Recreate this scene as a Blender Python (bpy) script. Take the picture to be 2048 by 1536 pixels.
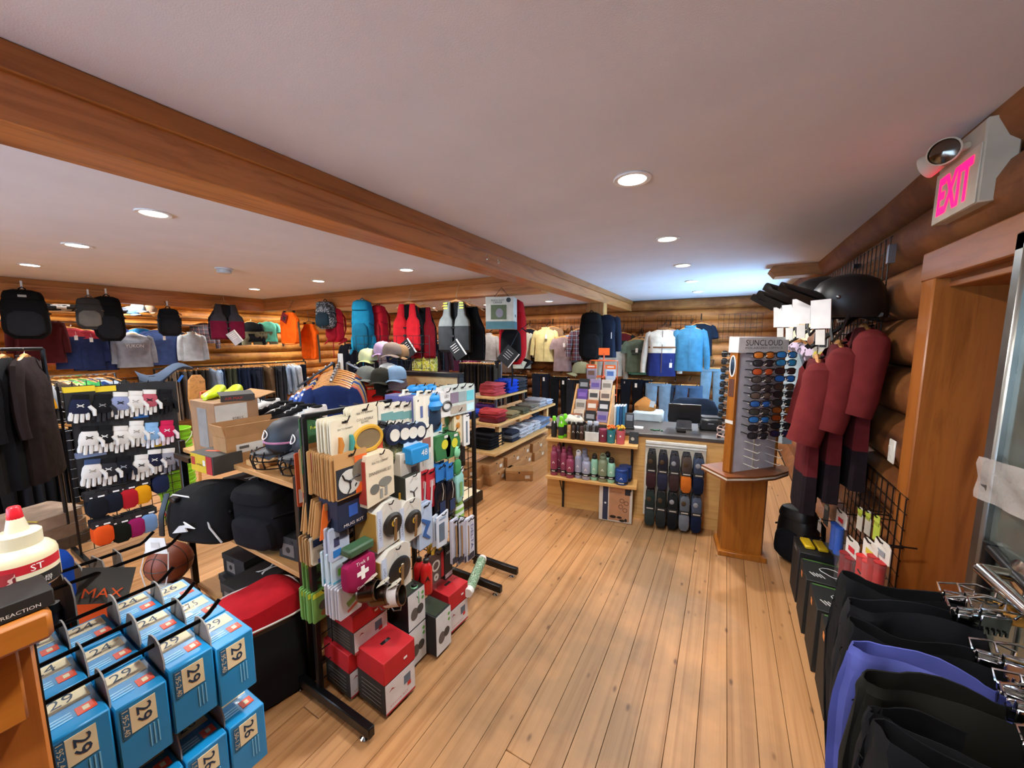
import bpy, math, random
from mathutils import Vector, Matrix, Euler
for o in list(bpy.data.objects): bpy.data.objects.remove(o)
SC = bpy.context.scene
COL = SC.collection
PI = math.pi
rnd = random.Random(7)
# ---------------------------------------------------------------- camera
FPX, CAMH = 748.0, 1.75
PITCH = math.atan2(88, FPX); YAW = math.atan2(429, math.hypot(FPX, 88))
cam = bpy.data.cameras.new('camera'); cam.sensor_width = 36.0; cam.lens = FPX / 2048 * 36.0
cam.clip_start = 0.02
camo = bpy.data.objects.new('camera', cam); COL.objects.link(camo)
camo.location = (0, 0, CAMH); camo.rotation_euler = (PI/2 - PITCH, 0, YAW)
SC.camera = camo
# ---------------------------------------------------------------- world: daylight outside the window
W = bpy.data.worlds.new('sky'); SC.world = W; W.use_nodes = True
_bg = W.node_tree.nodes['Background']; _bg.inputs[0].default_value = (0.30, 0.62, 1.0, 1); _bg.inputs[1].default_value = 6.0
# ---------------------------------------------------------------- exposure
vs = SC.view_settings
vs.view_transform = 'Standard'; vs.look = 'None'; vs.gamma = 1.0; vs.use_curve_mapping = False
vs.exposure = 0.32
LAMP_W, LAMP_COL = 19.5, (1.0, 0.98, 0.955)
cy = SC.cycles; cy.use_light_tree = False; cy.max_bounces = 5; cy.diffuse_bounces = 3; cy.glossy_bounces = 2; cy.transmission_bounces = 2; cy.transparent_max_bounces = 6; cy.caustics_reflective = False; cy.caustics_refractive = False
# window daylight, outside the pane in the far part of the side wall
def area(name, loc, rot, sx, sy, w, col, shape='RECTANGLE', parent=None):
    l = bpy.data.lights.new(name, 'AREA'); l.shape = shape; l.size = sx
    if shape == 'RECTANGLE': l.size_y = sy
    l.energy = w; l.color = col
    o = bpy.data.objects.new(name, l); COL.objects.link(o); o.location = loc; o.rotation_euler = rot
    if parent: o.parent = parent
    return o
area('window_daylight', (1.35, 6.3, 1.5), (0, PI/2 + 0.30, 0), 1.3, 1.8, 200, (0.30, 0.62, 1.0))
area('shop_window_daylight', (-2.6, -3.05, 1.35), (PI/2 + 0.38, 0, 0), 4.2, 1.4, 62, (0.90, 0.92, 1.0))
# ---------------------------------------------------------------- pixel rays of the calibrated camera -> points in the room
_fw = Vector((-math.sin(YAW)*math.cos(PITCH), math.cos(YAW)*math.cos(PITCH), -math.sin(PITCH)))
_rt = Vector((math.cos(YAW), math.sin(YAW), 0)); _up = _rt.cross(_fw); _C = Vector((0, 0, CAMH))
def ray(x, y): return _fw*FPX + _rt*(x-1024) + _up*(768-y)
def onZ(x, y, z): r = ray(x, y); return _C + r*((z-CAMH)/r.z)
def onX(x, y, v): r = ray(x, y); return _C + r*(v/r.x)
def onY(x, y, v): r = ray(x, y); return _C + r*(v/r.y)
# ---------------------------------------------------------------- materials
def lin(h):
    h = h.lstrip('#'); return tuple(((c/12.92) if c <= 0.04045 else ((c+0.055)/1.055)**2.4) for c in (int(h[i:i+2], 16)/255 for i in (0, 2, 4)))
_M = {}
def mat(col, kind='plain', rough=None, metal=0.0, col2=None, scale=1.0):
    key = (col, kind, rough, metal, col2, scale)
    if key in _M: return _M[key]
    m = bpy.data.materials.new(kind + '_' + col.strip('#')); m.use_nodes = True
    nt = m.node_tree; N = nt.nodes; L = nt.links; b = N['Principled BSDF']
    c = lin(col); c2 = lin(col2) if col2 else None
    R = {'plain': .5, 'fabric': .9, 'wood': .45, 'gloss': .2, 'metal': .25, 'paper': .65, 'rubber': .6}.get(kind, .7)
    b.inputs['Roughness'].default_value = rough if rough is not None else R
    b.inputs['Metallic'].default_value = 1.0 if kind == 'metal' else metal
    tc = N.new('ShaderNodeTexCoord')
    def noise(sc, det=2.0, vec=None, rg=.5):
        n = N.new('ShaderNodeTexNoise'); n.inputs['Scale'].default_value = sc; n.inputs['Detail'].default_value = det; n.inputs['Roughness'].default_value = rg
        L.new(vec or tc.outputs['Object'], n.inputs['Vector']); return n
    def ramp(src, stops, interp='LINEAR'):
        r = N.new('ShaderNodeValToRGB'); r.color_ramp.interpolation = interp
        e = r.color_ramp.elements
        while len(e) < len(stops): e.new(0.5)
        for el, (p, cc) in zip(e, stops): el.position = p; el.color = (*cc, 1)
        L.new(src, r.inputs[0]); return r
    def mapping(sx, sy, sz):
        mp = N.new('ShaderNodeMapping'); mp.inputs['Scale'].default_value = (sx, sy, sz); L.new(tc.outputs['Object'], mp.inputs[0]); return mp.outputs[0]
    def bump(src, st, d=.002):
        bp = N.new('ShaderNodeBump'); bp.inputs['Strength'].default_value = st; bp.inputs['Distance'].default_value = d
        L.new(src, bp.inputs['Height']); L.new(bp.outputs[0], b.inputs['Normal'])
    dk = lambda k: tuple(x*k for x in c)
    if kind in ('plain', 'gloss', 'paper', 'rubber', 'metal'):
        n = noise(14*scale, 1); r = ramp(n.outputs[0], [(.3, dk(.9)), (.7, tuple(min(1, x*1.06) for x in c))]); L.new(r.outputs[0], b.inputs['Base Color'])
        if kind == 'rubber': bump(n.outputs[0], .15)
    elif kind == 'fabric':
        n = noise(9*scale, 2); r = ramp(n.outputs[0], [(.3, dk(.82)), (.72, tuple(min(1, x*1.12) for x in c))]); L.new(r.outputs[0], b.inputs['Base Color'])
        bump(n.outputs[0], .5, .02)
        b.inputs['Specular IOR Level'].default_value = .15
    elif kind == 'heather':
        n = noise(120*scale, 2); r = ramp(n.outputs[0], [(.35, dk(.7)), (.65, c2 or tuple(min(1, x*1.35) for x in c))]); L.new(r.outputs[0], b.inputs['Base Color'])
        bump(noise(60, 2).outputs[0], .3, .003)
    elif kind == 'blotch':   # camouflage and prints: two cloth colours with hard edges
        n = noise(scale*9, 2); r = ramp(n.outputs[0], [(0, c), (.5, c2), (.58, dk(.5))], 'CONSTANT'); L.new(r.outputs[0], b.inputs['Base Color'])
    elif kind == 'floral':
        v = N.new('ShaderNodeTexVoronoi'); v.inputs['Scale'].default_value = 16*scale; L.new(tc.outputs['Object'], v.inputs['Vector'])
        r = ramp(v.outputs['Distance'], [(0, c2), (.34, c)], 'CONSTANT'); L.new(r.outputs[0], b.inputs['Base Color'])
    elif kind == 'plaid':
        sep = N.new('ShaderNodeSeparateXYZ'); L.new(tc.outputs['Object'], sep.inputs[0])
        def stripes(out):
            mu = N.new('ShaderNodeMath'); mu.operation = 'MULTIPLY'; mu.inputs[1].default_value = 11*scale; L.new(out, mu.inputs[0])
            fr = N.new('ShaderNodeMath'); fr.operation = 'FRACT'; L.new(mu.outputs[0], fr.inputs[0])
            return ramp(fr.outputs[0], [(0, c), (.5, c2), (.78, (.75, .72, .68)), (.84, dk(.4))], 'CONSTANT')
        mx = N.new('ShaderNodeMixRGB'); mx.inputs[0].default_value = .5
        L.new(stripes(sep.outputs[0]).outputs[0], mx.inputs[1]); L.new(stripes(sep.outputs[2]).outputs[0], mx.inputs[2]); L.new(mx.outputs[0], b.inputs['Base Color'])
    elif kind == 'stripe':
        sep = N.new('ShaderNodeSeparateXYZ'); L.new(tc.outputs['Object'], sep.inputs[0])
        mu = N.new('ShaderNodeMath'); mu.operation = 'MULTIPLY'; mu.inputs[1].default_value = scale; L.new(sep.outputs[2], mu.inputs[0])
        fr = N.new('ShaderNodeMath'); fr.operation = 'FRACT'; L.new(mu.outputs[0], fr.inputs[0])
        r = ramp(fr.outputs[0], [(0, c), (.5, c2)], 'CONSTANT'); L.new(r.outputs[0], b.inputs['Base Color'])
    elif kind in ('wood', 'woodx', 'woodz', 'floor', 'log', 'logx'):
        ax = {'wood': (14, 1.1, 14), 'floor': (14, .9, 14), 'log': (7, .8, 7), 'woodx': (1.1, 14, 14), 'logx': (.8, 7, 7), 'woodz': (14, 14, 1.1)}[kind]
        inf = N.new('ShaderNodeObjectInfo')
        mv = mapping(*(a*scale for a in ax))
        va = N.new('ShaderNodeVectorMath'); va.operation = 'ADD'; L.new(mv, va.inputs[0])
        sc_ = N.new('ShaderNodeVectorMath'); sc_.operation = 'SCALE'; sc_.inputs['Scale'].default_value = 37.0
        cb = N.new('ShaderNodeCombineXYZ'); 
        for i in range(3): L.new(inf.outputs['Random'], cb.inputs[i])
        L.new(cb.outputs[0], sc_.inputs[0]); L.new(sc_.outputs[0], va.inputs[1])
        n = noise(1.0, 5, va.outputs[0], .62); n.inputs['Distortion'].default_value = 1.6
        cc2 = c2 or dk(.5)
        r = ramp(n.outputs[0], [(.28, cc2), (.5, c), (.75, tuple(min(1, x*1.18) for x in c))])
        n4 = noise(4.0, 4, va.outputs[0], .7)
        if kind in ('floor', 'log', 'logx'):
            v = N.new('ShaderNodeTexVoronoi'); v.inputs['Scale'].default_value = 1.0 if kind == 'floor' else .5; geo = N.new('ShaderNodeNewGeometry')
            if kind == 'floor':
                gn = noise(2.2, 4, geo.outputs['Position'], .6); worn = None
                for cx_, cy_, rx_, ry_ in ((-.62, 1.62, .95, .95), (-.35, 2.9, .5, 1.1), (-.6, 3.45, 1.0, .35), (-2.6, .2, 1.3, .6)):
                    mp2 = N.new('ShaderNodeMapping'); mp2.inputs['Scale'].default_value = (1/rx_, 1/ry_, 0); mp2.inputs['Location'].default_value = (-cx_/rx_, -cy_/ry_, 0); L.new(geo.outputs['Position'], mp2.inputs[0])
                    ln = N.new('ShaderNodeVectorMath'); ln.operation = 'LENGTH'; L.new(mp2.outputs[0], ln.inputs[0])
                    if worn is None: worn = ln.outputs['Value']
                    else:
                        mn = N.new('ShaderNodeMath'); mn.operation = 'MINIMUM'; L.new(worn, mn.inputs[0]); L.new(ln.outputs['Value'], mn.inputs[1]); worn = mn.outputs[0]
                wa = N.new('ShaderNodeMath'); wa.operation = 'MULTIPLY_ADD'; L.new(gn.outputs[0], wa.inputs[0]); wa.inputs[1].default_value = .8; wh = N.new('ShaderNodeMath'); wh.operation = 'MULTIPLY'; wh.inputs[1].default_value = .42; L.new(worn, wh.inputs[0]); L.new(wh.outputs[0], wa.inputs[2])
                kv = N.new('ShaderNodeMapping'); kv.inputs['Scale'].default_value = (11, 4.5, 1); L.new(geo.outputs['Position'], kv.inputs[0]); L.new(kv.outputs[0], v.inputs['Vector'])
            else: L.new(va.outputs[0], v.inputs['Vector'])
            kr = ramp(v.outputs['Distance'], [(.04, dk(.35)), (.13, (1, 1, 1))])
            m1 = N.new('ShaderNodeMixRGB'); m1.blend_type = 'MULTIPLY'; m1.inputs[0].default_value = .75; L.new(r.outputs[0], m1.inputs[1]); L.new(kr.outputs[0], m1.inputs[2])
            g = noise(.75 if kind == 'floor' else 2.0, 7, geo.outputs['Position'], .68)
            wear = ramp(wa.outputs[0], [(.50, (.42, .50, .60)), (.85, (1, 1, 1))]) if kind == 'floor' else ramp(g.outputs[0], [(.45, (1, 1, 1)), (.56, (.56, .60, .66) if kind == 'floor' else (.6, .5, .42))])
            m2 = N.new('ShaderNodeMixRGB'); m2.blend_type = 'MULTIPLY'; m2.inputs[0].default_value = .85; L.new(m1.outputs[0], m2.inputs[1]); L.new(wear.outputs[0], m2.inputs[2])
            hs = N.new('ShaderNodeHueSaturation'); mr = N.new('ShaderNodeMapRange'); mr.inputs['To Min'].default_value = .92; mr.inputs['To Max'].default_value = 1.07
            L.new(inf.outputs['Random'], mr.inputs[0]); L.new(mr.outputs[0], hs.inputs['Value']); L.new(m2.outputs[0], hs.inputs['Color']); L.new(hs.outputs[0], b.inputs['Base Color'])
        else:
            L.new(r.outputs[0], b.inputs['Base Color'])
        bump(n4.outputs[0], .12, .003)
    elif kind == 'emit':
        b.inputs['Base Color'].default_value = (*c, 1); b.inputs['Emission Color'].default_value = (*c, 1); b.inputs['Emission Strength'].default_value = scale; m.cycles.emission_sampling = 'NONE' if scale > 5 else 'AUTO'
    elif kind == 'glass':
        b.inputs['Base Color'].default_value = (*c, 1); b.inputs['Roughness'].default_value = rough or .06; b.inputs['Alpha'].default_value = scale
    elif kind == 'plaster':
        n = noise(220, 3); n2 = noise(3, 3); r = ramp(n2.outputs[0], [(.3, dk(.94)), (.7, c)]); L.new(r.outputs[0], b.inputs['Base Color']); bump(n.outputs[0], .25, .002)
    _M[key] = m
    return m
# ---------------------------------------------------------------- mesh builder
class MB:
    def __init__(s): s.v = []; s.f = []; s.m = []; s.T = None
    def add(s, vs, fs, mi=0):
        o = len(s.v)
        s.v += [tuple(s.T @ Vector(p)) for p in vs] if s.T is not None else [tuple(p) for p in vs]
        s.f += [tuple(i+o for i in f) for f in fs]; s.m += [mi]*len(fs); return s
    def convex(s, vs, fs, mi=0):
        c = sum((Vector(p) for p in vs), Vector())/len(vs); out = []
        for f in fs:
            a = [Vector(vs[i]) for i in f]; n = (a[1]-a[0]).cross(a[2]-a[1]); fc = sum(a, Vector())/len(a)
            out.append(tuple(f) if n.dot(fc-c) >= 0 else tuple(reversed(f)))
        return s.add(vs, out, mi)
    def box(s, c, d, mi=0, b=0.0, rot=None):
        hx, hy, hz = d[0]/2, d[1]/2, d[2]/2
        if b <= 0:
            vs = [(x*hx, y*hy, z*hz) for x in (-1, 1) for y in (-1, 1) for z in (-1, 1)]
            fs = [(0, 1, 3, 2), (4, 6, 7, 5), (0, 4, 5, 1), (2, 3, 7, 6), (0, 2, 6, 4), (1, 5, 7, 3)]
        else:
            b = min(b, hx*.95, hy*.95, hz*.95); vs = []; ix = {}
            for x in (-1, 1):
                for y in (-1, 1):
                    for z in (-1, 1):
                        for k in range(3):
                            ix[x, y, z, k] = len(vs)
                            vs.append((x*(hx-(b if k != 0 else 0)), y*(hy-(b if k != 1 else 0)), z*(hz-(b if k != 2 else 0))))
            fs = []
            for k in range(3):
                i, j = [(1, 2), (0, 2), (0, 1)][k]
                for sg in (-1, 1):
                    q = []
                    for a, bb in ((-1, -1), (1, -1), (1, 1), (-1, 1)):
                        t = [0, 0, 0]; t[k] = sg; t[i] = a; t[j] = bb; q.append(ix[t[0], t[1], t[2], k])
                    fs.append(q)
            for k in range(3):
                i, j = [(1, 2), (0, 2), (0, 1)][k]
                for a in (-1, 1):
                    for bb in (-1, 1):
                        q = []
                        for sg, kk in ((-1, i), (1, i), (1, j), (-1, j)):
                            t = [0, 0, 0]; t[k] = sg; t[i] = a; t[j] = bb; q.append(ix[t[0], t[1], t[2], kk])
                        fs.append(q)
            for x in (-1, 1):
                for y in (-1, 1):
                    for z in (-1, 1): fs.append([ix[x, y, z, k] for k in range(3)])
        M_ = Matrix.Translation(c) @ (Euler(rot).to_matrix().to_4x4() if rot else Matrix())
        return s.convex([tuple(M_ @ Vector(p)) for p in vs], fs, mi)
    def loft(s, rings, mi=0, cap=(True, True), closed=True):
        n = len(rings[0]); vs = [p for r in rings for p in r]; fs = []
        for i in range(len(rings)-1):
            for j in range(n if closed else n-1):
                a, b = i*n+j, i*n+(j+1) % n; fs.append((a, b, b+n, a+n))
        if cap[0]: fs.append(tuple(reversed(range(n))))
        if cap[1]: fs.append(tuple(range((len(rings)-1)*n, len(rings)*n)))
        if isinstance(mi, list):
            o = len(s.v); s.add(vs, fs, 0); k = len(s.m)-len(fs); m_ = n if closed else n-1
            for i in range(len(rings)-1):
                for j in range(m_): s.m[k+i*m_+j] = mi[i]
            return s
        return s.add(vs, fs, mi)
    def tube(s, pts, r, n=6, mi=0, cap=True, flat=1.0, nrm=None):
        P = [Vector(p) for p in pts]; R = r if isinstance(r, (list, tuple)) else [r]*len(P); rings = []
        u = None
        for i, p in enumerate(P):
            t = (P[min(i+1, len(P)-1)]-P[max(i-1, 0)]).normalized()
            if u is None:
                a = Vector(nrm) if nrm else (Vector((0, 0, 1)) if abs(t.z) < .9 else Vector((1, 0, 0)))
                u = (a - t*a.dot(t)).normalized()
            else: u = (u - t*u.dot(t)).normalized()
            w = t.cross(u)
            rings.append([tuple(p + (u*math.cos(q)*flat + w*math.sin(q))*R[i]) for q in (2*PI*k/n for k in range(n))])
        return s.loft(rings, mi, (cap, cap))
    def lathe(s, prof, n=16, mi=0, c=(0, 0, 0), cap=(True, True)):
        return s.loft([[(c[0]+r*math.cos(2*PI*k/n), c[1]+r*math.sin(2*PI*k/n), c[2]+z) for k in range(n)] for r, z in prof], mi, cap)
    def prism(s, poly, y0, y1, mi=0, ax='y'):   # outline in x,z pushed along y (or in x,y along z)
        n = len(poly)
        if ax == 'y': vs = [(x, y0, z) for x, z in poly]+[(x, y1, z) for x, z in poly]
        elif ax == 'z': vs = [(x, y, y0) for x, y in poly]+[(x, y, y1) for x, y in poly]
        else: vs = [(y0, x, z) for x, z in poly]+[(y1, x, z) for x, z in poly]
        ar = sum(poly[i][0]*poly[(i+1) % n][1]-poly[(i+1) % n][0]*poly[i][1] for i in range(n))
        fs = [tuple(range(n)), tuple(range(2*n-1, n-1, -1))]+[(i, i+n, (i+1) % n+n, (i+1) % n) for i in range(n)]
        flip = (ar < 0) ^ (y1 < y0) ^ (ax in ('x', 'z'))
        if flip: fs = [tuple(reversed(f)) for f in fs]
        return s.add(vs, fs, mi)
    def grid(s, fn, nu, nv, mi=0):
        vs = [fn(i/nu, j/nv) for i in range(nu+1) for j in range(nv+1)]
        return s.add(vs, [(i*(nv+1)+j, (i+1)*(nv+1)+j, (i+1)*(nv+1)+j+1, i*(nv+1)+j+1) for i in range(nu) for j in range(nv)], mi)
    def ball(s, c, r, n=12, m=8, mi=0):
        c = Vector(c); r = r if isinstance(r, (tuple, list)) else (r, r, r)
        rings = [[tuple(c+Vector((r[0]*math.sin(a)*math.cos(2*PI*k/n), r[1]*math.sin(a)*math.sin(2*PI*k/n), -r[2]*math.cos(a)))) for k in range(n)] for a in (PI*(i+.02)/(m+.04)*1.0 for i in range(m+1))]
        return s.loft(rings, mi)
    def mesh(s, name, smooth=True):
        me = bpy.data.meshes.new(name); me.from_pydata(s.v, [], s.f)
        nm = max(s.m)+1 if s.m else 1
        for _ in range(nm): me.materials.append(None)
        me.polygons.foreach_set('material_index', s.m)
        if smooth: me.polygons.foreach_set('use_smooth', [True]*len(s.f))
        me.update()
        if smooth:
            try: me.set_sharp_from_angle(angle=math.radians(38))
            except Exception: pass
        return me
_ME = {}
def part(name, src, mats, parent=None, loc=(0, 0, 0), rot=(0, 0, 0), smooth=True, label=None, key=None, scale=None):
    if key is not None and key in _ME: me = _ME[key]
    else:
        if callable(src): src = src()
        me = src.mesh(name, smooth) if isinstance(src, MB) else src
        if key is not None: _ME[key] = me
    o = bpy.data.objects.new(name, me); COL.objects.link(o)
    mats = mats if isinstance(mats, (list, tuple)) else [mats]
    for i, sl in enumerate(o.material_slots):
        sl.link = 'OBJECT'; sl.material = mats[min(i, len(mats)-1)]
    o.parent = parent; o.location = loc; o.rotation_euler = rot
    if scale: o.scale = scale if isinstance(scale, (tuple, list)) else (scale,)*3
    if label: o['label'] = label
    return o
def thing(name, label, cat, loc=(0, 0, 0), rot=0.0, group=None, scale=None):
    o = bpy.data.objects.new(name, None); COL.objects.link(o); o.empty_display_size = .05
    o.location = loc; o.rotation_euler = rot if isinstance(rot, (tuple, list)) else (0, 0, rot)
    if scale: o.scale = (scale,)*3
    return tag(o, label, cat, group)
def tag(o, label=None, cat=None, group=None, kind=None):
    if label: o['label'] = label
    if cat: o['category'] = cat
    if group: o['group'] = group
    if kind: o['kind'] = kind
    return o
def dup(root, loc=None, rot=None, label=None, group=None):
    def cp(o, par):
        c = o.copy(); COL.objects.link(c); c.parent = par
        for ch in kids.get(o.name, ()): cp(ch, c)
        return c
    kids = {}
    for ch in root.children_recursive: kids.setdefault(ch.parent.name, []).append(ch)
    r = cp(root, None)
    if loc is not None: r.location = loc
    if rot is not None: r.rotation_euler = rot if isinstance(rot, (tuple, list)) else (0, 0, rot)
    if label: r['label'] = label
    if group: r['group'] = group
    return r
_TX = {}
def text(body, w, m, parent, loc, rot=(0, 0, 0), h=None, name='lettering', bold=0.0, align='C'):
    """flat print: letters w wide (h high when given), lying in local x,z and facing -y before rot"""
    k = (body, bold)
    if k not in _TX:
        cu = bpy.data.curves.new('t', 'FONT'); cu.body = body; cu.size = 1; cu.resolution_u = 2; cu.offset = bold; cu.space_line = .9
        cu.align_x = 'CENTER'
        ob = bpy.data.objects.new('t', cu); COL.objects.link(ob); dg = bpy.context.evaluated_depsgraph_get()
        me = bpy.data.meshes.new_from_object(ob.evaluated_get(dg)); bpy.data.objects.remove(ob)
        xs = [v.co.x for v in me.vertices]; ys = [v.co.y for v in me.vertices]
        cx, cy = (min(xs)+max(xs))/2, (min(ys)+max(ys))/2; W_, H_ = max(xs)-min(xs), max(ys)-min(ys)
        for v in me.vertices: v.co = ((v.co.x-cx)/W_, 0, (v.co.y-cy)/H_)
        me.materials.clear(); me.materials.append(None); me.update(); _TX[k] = (me, W_/H_)
    me, asp = _TX[k]
    o = part(name, me, m, parent, loc, rot); o.scale = (w, 1, h if h else w/asp)
    return o
ORD = 'first second third fourth fifth sixth seventh eighth ninth tenth eleventh twelfth thirteenth fourteenth fifteenth sixteenth seventeenth eighteenth nineteenth twentieth'.split()
ORD += ['twenty-'+x for x in ORD[:9]]+['thirtieth']+['thirty-'+x for x in ORD[:9]]+['fortieth']+['forty-'+x for x in ORD[:9]]+['fiftieth']
BLACK = mat('#0d0d0f', 'plain', .45); BLKM = mat('#101012', 'plain', .35, .3); CHROME = mat('#d8d8d8', 'metal', .12); STEEL = mat('#8b8d90', 'metal', .35)
WHITE = mat('#eceae6', 'paper'); CARD = mat('#a87c4e', 'paper', .8); OAK = mat('#cf9f66', 'wood', .45, col2='#b98650'); HANGW = mat('#c58a4a', 'wood', .4)
FACE_X = PI/2    # local front (-y) turned to face +x
# ================================================================ room shell
ZC = 2.55; XR = 0.84; YB = 8.07; XL = -9.3; YN = -2.6
def struct(o, **k): return tag(o, kind='structure', **k)
fl = thing('floor', 'worn knotty pine plank floor with dark gaps between the boards', 'floor'); fl['kind'] = 'structure'
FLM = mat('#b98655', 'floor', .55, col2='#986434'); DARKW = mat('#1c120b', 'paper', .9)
part('subfloor', MB().box(((XR+XL)/2, (YB+YN)/2, -.03), (XR-XL+.6, YB-YN+.6, .04)), DARKW, fl)
PW = .118; x = .104 + PW*6; row = 0; near = 0; far = MB()
rp = random.Random(3)
while x > XL:
    x0 = x-PW; y = YN + rp.uniform(-2.0, 0.0); 
    while y < YB:
        ln = rp.uniform(3.2, 5.2); y1 = min(y+ln, YB); ya = max(y, YN)
        if y1 > ya+.1:
            if x > -5.2 and y1 > .3 and near < 290:
                near += 1
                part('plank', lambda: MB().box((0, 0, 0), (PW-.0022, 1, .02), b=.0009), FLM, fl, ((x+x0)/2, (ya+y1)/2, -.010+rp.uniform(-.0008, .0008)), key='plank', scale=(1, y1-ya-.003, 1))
            else: far.box(((x+x0)/2, (ya+y1)/2, -.010), (PW-.0035, y1-ya-.003, .02))
        y = y1
    x = x0; row += 1
o = part('far_planks', far, FLM, fl); o['kind'] = 'stuff'
CEILM = mat('#e4e5ea', 'plaster', .85)
struct(part('ceiling', MB().box(((XR+XL)/2, (YB+YN)/2, ZC+.05), (XR-XL+.8, YB-YN+.8, .1)), CEILM), label='smooth pale painted ceiling', cat='ceiling')
# beams: box beam with a proud cap board under the ceiling
BEAM = mat('#c07c44', 'wood', .35, col2='#935428'); BEAMX = mat('#c07c44', 'woodx', .35, col2='#935428')
BEAMC = mat('#a8682f', 'wood', .4, col2='#8a4f20'); BEAMCX = mat('#a8682f', 'woodx', .4, col2='#8a4f20')
def beam(name, label, c, d, cap, horiz):
    t = thing(name, label, 'beam'); t['kind'] = 'structure'
    part('face_board', MB().box(c, d, b=.004), BEAMX if horiz else BEAM, t)
    part('cap_board', MB().box(*cap, b=.004), BEAMCX if horiz else BEAMC, t)
    return t
beam('trim_1', 'long stained wooden ceiling beam crossing the shop', (-1.845, (YB+YN)/2, 2.445), (.21, YB-YN, .21), ((-1.845, (YB+YN)/2, 2.51), (.25, YB-YN, .079)), False)
beam('trim_2', 'stained wooden beam the packs and vests hang from', ((-8.15-1.955)/2, 4.23, 2.435), (6.19, .20, .23), ((-8.15/2-1.975/2, 4.23, 2.51), (6.15, .24, .079)), True)
beam('trim_3', 'stained wooden fascia over the far clothes rails', (-8.12, (YN+4.13)/2, 2.43), (.20, 4.13-YN, .24), ((-8.12, (YN+4.11)/2, 2.51), (.24, 4.11-YN, .079)), False)
part('hook_ring', MB().tube([(.02*math.cos(a)*1, 0, .02*math.sin(a)) for a in [i*PI/5 for i in range(-3, 7)]], .003, 5), mat('#c9c2b4', 'metal'), bpy.data.objects['trim_1'], (-1.728, 2.62, 2.42), (0, 0, PI/2))
part('hook_ring', MB().tube([(.02*math.cos(a)*1, 0, .02*math.sin(a)) for a in [i*PI/5 for i in range(-3, 7)]], .003, 5), mat('#c9c2b4', 'metal'), bpy.data.objects['trim_1'], (-1.728, 2.80, 2.42), (0, 0, PI/2))
# log walls
def logwall(name, label, horiz, pos, a0, a1, r=.115, z0=.09, gaps=(), col='#a5672f'):
    t = thing(name, label, 'wall'); t['kind'] = 'structure'
    lm = mat(col, 'logx' if horiz else 'log', .6, col2='#7c4520')
    i = 0; z = z0; rl = random.Random(hash(name) % 99 if False else len(name))
    while z < ZC+.1:
        rr = r+rl.uniform(-.008, .012)
        segs = [(a0, a1)]
        for g0, g1, gz0, gz1 in gaps:
            if gz0 < z+r*.6 and z-r*.6 < gz1: segs = [s for (p, q) in segs for s in ((p, min(q, g0)), (max(p, g1), q)) if s[1]-s[0] > .05]
        for p, q in segs:
            nn = max(2, int((q-p)/.8)); pts = []
            for k in range(nn+1):
                u = p+(q-p)*k/nn; w = rl.uniform(-.006, .006)
                pts.append((u, pos+w, z) if horiz else (pos+w, u, z))
            part('log', MB().tube(pts, [rr+rl.uniform(-.006, .006) for _ in pts], 14), lm, t)
        z += r*1.86
    bk = MB()
    zs = [(0, ZC)]
    for p, q, zz0, zz1 in ([(a0, a1, 0, ZC)] if not gaps else [(a0, gaps[0][0], 0, ZC)]+[(gaps[i][1], gaps[i+1][0], 0, ZC) for i in range(len(gaps)-1)]+[(gaps[-1][1], a1, 0, ZC)]+[(g[0], g[1], g[3], ZC) for g in gaps]+[(g[0], g[1], 0, g[2]) for g in gaps if g[2] > 0]):
        sgn = 1 if pos > -2 else -1
        if horiz: bk.box(((p+q)/2, pos+.06, (zz0+zz1)/2), (q-p, .04, zz1-zz0))
        else: bk.box((pos+.06*sgn, (p+q)/2, (zz0+zz1)/2), (.04, q-p, zz1-zz0))
    part('chinking', bk, mat('#3b2415', 'paper', .9), t)
    return t
DOOR0, DOOR1, DOORZ = 1.54, 2.42, 2.06
WIN = (5.35, 7.35, .95, 2.15)
logwall('wall_right', 'round log wall with the exit door in it', False, XR+.09, YN, YB, r=.145, z0=.12, gaps=((DOOR0, DOOR1, 0, DOORZ), WIN), col='#8a5427')
logwall('wall_back', 'round log wall behind the far clothes', True, YB+.06, XL, XR+.2)
logwall('wall_left', 'golden log wall behind the clothes rails', False, XL-.02, YN, YB, col='#d08a35')
WN0, WN1 = -4.9, -.3
t = thing('wall_near', 'wooden front wall with the shop window', 'wall'); t['kind'] = 'structure'
for c, d in (((XL+WN0)/2-.15, WN0-XL+.3), ((WN1+XR)/2+.15, XR-WN1+.3)): part('wall_panel', MB().box((c, YN-.05, ZC/2), (d, .1, ZC)), mat('#9a6a3a', 'woodx', .6), t)
for z, h in ((.375, .75), (2.4, .32)): part('wall_panel', MB().box(((WN0+WN1)/2, YN-.05, z), (WN1-WN0, .1, h)), mat('#9a6a3a', 'woodx', .6), t)
w = thing('window_2', 'wide front shop window', 'window'); w['kind'] = 'structure'
for x in (WN0+.04, (WN0+WN1)/2, WN1-.04): part('frame_bar', MB().box((x, YN-.05, 1.5), (.08, .12, 1.5)), mat('#a86a34', 'wood', .5), w)
part('pane', MB().box(((WN0+WN1)/2, YN-.05, 1.5), (WN1-WN0, .006, 1.5)), mat('#dfeef8', 'glass', .02, scale=.08), w)
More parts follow.
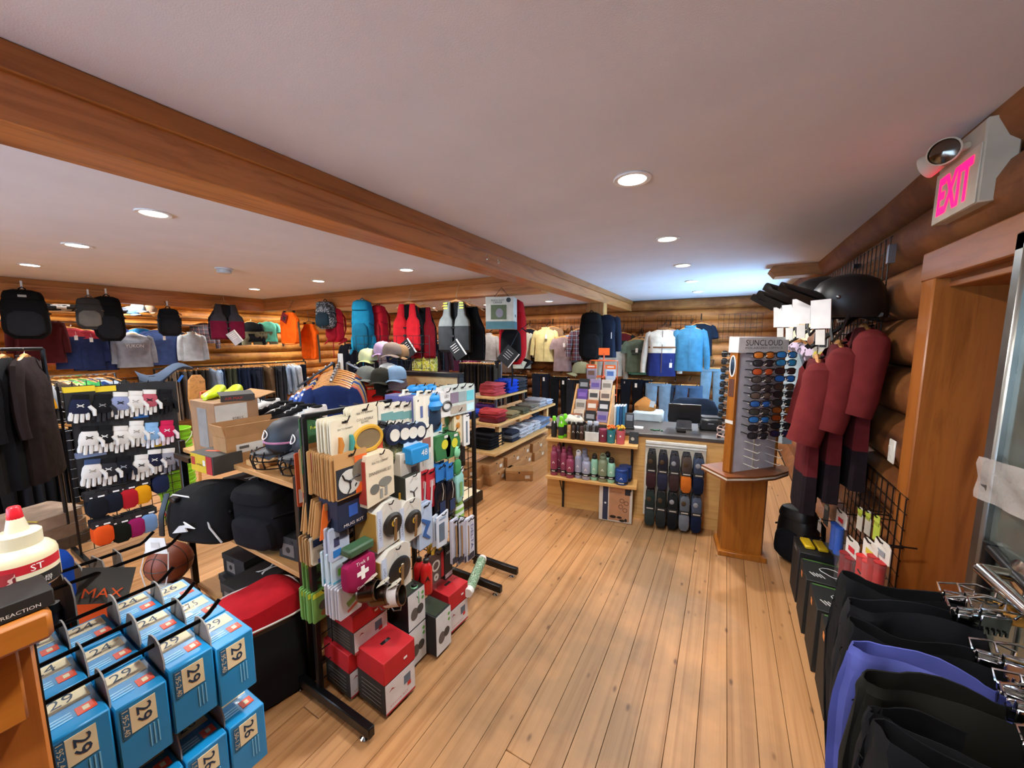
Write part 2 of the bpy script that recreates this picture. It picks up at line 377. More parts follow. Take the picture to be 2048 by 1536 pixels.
# window in the far part of the side wall
w = thing('window_1', 'cool daylight window in the log wall', 'window'); w['kind'] = 'structure'
fr = mat('#a86a34', 'wood', .5)
for (cy, cz, sy, sz) in ((6.35, .99, 2.0, .08), (6.35, 2.11, 2.0, .08), (5.39, 1.55, .08, 1.04), (7.31, 1.55, .08, 1.04), (6.35, 1.55, .05, 1.04)):
    part('frame_bar', MB().box((XR+.07, cy, cz), (.14, sy, sz), b=.004), fr, w)
part('pane', MB().box((XR+.08, 6.35, 1.55), (.006, 1.84, 1.04)), mat('#dfeef8', 'glass', .02, scale=.08), w)
# timber valance and post ends
struct(part('trim_4', MB().prism([(.36, 2.50), (.42, 2.43), (XR+.03, 2.43), (XR+.03, 2.55), (.40, 2.55)], 5.02, 5.24), mat('#a8703c', 'woodx', .5)), label='short timber beam end jutting from the log wall', cat='beam')
struct(part('trim_5', MB().box((-1.9, 6.05, 1.17), (.11, .11, 2.34), b=.006).box((-1.86, 6.05, 2.24), (.28, .20, .2), b=.006), mat('#b98548', 'woodz', .5)), label='square timber post under the long beam', cat='post')
# ceiling downlights
rim = mat('#f2f0ec', 'plain', .4); dif = mat('#fff4e2', 'emit', scale=14.0)
def downlight(x, y, label, col=LAMP_COL, w=None):
    t = thing('ceiling_light', label, 'light', (x, y, ZC), group='recessed ceiling lights')
    part('trim_ring', lambda: MB().lathe([(.066, -.001), (.090, -.001), (.092, -.006), (.088, -.010), (.068, -.008), (.066, -.001)], 28, cap=(False, False)), rim, t, key='dl_rim')
    part('diffuser', lambda: MB().lathe([(.067, -.002), (.066, -.006), (.0, -.0075)], 28, cap=(False, False)), dif, t, key='dl_dif')
    a = area('lamp', (0, 0, -.02), (0, 0, 0), .13, .13, w or LAMP_W, col, 'DISK', t); a.data.spread = math.radians(165)
for i, y in enumerate((.74, 2.01, 3.29, 4.51, 5.77, 7.04)):
    downlight(-.455, y, f'round recessed ceiling light over the open floor, {ORD[i]} nearest of the row')
for i, y in enumerate((-.55, -1.8)): downlight(-.455, y, f'round recessed ceiling light above the entrance side, {ORD[i]} of the pair')
for i, x in enumerate((-3.2, -4.83, -6.52)): downlight(x, 1.03, f'round recessed ceiling light in the front row past the long beam, {ORD[i]} from the beam')
for i, x in enumerate((-3.23, -4.87, -6.51)): downlight(x, 3.23, f'round recessed ceiling light in front of the hanging packs, {ORD[i]} from the beam')
for i, x in enumerate((-3.25, -4.79, -6.41, -8.25)): downlight(x, 7.25, f'round recessed ceiling light in the far bay, {ORD[i]} from the long beam')
for i, x in enumerate((-3.2, -4.83, -6.52)): downlight(x, -1.1, f'round recessed ceiling light in the near bay, {ORD[i]} from the long beam')
for i, y in enumerate((.9, 2.3, 3.7, 5.1)): downlight(-8.6, y, f'round recessed ceiling light behind the fascia, {ORD[i]} of its row')
t = thing('smoke_detector', 'white round smoke detector on the ceiling past the long beam', 'smoke detector', (-4.966, 2.162, ZC))
part('base', MB().lathe([(.0, 0), (.085, 0), (.085, -.015), (.07, -.018), (0, -.018)], 24, cap=(False, False)), mat('#cfd0cf', 'plain'), t)
part('cover', MB().lathe([(.07, -.018), (.066, -.05), (.05, -.058), (0, -.058)], 24, cap=(False, False)), mat('#c4c6c6', 'plain'), t)
# ================================================================ builders
def hanger_mb(w=.42, clip=False):
    m = MB(); h = w/2
    if clip:
        m.box((0, 0, -.075), (w, .014, .022), b=.003)
    else:
        pr = [(-h, -.135), (-h*.7, -.098), (-h*.35, -.072), (0, -.058), (h*.35, -.072), (h*.7, -.098), (h, -.135)]
        m.tube([(a, 0, b) for a, b in pr], [.009, .013, .016, .019, .016, .013, .009], 6)
    return m
def hook_mb(clip=False):
    m = MB(); m.tube([(0, 0, -.06)]+[(0+.018*math.sin(a), 0, -.022+.018*math.cos(a)*-1+.018) for a in ()]+[(0, 0, -.036)]+[(.018*math.sin(a), 0, -.018-.018*math.cos(a)) for a in [i*PI/6 for i in range(0, 9)]], .0025, 4)
    return m
def clips_mb(w):
    m = MB()
    for s_ in (-1, 1):
        m.box((s_*w*.40, 0, -.090), (.03, .020, .035), b=.003); m.box((s_*w*.40, -.012, -.080), (.024, .008, .03), b=.002)
    return m
def add_hanger(t, w=.42, clip=False, wood=None, hook=True):
    h = part('hanger', lambda: hanger_mb(w, clip), wood or HANGW, t, key=('hanger', w, clip))
    if hook: part('hook', hook_mb, CHROME, h, key='hook')
    if clip: part('clip', lambda: clips_mb(w), CHROME, h, key=('clips', w))
    return h
def ring(hw, hd, z, n=16, p=.75, wav=0, k=3, ph=0, yo=0.0):
    out = []
    for i in range(n):
        a = 2*PI*i/n; c, s_ = math.cos(a), math.sin(a)
        x = hw*math.copysign(abs(c)**p, c); y = hd*math.copysign(abs(s_)**p, s_)
        w_ = wav*math.sin(k*a*1.0+ph)+wav*.5*math.sin((2*k+1)*a+ph*2)
        out.append((x+w_*.3, yo+y+w_, z))
    return out
def shirt_body(W, L, D, seed, yoke=None, hem=1.0):
    r = random.Random(seed); h = W/2; ph = r.uniform(0, 6)
    S = [(0, .17*W, .035), (-.014, .24*W, .042), (-.045, h*.86, .045), (-.085, h, .05), (-.15, h*.99, D*.9), (-.24, h*.93, D), (-L*.5, h*.91, D*.95), (-L*.75, h*.94*hem, D*1.05), (-L, h*.97*hem, D*1.1)]
    rings = [ring(a, b, z-.07, 16, .8, wav=min(.016, D*.25)*max(0, i-2)/6, k=3+seed % 3, ph=ph) for i, (z, a, b) in enumerate(S)]
    mi = [0]*8
    if yoke: mi = [1 if -S[i+1][0] <= yoke*L+1e-6 else 0 for i in range(8)]
    return MB().loft(rings, mi, (False, False)) if yoke else MB().loft(rings, 0, (False, False))
def sleeve_mb(W, L, sgn, out=.09, r0=.075, r1=.05, bend=0.0, seed=0, fl=.62):
    h = W/2; r = random.Random(seed); pts = []; R = []
    for i in range(6):
        u = i/5; x = sgn*(h*.86+out*(1-(1-u)**2)); pts.append((x, bend*u*u+r.uniform(-.004, .004), -.07-.085-L*u)); R.append(r0+(r1-r0)*u)
    return MB().tube([(sgn*h*.72, 0, -.125)]+pts, [r0*.75]+R, 10, flat=fl, nrm=(0, 1, 0), cap=False)
def shirt(label, loc, rot=0, col='#888888', kind='fabric', col2=None, kscale=1.0, W=.46, L=.68, D=.07, sleeve='long', yoke=None, ycol=None, collar=None, zipc=None, hood=False, tagc='#f0eee8', tagx=.05, tagz=-.24, cat='jacket', name=None, group=None, hang=True, seed=None, band=None, sl=None, scol=None, slo=.09, hem=1.0, wide=False):
    seed = rnd.randrange(8) if seed is None else seed
    t = thing(name or cat.replace(' ', '_'), label, cat, loc, rot, group)
    m0 = mat(col, kind, col2=col2, scale=kscale); my = mat(ycol, 'fabric') if ycol else m0
    part('body', lambda: shirt_body(W, L, D, seed, yoke, hem), [m0, my], t, key=('sb', W, L, D, seed, yoke, hem))
    if sleeve != 'none':
        Ls = sl or (.50 if sleeve == 'long' else .19); r1 = .048 if sleeve == 'long' else .07
        ms = mat(scol, 'fabric') if scol else (my if yoke and sleeve == 'long' and ycol and scol is None and yoke > .5 else m0)
        for s_ in (-1, 1): part('sleeve', lambda: sleeve_mb(W, Ls, s_, slo if sleeve == 'long' else .05, .068, .072 if wide else r1, -.05 if wide else -.02, seed, 1.15 if wide else .62), ms, t, key=('sl', W, Ls, s_, slo, r1, seed, sleeve, wide))
    if collar: part('collar', lambda: MB().loft([ring(.17*W*k, .04*k, z, 12, .9) for k, z in ((1.0, -.075), (1.02, -.03), (1.12, -.028), (1.12, -.068))], 0, (False, False)), mat(collar, 'fabric'), t, key=('col', W))
    else: part('neck_rib', lambda: MB().tube([(.17*W*math.cos(a), .036*math.sin(a), -.07+.012*math.sin(a)) for a in [i*PI/6 for i in range(13)]], .006, 5), m0, t, key=('rib', W))
    if hood: part('hood', lambda: MB().ball((0, .035, -.11), (.11, .05, .10), 12, 7), m0, t, key='hood')
    if zipc: part('zip', lambda: MB().grid(lambda u, v: (-.006+.012*u, -D*(.55+.5*min(1, v*2.2))-.012, -.085-v*(L-.08)), 1, 6), mat(zipc, 'plain'), t, key=('zip', L, D))
    if band: part('chest_band', lambda: MB().loft([ring(W*.465, D*1.06, -.07-L*.36, 16, .8), ring(W*.462, D*1.06, -.07-L*.36-.03, 16, .8)], 0, (False, False)), mat(band, 'fabric'), t, key=('band', W, L, D))
    if tagc:
        g = part('price_tag', lambda: MB().box((0, 0, 0), (.045, .002, .085)), mat(tagc, 'paper'), t, (tagx, -D-.03, tagz), (.12, 0, .05), key='ptag')
        part('tag_string', lambda: MB().tube([(0, 0, .04), (.004, .012, .075), (0, .03, .11)], .001, 3), WHITE, g, key='pstr')
    if hang: add_hanger(t, .42)
    return t
def legs_mb(W, L, D, seed, taper=.8, gap=.02):
    r = random.Random(seed); m = MB(); ph = r.uniform(0, 6)
    for s_ in (-1, 1):
        rings = []
        for i in range(7):
            u = i/6; hw = W*.25*(1-(1-taper)*u)-gap*.2; cx = s_*(W*.25+gap*.5*u*(2.0 if u > .4 else 1)); z = -.12-.16*0-L*u
            rings.append([(x+cx+r.uniform(-.004, .004), y, z_) for x, y, z_ in ring(hw, D*(.9+.2*math.sin(u*7+ph+s_)), z, 12, .8, wav=.008*u, k=3, ph=ph+s_)])
        m.loft(rings, 0, (True, False))
    return m
def waist_mb(W, D): return MB().loft([ring(W*.5, D*1.08, z, 16, .7) for z in (-.085, -.087, -.125, -.13)], 0, (False, False))
def pants(label, loc, rot=0, col='#222', kind='fabric', W=.38, L=.85, D=.04, taper=.75, hang=True, cat='trousers', name=None, group=None, seed=None, tagc='#f0eee8', col2=None, wood=None, hook=True, kscale=1.0):
    seed = rnd.randrange(6) if seed is None else seed
    t = thing(name or cat.replace(' ', '_'), label, cat, loc, rot, group); m0 = mat(col, kind, col2=col2, scale=kscale)
    part('legs', lambda: legs_mb(W, L, D, seed, taper), m0, t, key=('legs', W, L, D, seed, taper))
    part('waistband', lambda: waist_mb(W, D), m0, t, key=('waist', W, D))
    if tagc: part('price_tag', lambda: MB().box((0, 0, 0), (.045, .002, .085)), mat(tagc, 'paper'), t, (W*.2, -D-.02, -.2), (.1, 0, 0), key='ptag')
    if hang: add_hanger(t, .34, True, wood, hook)
    return t
def sbox(hw, hd, h, n=5, p=.45, nn=20, tw=1.0, base=0.0):
    """soft box: rounded sections from base up"""
    R = []
    for i in range(n+3):
        u = i/(n+2); e = (1-abs(2*u-1)**6)**.5 if 0 < u < 1 else .55
        k = (1+(tw-1)*u)*max(e, .55); R.append(ring(hw*k, hd*k, base+h*u, nn, p))
    return MB().loft(R)
def backpack(label, loc, rot=0, col='#111113', col2=None, acc='#1c1c20', W=.32, H=.52, D=.2, straps=True, mark=None, name='backpack', kind='fabric', kscale=1.0, lid=True, belt=False, side=None):
    """origin at the top loop; front (-y)"""
    t = thing(name, label, 'backpack', loc, rot); m0 = mat(col, kind, col2=col2, scale=kscale); ma = mat(acc, 'fabric')
    part('body', lambda: sbox(W/2, D/2, H, 6, .5, 20, .86, -H-.06), m0, t, key=('bp', W, H, D))
    part('front_pocket', lambda: sbox(W*.38, D*.22, H*.52, 5, .5, 16, .92, -H-.02), ma, t, (0, -D*.42, 0), key=('bpp', W, H, D))
    if lid: part('lid', lambda: sbox(W*.44, D*.5, H*.24, 4, .55, 18, .8, -H*.22-.05), m0, t, (0, -D*.06, 0), key=('bpl', W, H, D))
    part('haul_loop', lambda: MB().tube([(-.03, .02, -.07), (-.025, .0, -.02), (0, 0, 0), (.025, 0, -.02), (.03, .02, -.07)], .007, 6), ma, t, key='loop')
    for s_ in (-1, 1):
        part('shoulder_strap', lambda: MB().tube([(s_*W*.2, D*.45, -.10), (s_*W*.28, D*.75, -.2), (s_*W*.34, D*.7, -H*.7), (s_*W*.40, D*.35, -H*.95)], [.02, .028, .024, .01], 8, flat=.4), ma, t, key=('strap', W, H, D, s_))
        part('compression_strap', lambda: MB().tube([(s_*W*.46, D*.3, -H*.55), (s_*W*.5, 0, -H*.55), (s_*W*.40, -D*.45, -H*.5)], .008, 4), ma, t, key=('cst', W, H, D, s_))
        if side: part('side_pocket', lambda: sbox(W*.09, D*.3, H*.3, 3, .6, 10, .95, -H-.03), mat(side, 'fabric'), t, (s_*W*.46, 0, 0), key=('spk', W, H, D))
    if belt:
        for s_ in (-1, 1): part('hip_belt', lambda: MB().tube([(s_*W*.3, D*.5, -H), (s_*W*.62, D*.1, -H-.03), (s_*W*.5, -D*.5, -H-.10)], [.045, .04, .012], 8, flat=.4), ma, t, key=('belt', W, H, D, s_))
        part('hanging_strap', lambda: MB().tube([(0, -D*.3, -H), (.02, -D*.4, -H-.2), (0, -D*.3, -H-.34)], .010, 4), ma, t, key=('hst', W, H, D))
    if mark: part('logo_patch', lambda: MB().box((0, 0, 0), (.07, .004, .03), b=.002), mat(mark, 'plain'), t, (0, -D*.52, -H*.2))
    return t
def vest(label, loc, rot=0, col='#c8202a', acc='#111214', W=.40, L=.56, D=.09, yoke=None, name='life_vest', kind='fabric', hang=True, card=None, stripe=None, cat='life vest'):
    """origin at hook, open front vest with belts"""
    t = thing(name, label, cat, loc, rot); m0 = mat(col, kind); ma = mat(acc, 'fabric'); my = mat(yoke, 'fabric') if yoke else m0
    h = W/2
    for s_ in (-1, 1):
        part('front_panel', lambda: MB().loft([[(s_*(h*a+x*h*bw), -.02-D*.5*dd+y*D*.5*dd, -.08-L*z) for x, y in [(math.copysign(abs(math.cos(q))**.6, math.cos(q)), math.copysign(abs(math.sin(q))**.6, math.sin(q))) for q in [2*PI*i/14 for i in range(14)]]] for z, a, bw, dd in ((0, .42, .16, .5), (.1, .44, .19, .7), (.27, .47, .24, .85), (.36, .50, .42, .95), (.48, .51, .48, 1.05), (.75, .51, .48, 1.1), (.95, .51, .48, 1.0), (1, .51, .44, .6))], [1, 1, 1, 1, 0, 0, 0]), [m0, my], t, key=('vf', W, L, D, s_))
        if stripe:
            for q in range(3): part('shoulder_stripe', lambda: MB().box((0, 0, 0), (.06, .004, .018)), mat(stripe, 'plain'), t, (s_*h*.50, -D*.62-.03, -.10-.032*q), (-.25, 0, 0), key='vstripe')
    part('back_panel', lambda: MB().loft([ring(h*a, .018, -.08-L*z, 14, .7, yo=.035) for z, a in ((0, .5), (.15, .6), (.4, .95), (.7, 1.0), (1, .95))]), ma, t, key=('vb', W, L, D))
    for z in (.5, .66, .86): part('belt', lambda: MB().loft([ring(h*1.03, D*.86, -.08-L*z+d, 16, .6, yo=-.03) for d in (0, -.02)], 0, (False, False)), ma, t, key=('vbelt', W, L, D, z))
    part('buckle', lambda: MB().box((0, 0, 0), (.05, .015, .03), b=.004), BLACK, t, (0, -D*.86-.035, -.08-L*.68), key='buckle')
    part('hang_cord', lambda: MB().tube([(0, 0, -.01), (0, .04, .08), (0, .10, .17)], .004, 4), mat('#c9b089', 'plain'), t, key='hcord')
    part('zip', lambda: MB().box((0, -D*.4-.02, -.08-L*.72), (.014, .012, L*.5)), BLACK, t, key=('vzip', L, D))
    if hang: add_hanger(t, .42)
    if card:
        c = part('info_card', lambda: MB().box((0, 0, 0), (.17, .003, .24)), mat(card, 'paper'), t, (.07, -D-.05, -.08-L*.95), (0, -.6, .1), key='vcard')
        part('card_edge', lambda: MB().box((.075, -.003, 0), (.02, .002, .24)), WHITE, c, key='vcard2')
        for q in range(4): part('print_line', lambda: MB().box((0, 0, 0), (.09, .001, .008)), WHITE, c, (-.01, -.0025, .08-.03*q), key='vcard3')
    return t
def carton(t, W, D, H, col='#a87c4e', lid=None, lid_h=0.0, part_name='box', b=.003):
    o = part(part_name, lambda: MB().box((0, 0, H/2), (W, D, H), b=b), mat(col, 'paper'), t, key=('ct', W, D, H, b))
    if lid: part('lid', lambda: MB().box((0, 0, H-lid_h/2+.002), (W+.006, D+.006, lid_h), b=b), mat(lid, 'paper'), t, key=('ctl', W, D, H, lid_h))
    return o
def decal(t, name, w, h, col, loc, rot=(0, 0, 0), kind='paper', th=.0012):
    return part(name, lambda: MB().box((0, 0, 0), (w, th, h)), mat(col, kind), t, loc, rot, key=('dc', w, h, th))
def disc(t, name, r, col, loc, rot=(0, 0, 0), th=.0015, sy=1.0, kind='paper', n=20, r0=0.0):
    def f():
        m = MB(); P = [(r*math.cos(2*PI*i/n), r*sy*math.sin(2*PI*i/n)) for i in range(n)]
        if r0 <= 0: return m.prism(P, -th/2, th/2)
        Q = [(r0*math.cos(2*PI*i/n), r0*sy*math.sin(2*PI*i/n)) for i in range(n)]
        return m.loft([[(x, -th/2, z) for x, z in Q], [(x, -th/2, z) for x, z in P], [(x, th/2, z) for x, z in P], [(x, th/2, z) for x, z in Q], [(x, -th/2, z) for x, z in Q]], 0, (False, False))
    return part(name, f, mat(col, kind), t, loc, rot, key=('disc', r, th, sy, n, r0), smooth=False)
def hangcard_mb(W, H, D=.004, hole=.03, tab=None):
    """card with a punched slot, top centre at z=0"""
    tw = tab or W; m = MB(); hw = W/2
    if tab:
        m.prism([(-hw, -H), (hw, -H), (hw, -.045), (tw/2, -.035), (tw/2, -.006), (tw/2-.006, 0), (-tw/2+.006, 0), (-tw/2, -.006), (-tw/2, -.035), (-hw, -.045)], 0, D)
    else: m.prism([(-hw+.004, -H), (hw-.004, -H), (hw, -H+.004), (hw, -.004), (hw-.004, 0), (-hw+.004, 0), (-hw, -.004), (-hw, -H+.004)], 0, D)
    return m
def peg_mb(L=.26): return MB().tube([(0, 0, 0), (0, -L, 0), (0, -L-.012, .006), (0, -L-.024, .026)], .0032, 6)
def grid_panel(t, W, H, loc=(0, 0, 0), rot=(0, 0, 0), step=.076, r=.003, col=None, posts=0.0):
    m = MB(); nx = int(round(W/step)); nz = int(round(H/step))
    for i in range(nx+1): m.tube([(-W/2+W*i/nx, 0, 0), (-W/2+W*i/nx, 0, H)], r, 5)
    for j in range(nz+1): m.tube([(-W/2, .006, H*j/nz), (W/2, .006, H*j/nz)], r, 5)
    o = part('wire_grid', m, col or BLKM, t, loc, rot)
    return o
def bottle(label, loc, prof, col, cap, capprof, group=None, name='water_bottle', cat='bottle', loop=None, band=None, rot=0, cap2=None, n=20, mark='#e8e6e0'):
    t = thing(name, label, cat, loc, rot, group)
    part('body', lambda: MB().lathe(prof, n), mat(col, 'rubber', .45), t, key=('bt', tuple(prof)))
    part('cap', lambda: MB().lathe(capprof, n), mat(cap, 'plain', .4), t, key=('bc', tuple(capprof)))
    if loop:
        zt, w_ = loop; part('carry_loop', lambda: MB().tube([(w_*math.cos(a), 0, zt+w_*1.15*math.sin(a)) for a in [i*PI/8 for i in range(9)]], .006, 6), mat(cap2 or cap, 'plain', .4), t, key=('bl', loop))
    if band:
        z0, z1, r = band; part('base_band', lambda: MB().lathe([(r, z0), (r+.0012, z0+.002), (r+.0012, z1), (r, z1+.002)], n, cap=(False, False)), mat('#17181a', 'plain'), t, key=('bb', band))
        part('band_label', lambda: MB().loft([[((r+.002)*math.sin(a), -(r+.002)*math.cos(a), z) for a in [-.45+.1*i for i in range(10)]] for z in ((z0+z1)/2-.004, (z0+z1)/2+.004)], 0, (False, False), False), mat('#d8d6d0', 'plain'), t, key=('bbl', band))
    if mark:
        rr = max(p[0] for p in prof)
        part('logo_mark', lambda: MB().box((-.006, -rr-.0006, 0), (.004, .0012, .022), rot=(0, .5, 0)).box((.006, -rr-.0006, 0), (.004, .0012, .022), rot=(0, -.5, 0)), mat(mark, 'plain'), t, (0, 0, max(p[1] for p in prof)*.55), key=('bm', rr))
    return t
def shoe(label, loc, rot=0, col='#111113', sole='#e8e6e2', acc='#e8e8e8', name='running_shoe', group=None, L=.28, lace='#dddddd'):
    """toe to -y, sole at z=0"""
    t = thing(name, label, 'shoe', loc, rot, group); k = L/.28
    def sec(y, hw, z0, z1, n=12): return [(k*hw*math.copysign(abs(math.cos(a))**.8, math.cos(a)), k*y, k*(z0+(z1-z0)*(.5+.5*math.sin(a)))) for a in [2*PI*i/n for i in range(n)]]
    part('sole', lambda: MB().loft([sec(y, hw, z0, .03) for y, hw, z0 in ((-.14, .02, .012), (-.12, .042, .004), (-.06, .05, 0), (.02, .042, 0), (.09, .042, 0), (.13, .034, .003), (.142, .018, .008))]), mat(sole, 'rubber'), t, key=('sole', L))
    part('upper', lambda: MB().loft([sec(y, hw, .022, z1) for y, hw, z1 in ((-.136, .016, .04), (-.118, .038, .055), (-.06, .046, .072), (-.01, .043, .092), (.03, .038, .11), (.08, .037, .105), (.12, .033, .118), (.138, .018, .115))]), mat(col, 'fabric'), t, key=('upper', L))
    part('collar_opening', lambda: MB().ball((0, .075*k, .108*k), (.026*k, .045*k, .012*k), 10, 5), mat('#1a1a1c', 'fabric'), t, key=('shop', L))
    part('laces', lambda: [MB()][0].tube([(k*(-.018 if i % 2 else .018), k*(-.055+.016*i), k*(.074+.0075*i)) for i in range(6)], .004*k, 5), mat(lace, 'fabric'), t, key=('lace', L))
    for s_ in (-1, 1): part('side_stripe', lambda: MB().tube([(s_*.047*k, -.05*k, .035*k), (s_*.046*k, 0, .06*k), (s_*.040*k, .05*k, .075*k)], [.002, .008*k, .003], 5), mat(acc, 'plain'), t, key=('sstr', L, s_))
    return t
def cap_hat(label, loc, rot=0, col='#444444', brim=None, name='baseball_cap', patch=None, group=None):
    """brim to -y"""
    t = thing(name, label, 'cap', loc, rot, group)
    part('crown', lambda: MB().loft([[(r*.095*math.cos(a), r*.105*math.sin(a), z) for a in [2*PI*i/16 for i in range(16)]] for r, z in ((1, 0), (1.0, .04), (.93, .075), (.74, .105), (.4, .122), (.05, .126))], 0, (False, True)), mat(col, 'fabric'), t, key='crown')
    part('brim', lambda: MB().grid(lambda u, v: ((u-.5)*.19*(1-.25*v*v), -.075-.085*v*(1-(2*u-1)**2*.55)-.02*(1-abs(2*u-1)), .006-.028*(2*u-1)**2-.012*v), 8, 4), mat(brim or col, 'fabric'), t, key='brim')
    part('button', lambda: MB().ball((0, 0, .127), (.008, .008, .005), 8, 4), mat(col, 'fabric'), t, key='capbtn')
    if patch: part('front_patch', lambda: MB().box((0, 0, 0), (.05, .003, .035)), mat(patch, 'fabric'), t, (0, -.103, .05), (-.15, 0, 0), key='cpatch')
    return t
def folded(label, loc, rot=0, col='#333', W=.30, D=.34, H=.045, name='folded_shirt', cat='folded shirt', group=None, kind='fabric', col2=None, seed=None, kscale=1.0):
    seed = rnd.randrange(5) if seed is None else seed
    t = thing(name, label, cat, loc, rot, group); m0 = mat(col, kind, col2=col2, scale=kscale)
    def f():
        r = random.Random(seed); R = []
        for u, k in ((0, .94), (.12, 1.0), (.45, 1.0), (.5, .985), (.55, 1.0), (.88, 1.0), (1.0, .93)):
            R.append([(x+r.uniform(-.006, .006), y+r.uniform(-.006, .006), z+r.uniform(-.003, .003)*(1 if u > .6 else .2)+(.006*math.sin(x*19+seed) if u > .8 else 0)) for x, y, z in ring(W/2*k, D/2*k, H*u, 20, .35)])
        return MB().loft(R)
    part('folded_body', f, m0, t, key=('fold', W, D, H, seed))
    part('fold_edge', lambda: MB().tube([(-W*.47, -D*.49, H*.5), (0, -D*.515, H*.52), (W*.47, -D*.49, H*.5)], H*.22, 6), m0, t, key=('fe', W, D, H))
    part('collar', lambda: MB().tube([(.05*math.cos(a), D*.30+.04*math.sin(a), H+.004) for a in [i*PI/5 for i in range(11)]], .007, 5), m0, t, key=('fc', W, D, H))
    return t
# ================================================================ side wall: exit door, grids, helmets, shirts
NX = -PI/2   # front turned to face -x
WOODZ = mat('#9a5a24', 'woodz', .35, col2='#7a4216'); WOODY = mat('#8f5322', 'wood', .4, col2='#6d3a15')
t = thing('door_1', 'orange stained wooden doorway with deep jamb', 'door'); t['kind'] = 'structure'
part('casing', MB().box((.80, 2.42, 1.01), (.06, .12, 2.02), b=.006), WOODZ, t)
part('casing', MB().box((.80, 1.54, 1.01), (.06, .12, 2.02), b=.006), WOODZ, t)
part('head_casing', MB().box((.80, 1.98, 2.08), (.06, 1.04, .13), b=.006), WOODY, t)
part('jamb', MB().box((1.02, 2.385, 1.01), (.40, .05, 2.02), b=.004), WOODZ, t)
part('jamb', MB().box((1.02, 1.575, 1.01), (.40, .05, 2.02), b=.004), WOODZ, t)
part('head_jamb', MB().box((1.02, 1.98, 2.0), (.40, .80, .05), b=.004), WOODY, t)
part('inner_door', MB().box((1.27, 1.98, 1.0), (.06, .86, 2.0), b=.004), mat('#a86222', 'woodz', .4, col2='#8a4a14'), t)
part('stop_bead', MB().box((1.20, 2.35, 1.0), (.03, .03, 2.0)), mat('#1a100a', 'plain'), t)
part('log_end', MB().lathe([(0, 0), (.105, 0), (.11, .01), (.11, .06)], 20, cap=(False, False)), mat('#c07a2c', 'wood', .5), t, (1.19, 2.20, 1.72), (0, -PI/2, 0))
part('latch', MB().box((1.16, 2.33, 1.58), (.05, .05, .09), b=.006), BLACK, t)
part('closer', MB().box((1.15, 2.18, 1.90), (.06, .28, .055), b=.006).tube([(1.12, 2.30, 1.95), (1.02, 2.1, 1.965), (.95, 1.9, 1.96)], .012, 6), mat('#8d7a5c', 'metal', .4), t)
part('threshold', MB().box((1.05, 1.97, .01), (.5, .8, .02)), mat('#6b4a30', 'wood'), t)
# glazed leaf folded back along the wall, wrapped in clear film
t = thing('glass_door', 'film-wrapped glazed metal door leaf with chrome pull bar, folded open by the exit', 'door', (0, 0, 0))
ALU = mat('#9a9a94', 'metal', .3)
part('glass_panel', MB().box((.735, 1.24, 1.05), (.012, .84, 1.9)), mat('#70756c', 'plain', .12, .55), t)
for (cy, cz, sy, sz) in ((1.675, 1.04, .05, 2.04), (.805, 1.04, .05, 2.04), (1.24, 2.03, .92, .06), (1.24, .05, .92, .1)): part('frame_rail', MB().box((.735, cy, cz), (.05, sy, sz), b=.008), ALU, t)
part('glazing_seam', MB().box((.727, 1.48, 1.05), (.004, .008, 1.88)), mat('#3b3d39', 'plain'), t)
part('tape_band', MB().grid(lambda u, v: (.706-.004*math.sin(u*40+v*9)-.002*math.sin(v*31), 1.705-.9*u, 1.26+.13*v+.02*math.sin(u*5)), 40, 6), mat('#c4bab2', 'glass', .12, scale=.45), t)
pb = part('pull_bar', MB().tube([(.64, 1.46, 1.13), (.64, .85, 1.13)], .016, 12), CHROME, t)
part('flange', MB().lathe([(.012, 0), (.038, 0), (.044, .006), (.03, .014), (.016, .018), (.016, .07)], 20, cap=(True, False)), mat('#b9b2a4', 'metal', .2), pb, (.712, 1.46, 1.13), (0, -PI/2, 0))
part('bar_elbow', MB().ball((.64, 1.46, 1.13), .0165, 10, 6), CHROME, pb)
# exit sign with two emergency lamp heads
t = thing('exit_sign', 'illuminated red exit sign with two emergency lamp heads above the door', 'exit sign', (.79, 2.20, 2.235))
SGN = mat('#c9bda6', 'plain', .5)
part('housing', MB().box((0, 0, .145), (.09, .33, .285), b=.006), SGN, t)
part('face_plate', MB().box((-.047, 0, .105), (.006, .325, .205), b=.002), mat('#d8cfba', 'plain', .45), t)
text('EXIT', .25, mat('#ff0f5a', 'emit', scale=2.2), t, (-.0515, .0, .105), (0, 0, NX), h=.15, bold=.035)
for y0, dv in ((.075, (-.62, .70, -.25)), (-.075, (-.50, -.84, -.12))):
    h = part('lamp_head', MB().lathe([(.012, .055), (.034, .05), (.044, .02), (.048, 0), (.043, -.003), (.043, .0)], 22, cap=(True, False)), SGN, t, (-.115, y0, .225), tuple((-Vector(dv)).to_track_quat('Z', 'Y').to_euler()))
    part('lens', MB().lathe([(.042, .002), (.02, -.006), (0, -.008)], 22, cap=(False, False)), mat('#6f6a62', 'metal', .15), h)
    part('lamp_arm', MB().tube([(-.05, y0*.9, .235), (-.08, y0, .225)], .014, 8), SGN, t)
t = thing('light_switch', 'white rocker light switch on the log wall beside the doorway', 'switch', (.775, 2.60, 1.18), NX)
part('plate', MB().box((0, 0, 0), (.075, .008, .12), b=.003), mat('#e2ded4', 'plain'), t)
part('rocker', MB().box((0, -.006, 0), (.03, .008, .06), b=.002, rot=(.08, 0, 0)), mat('#d2cec4', 'plain'), t)
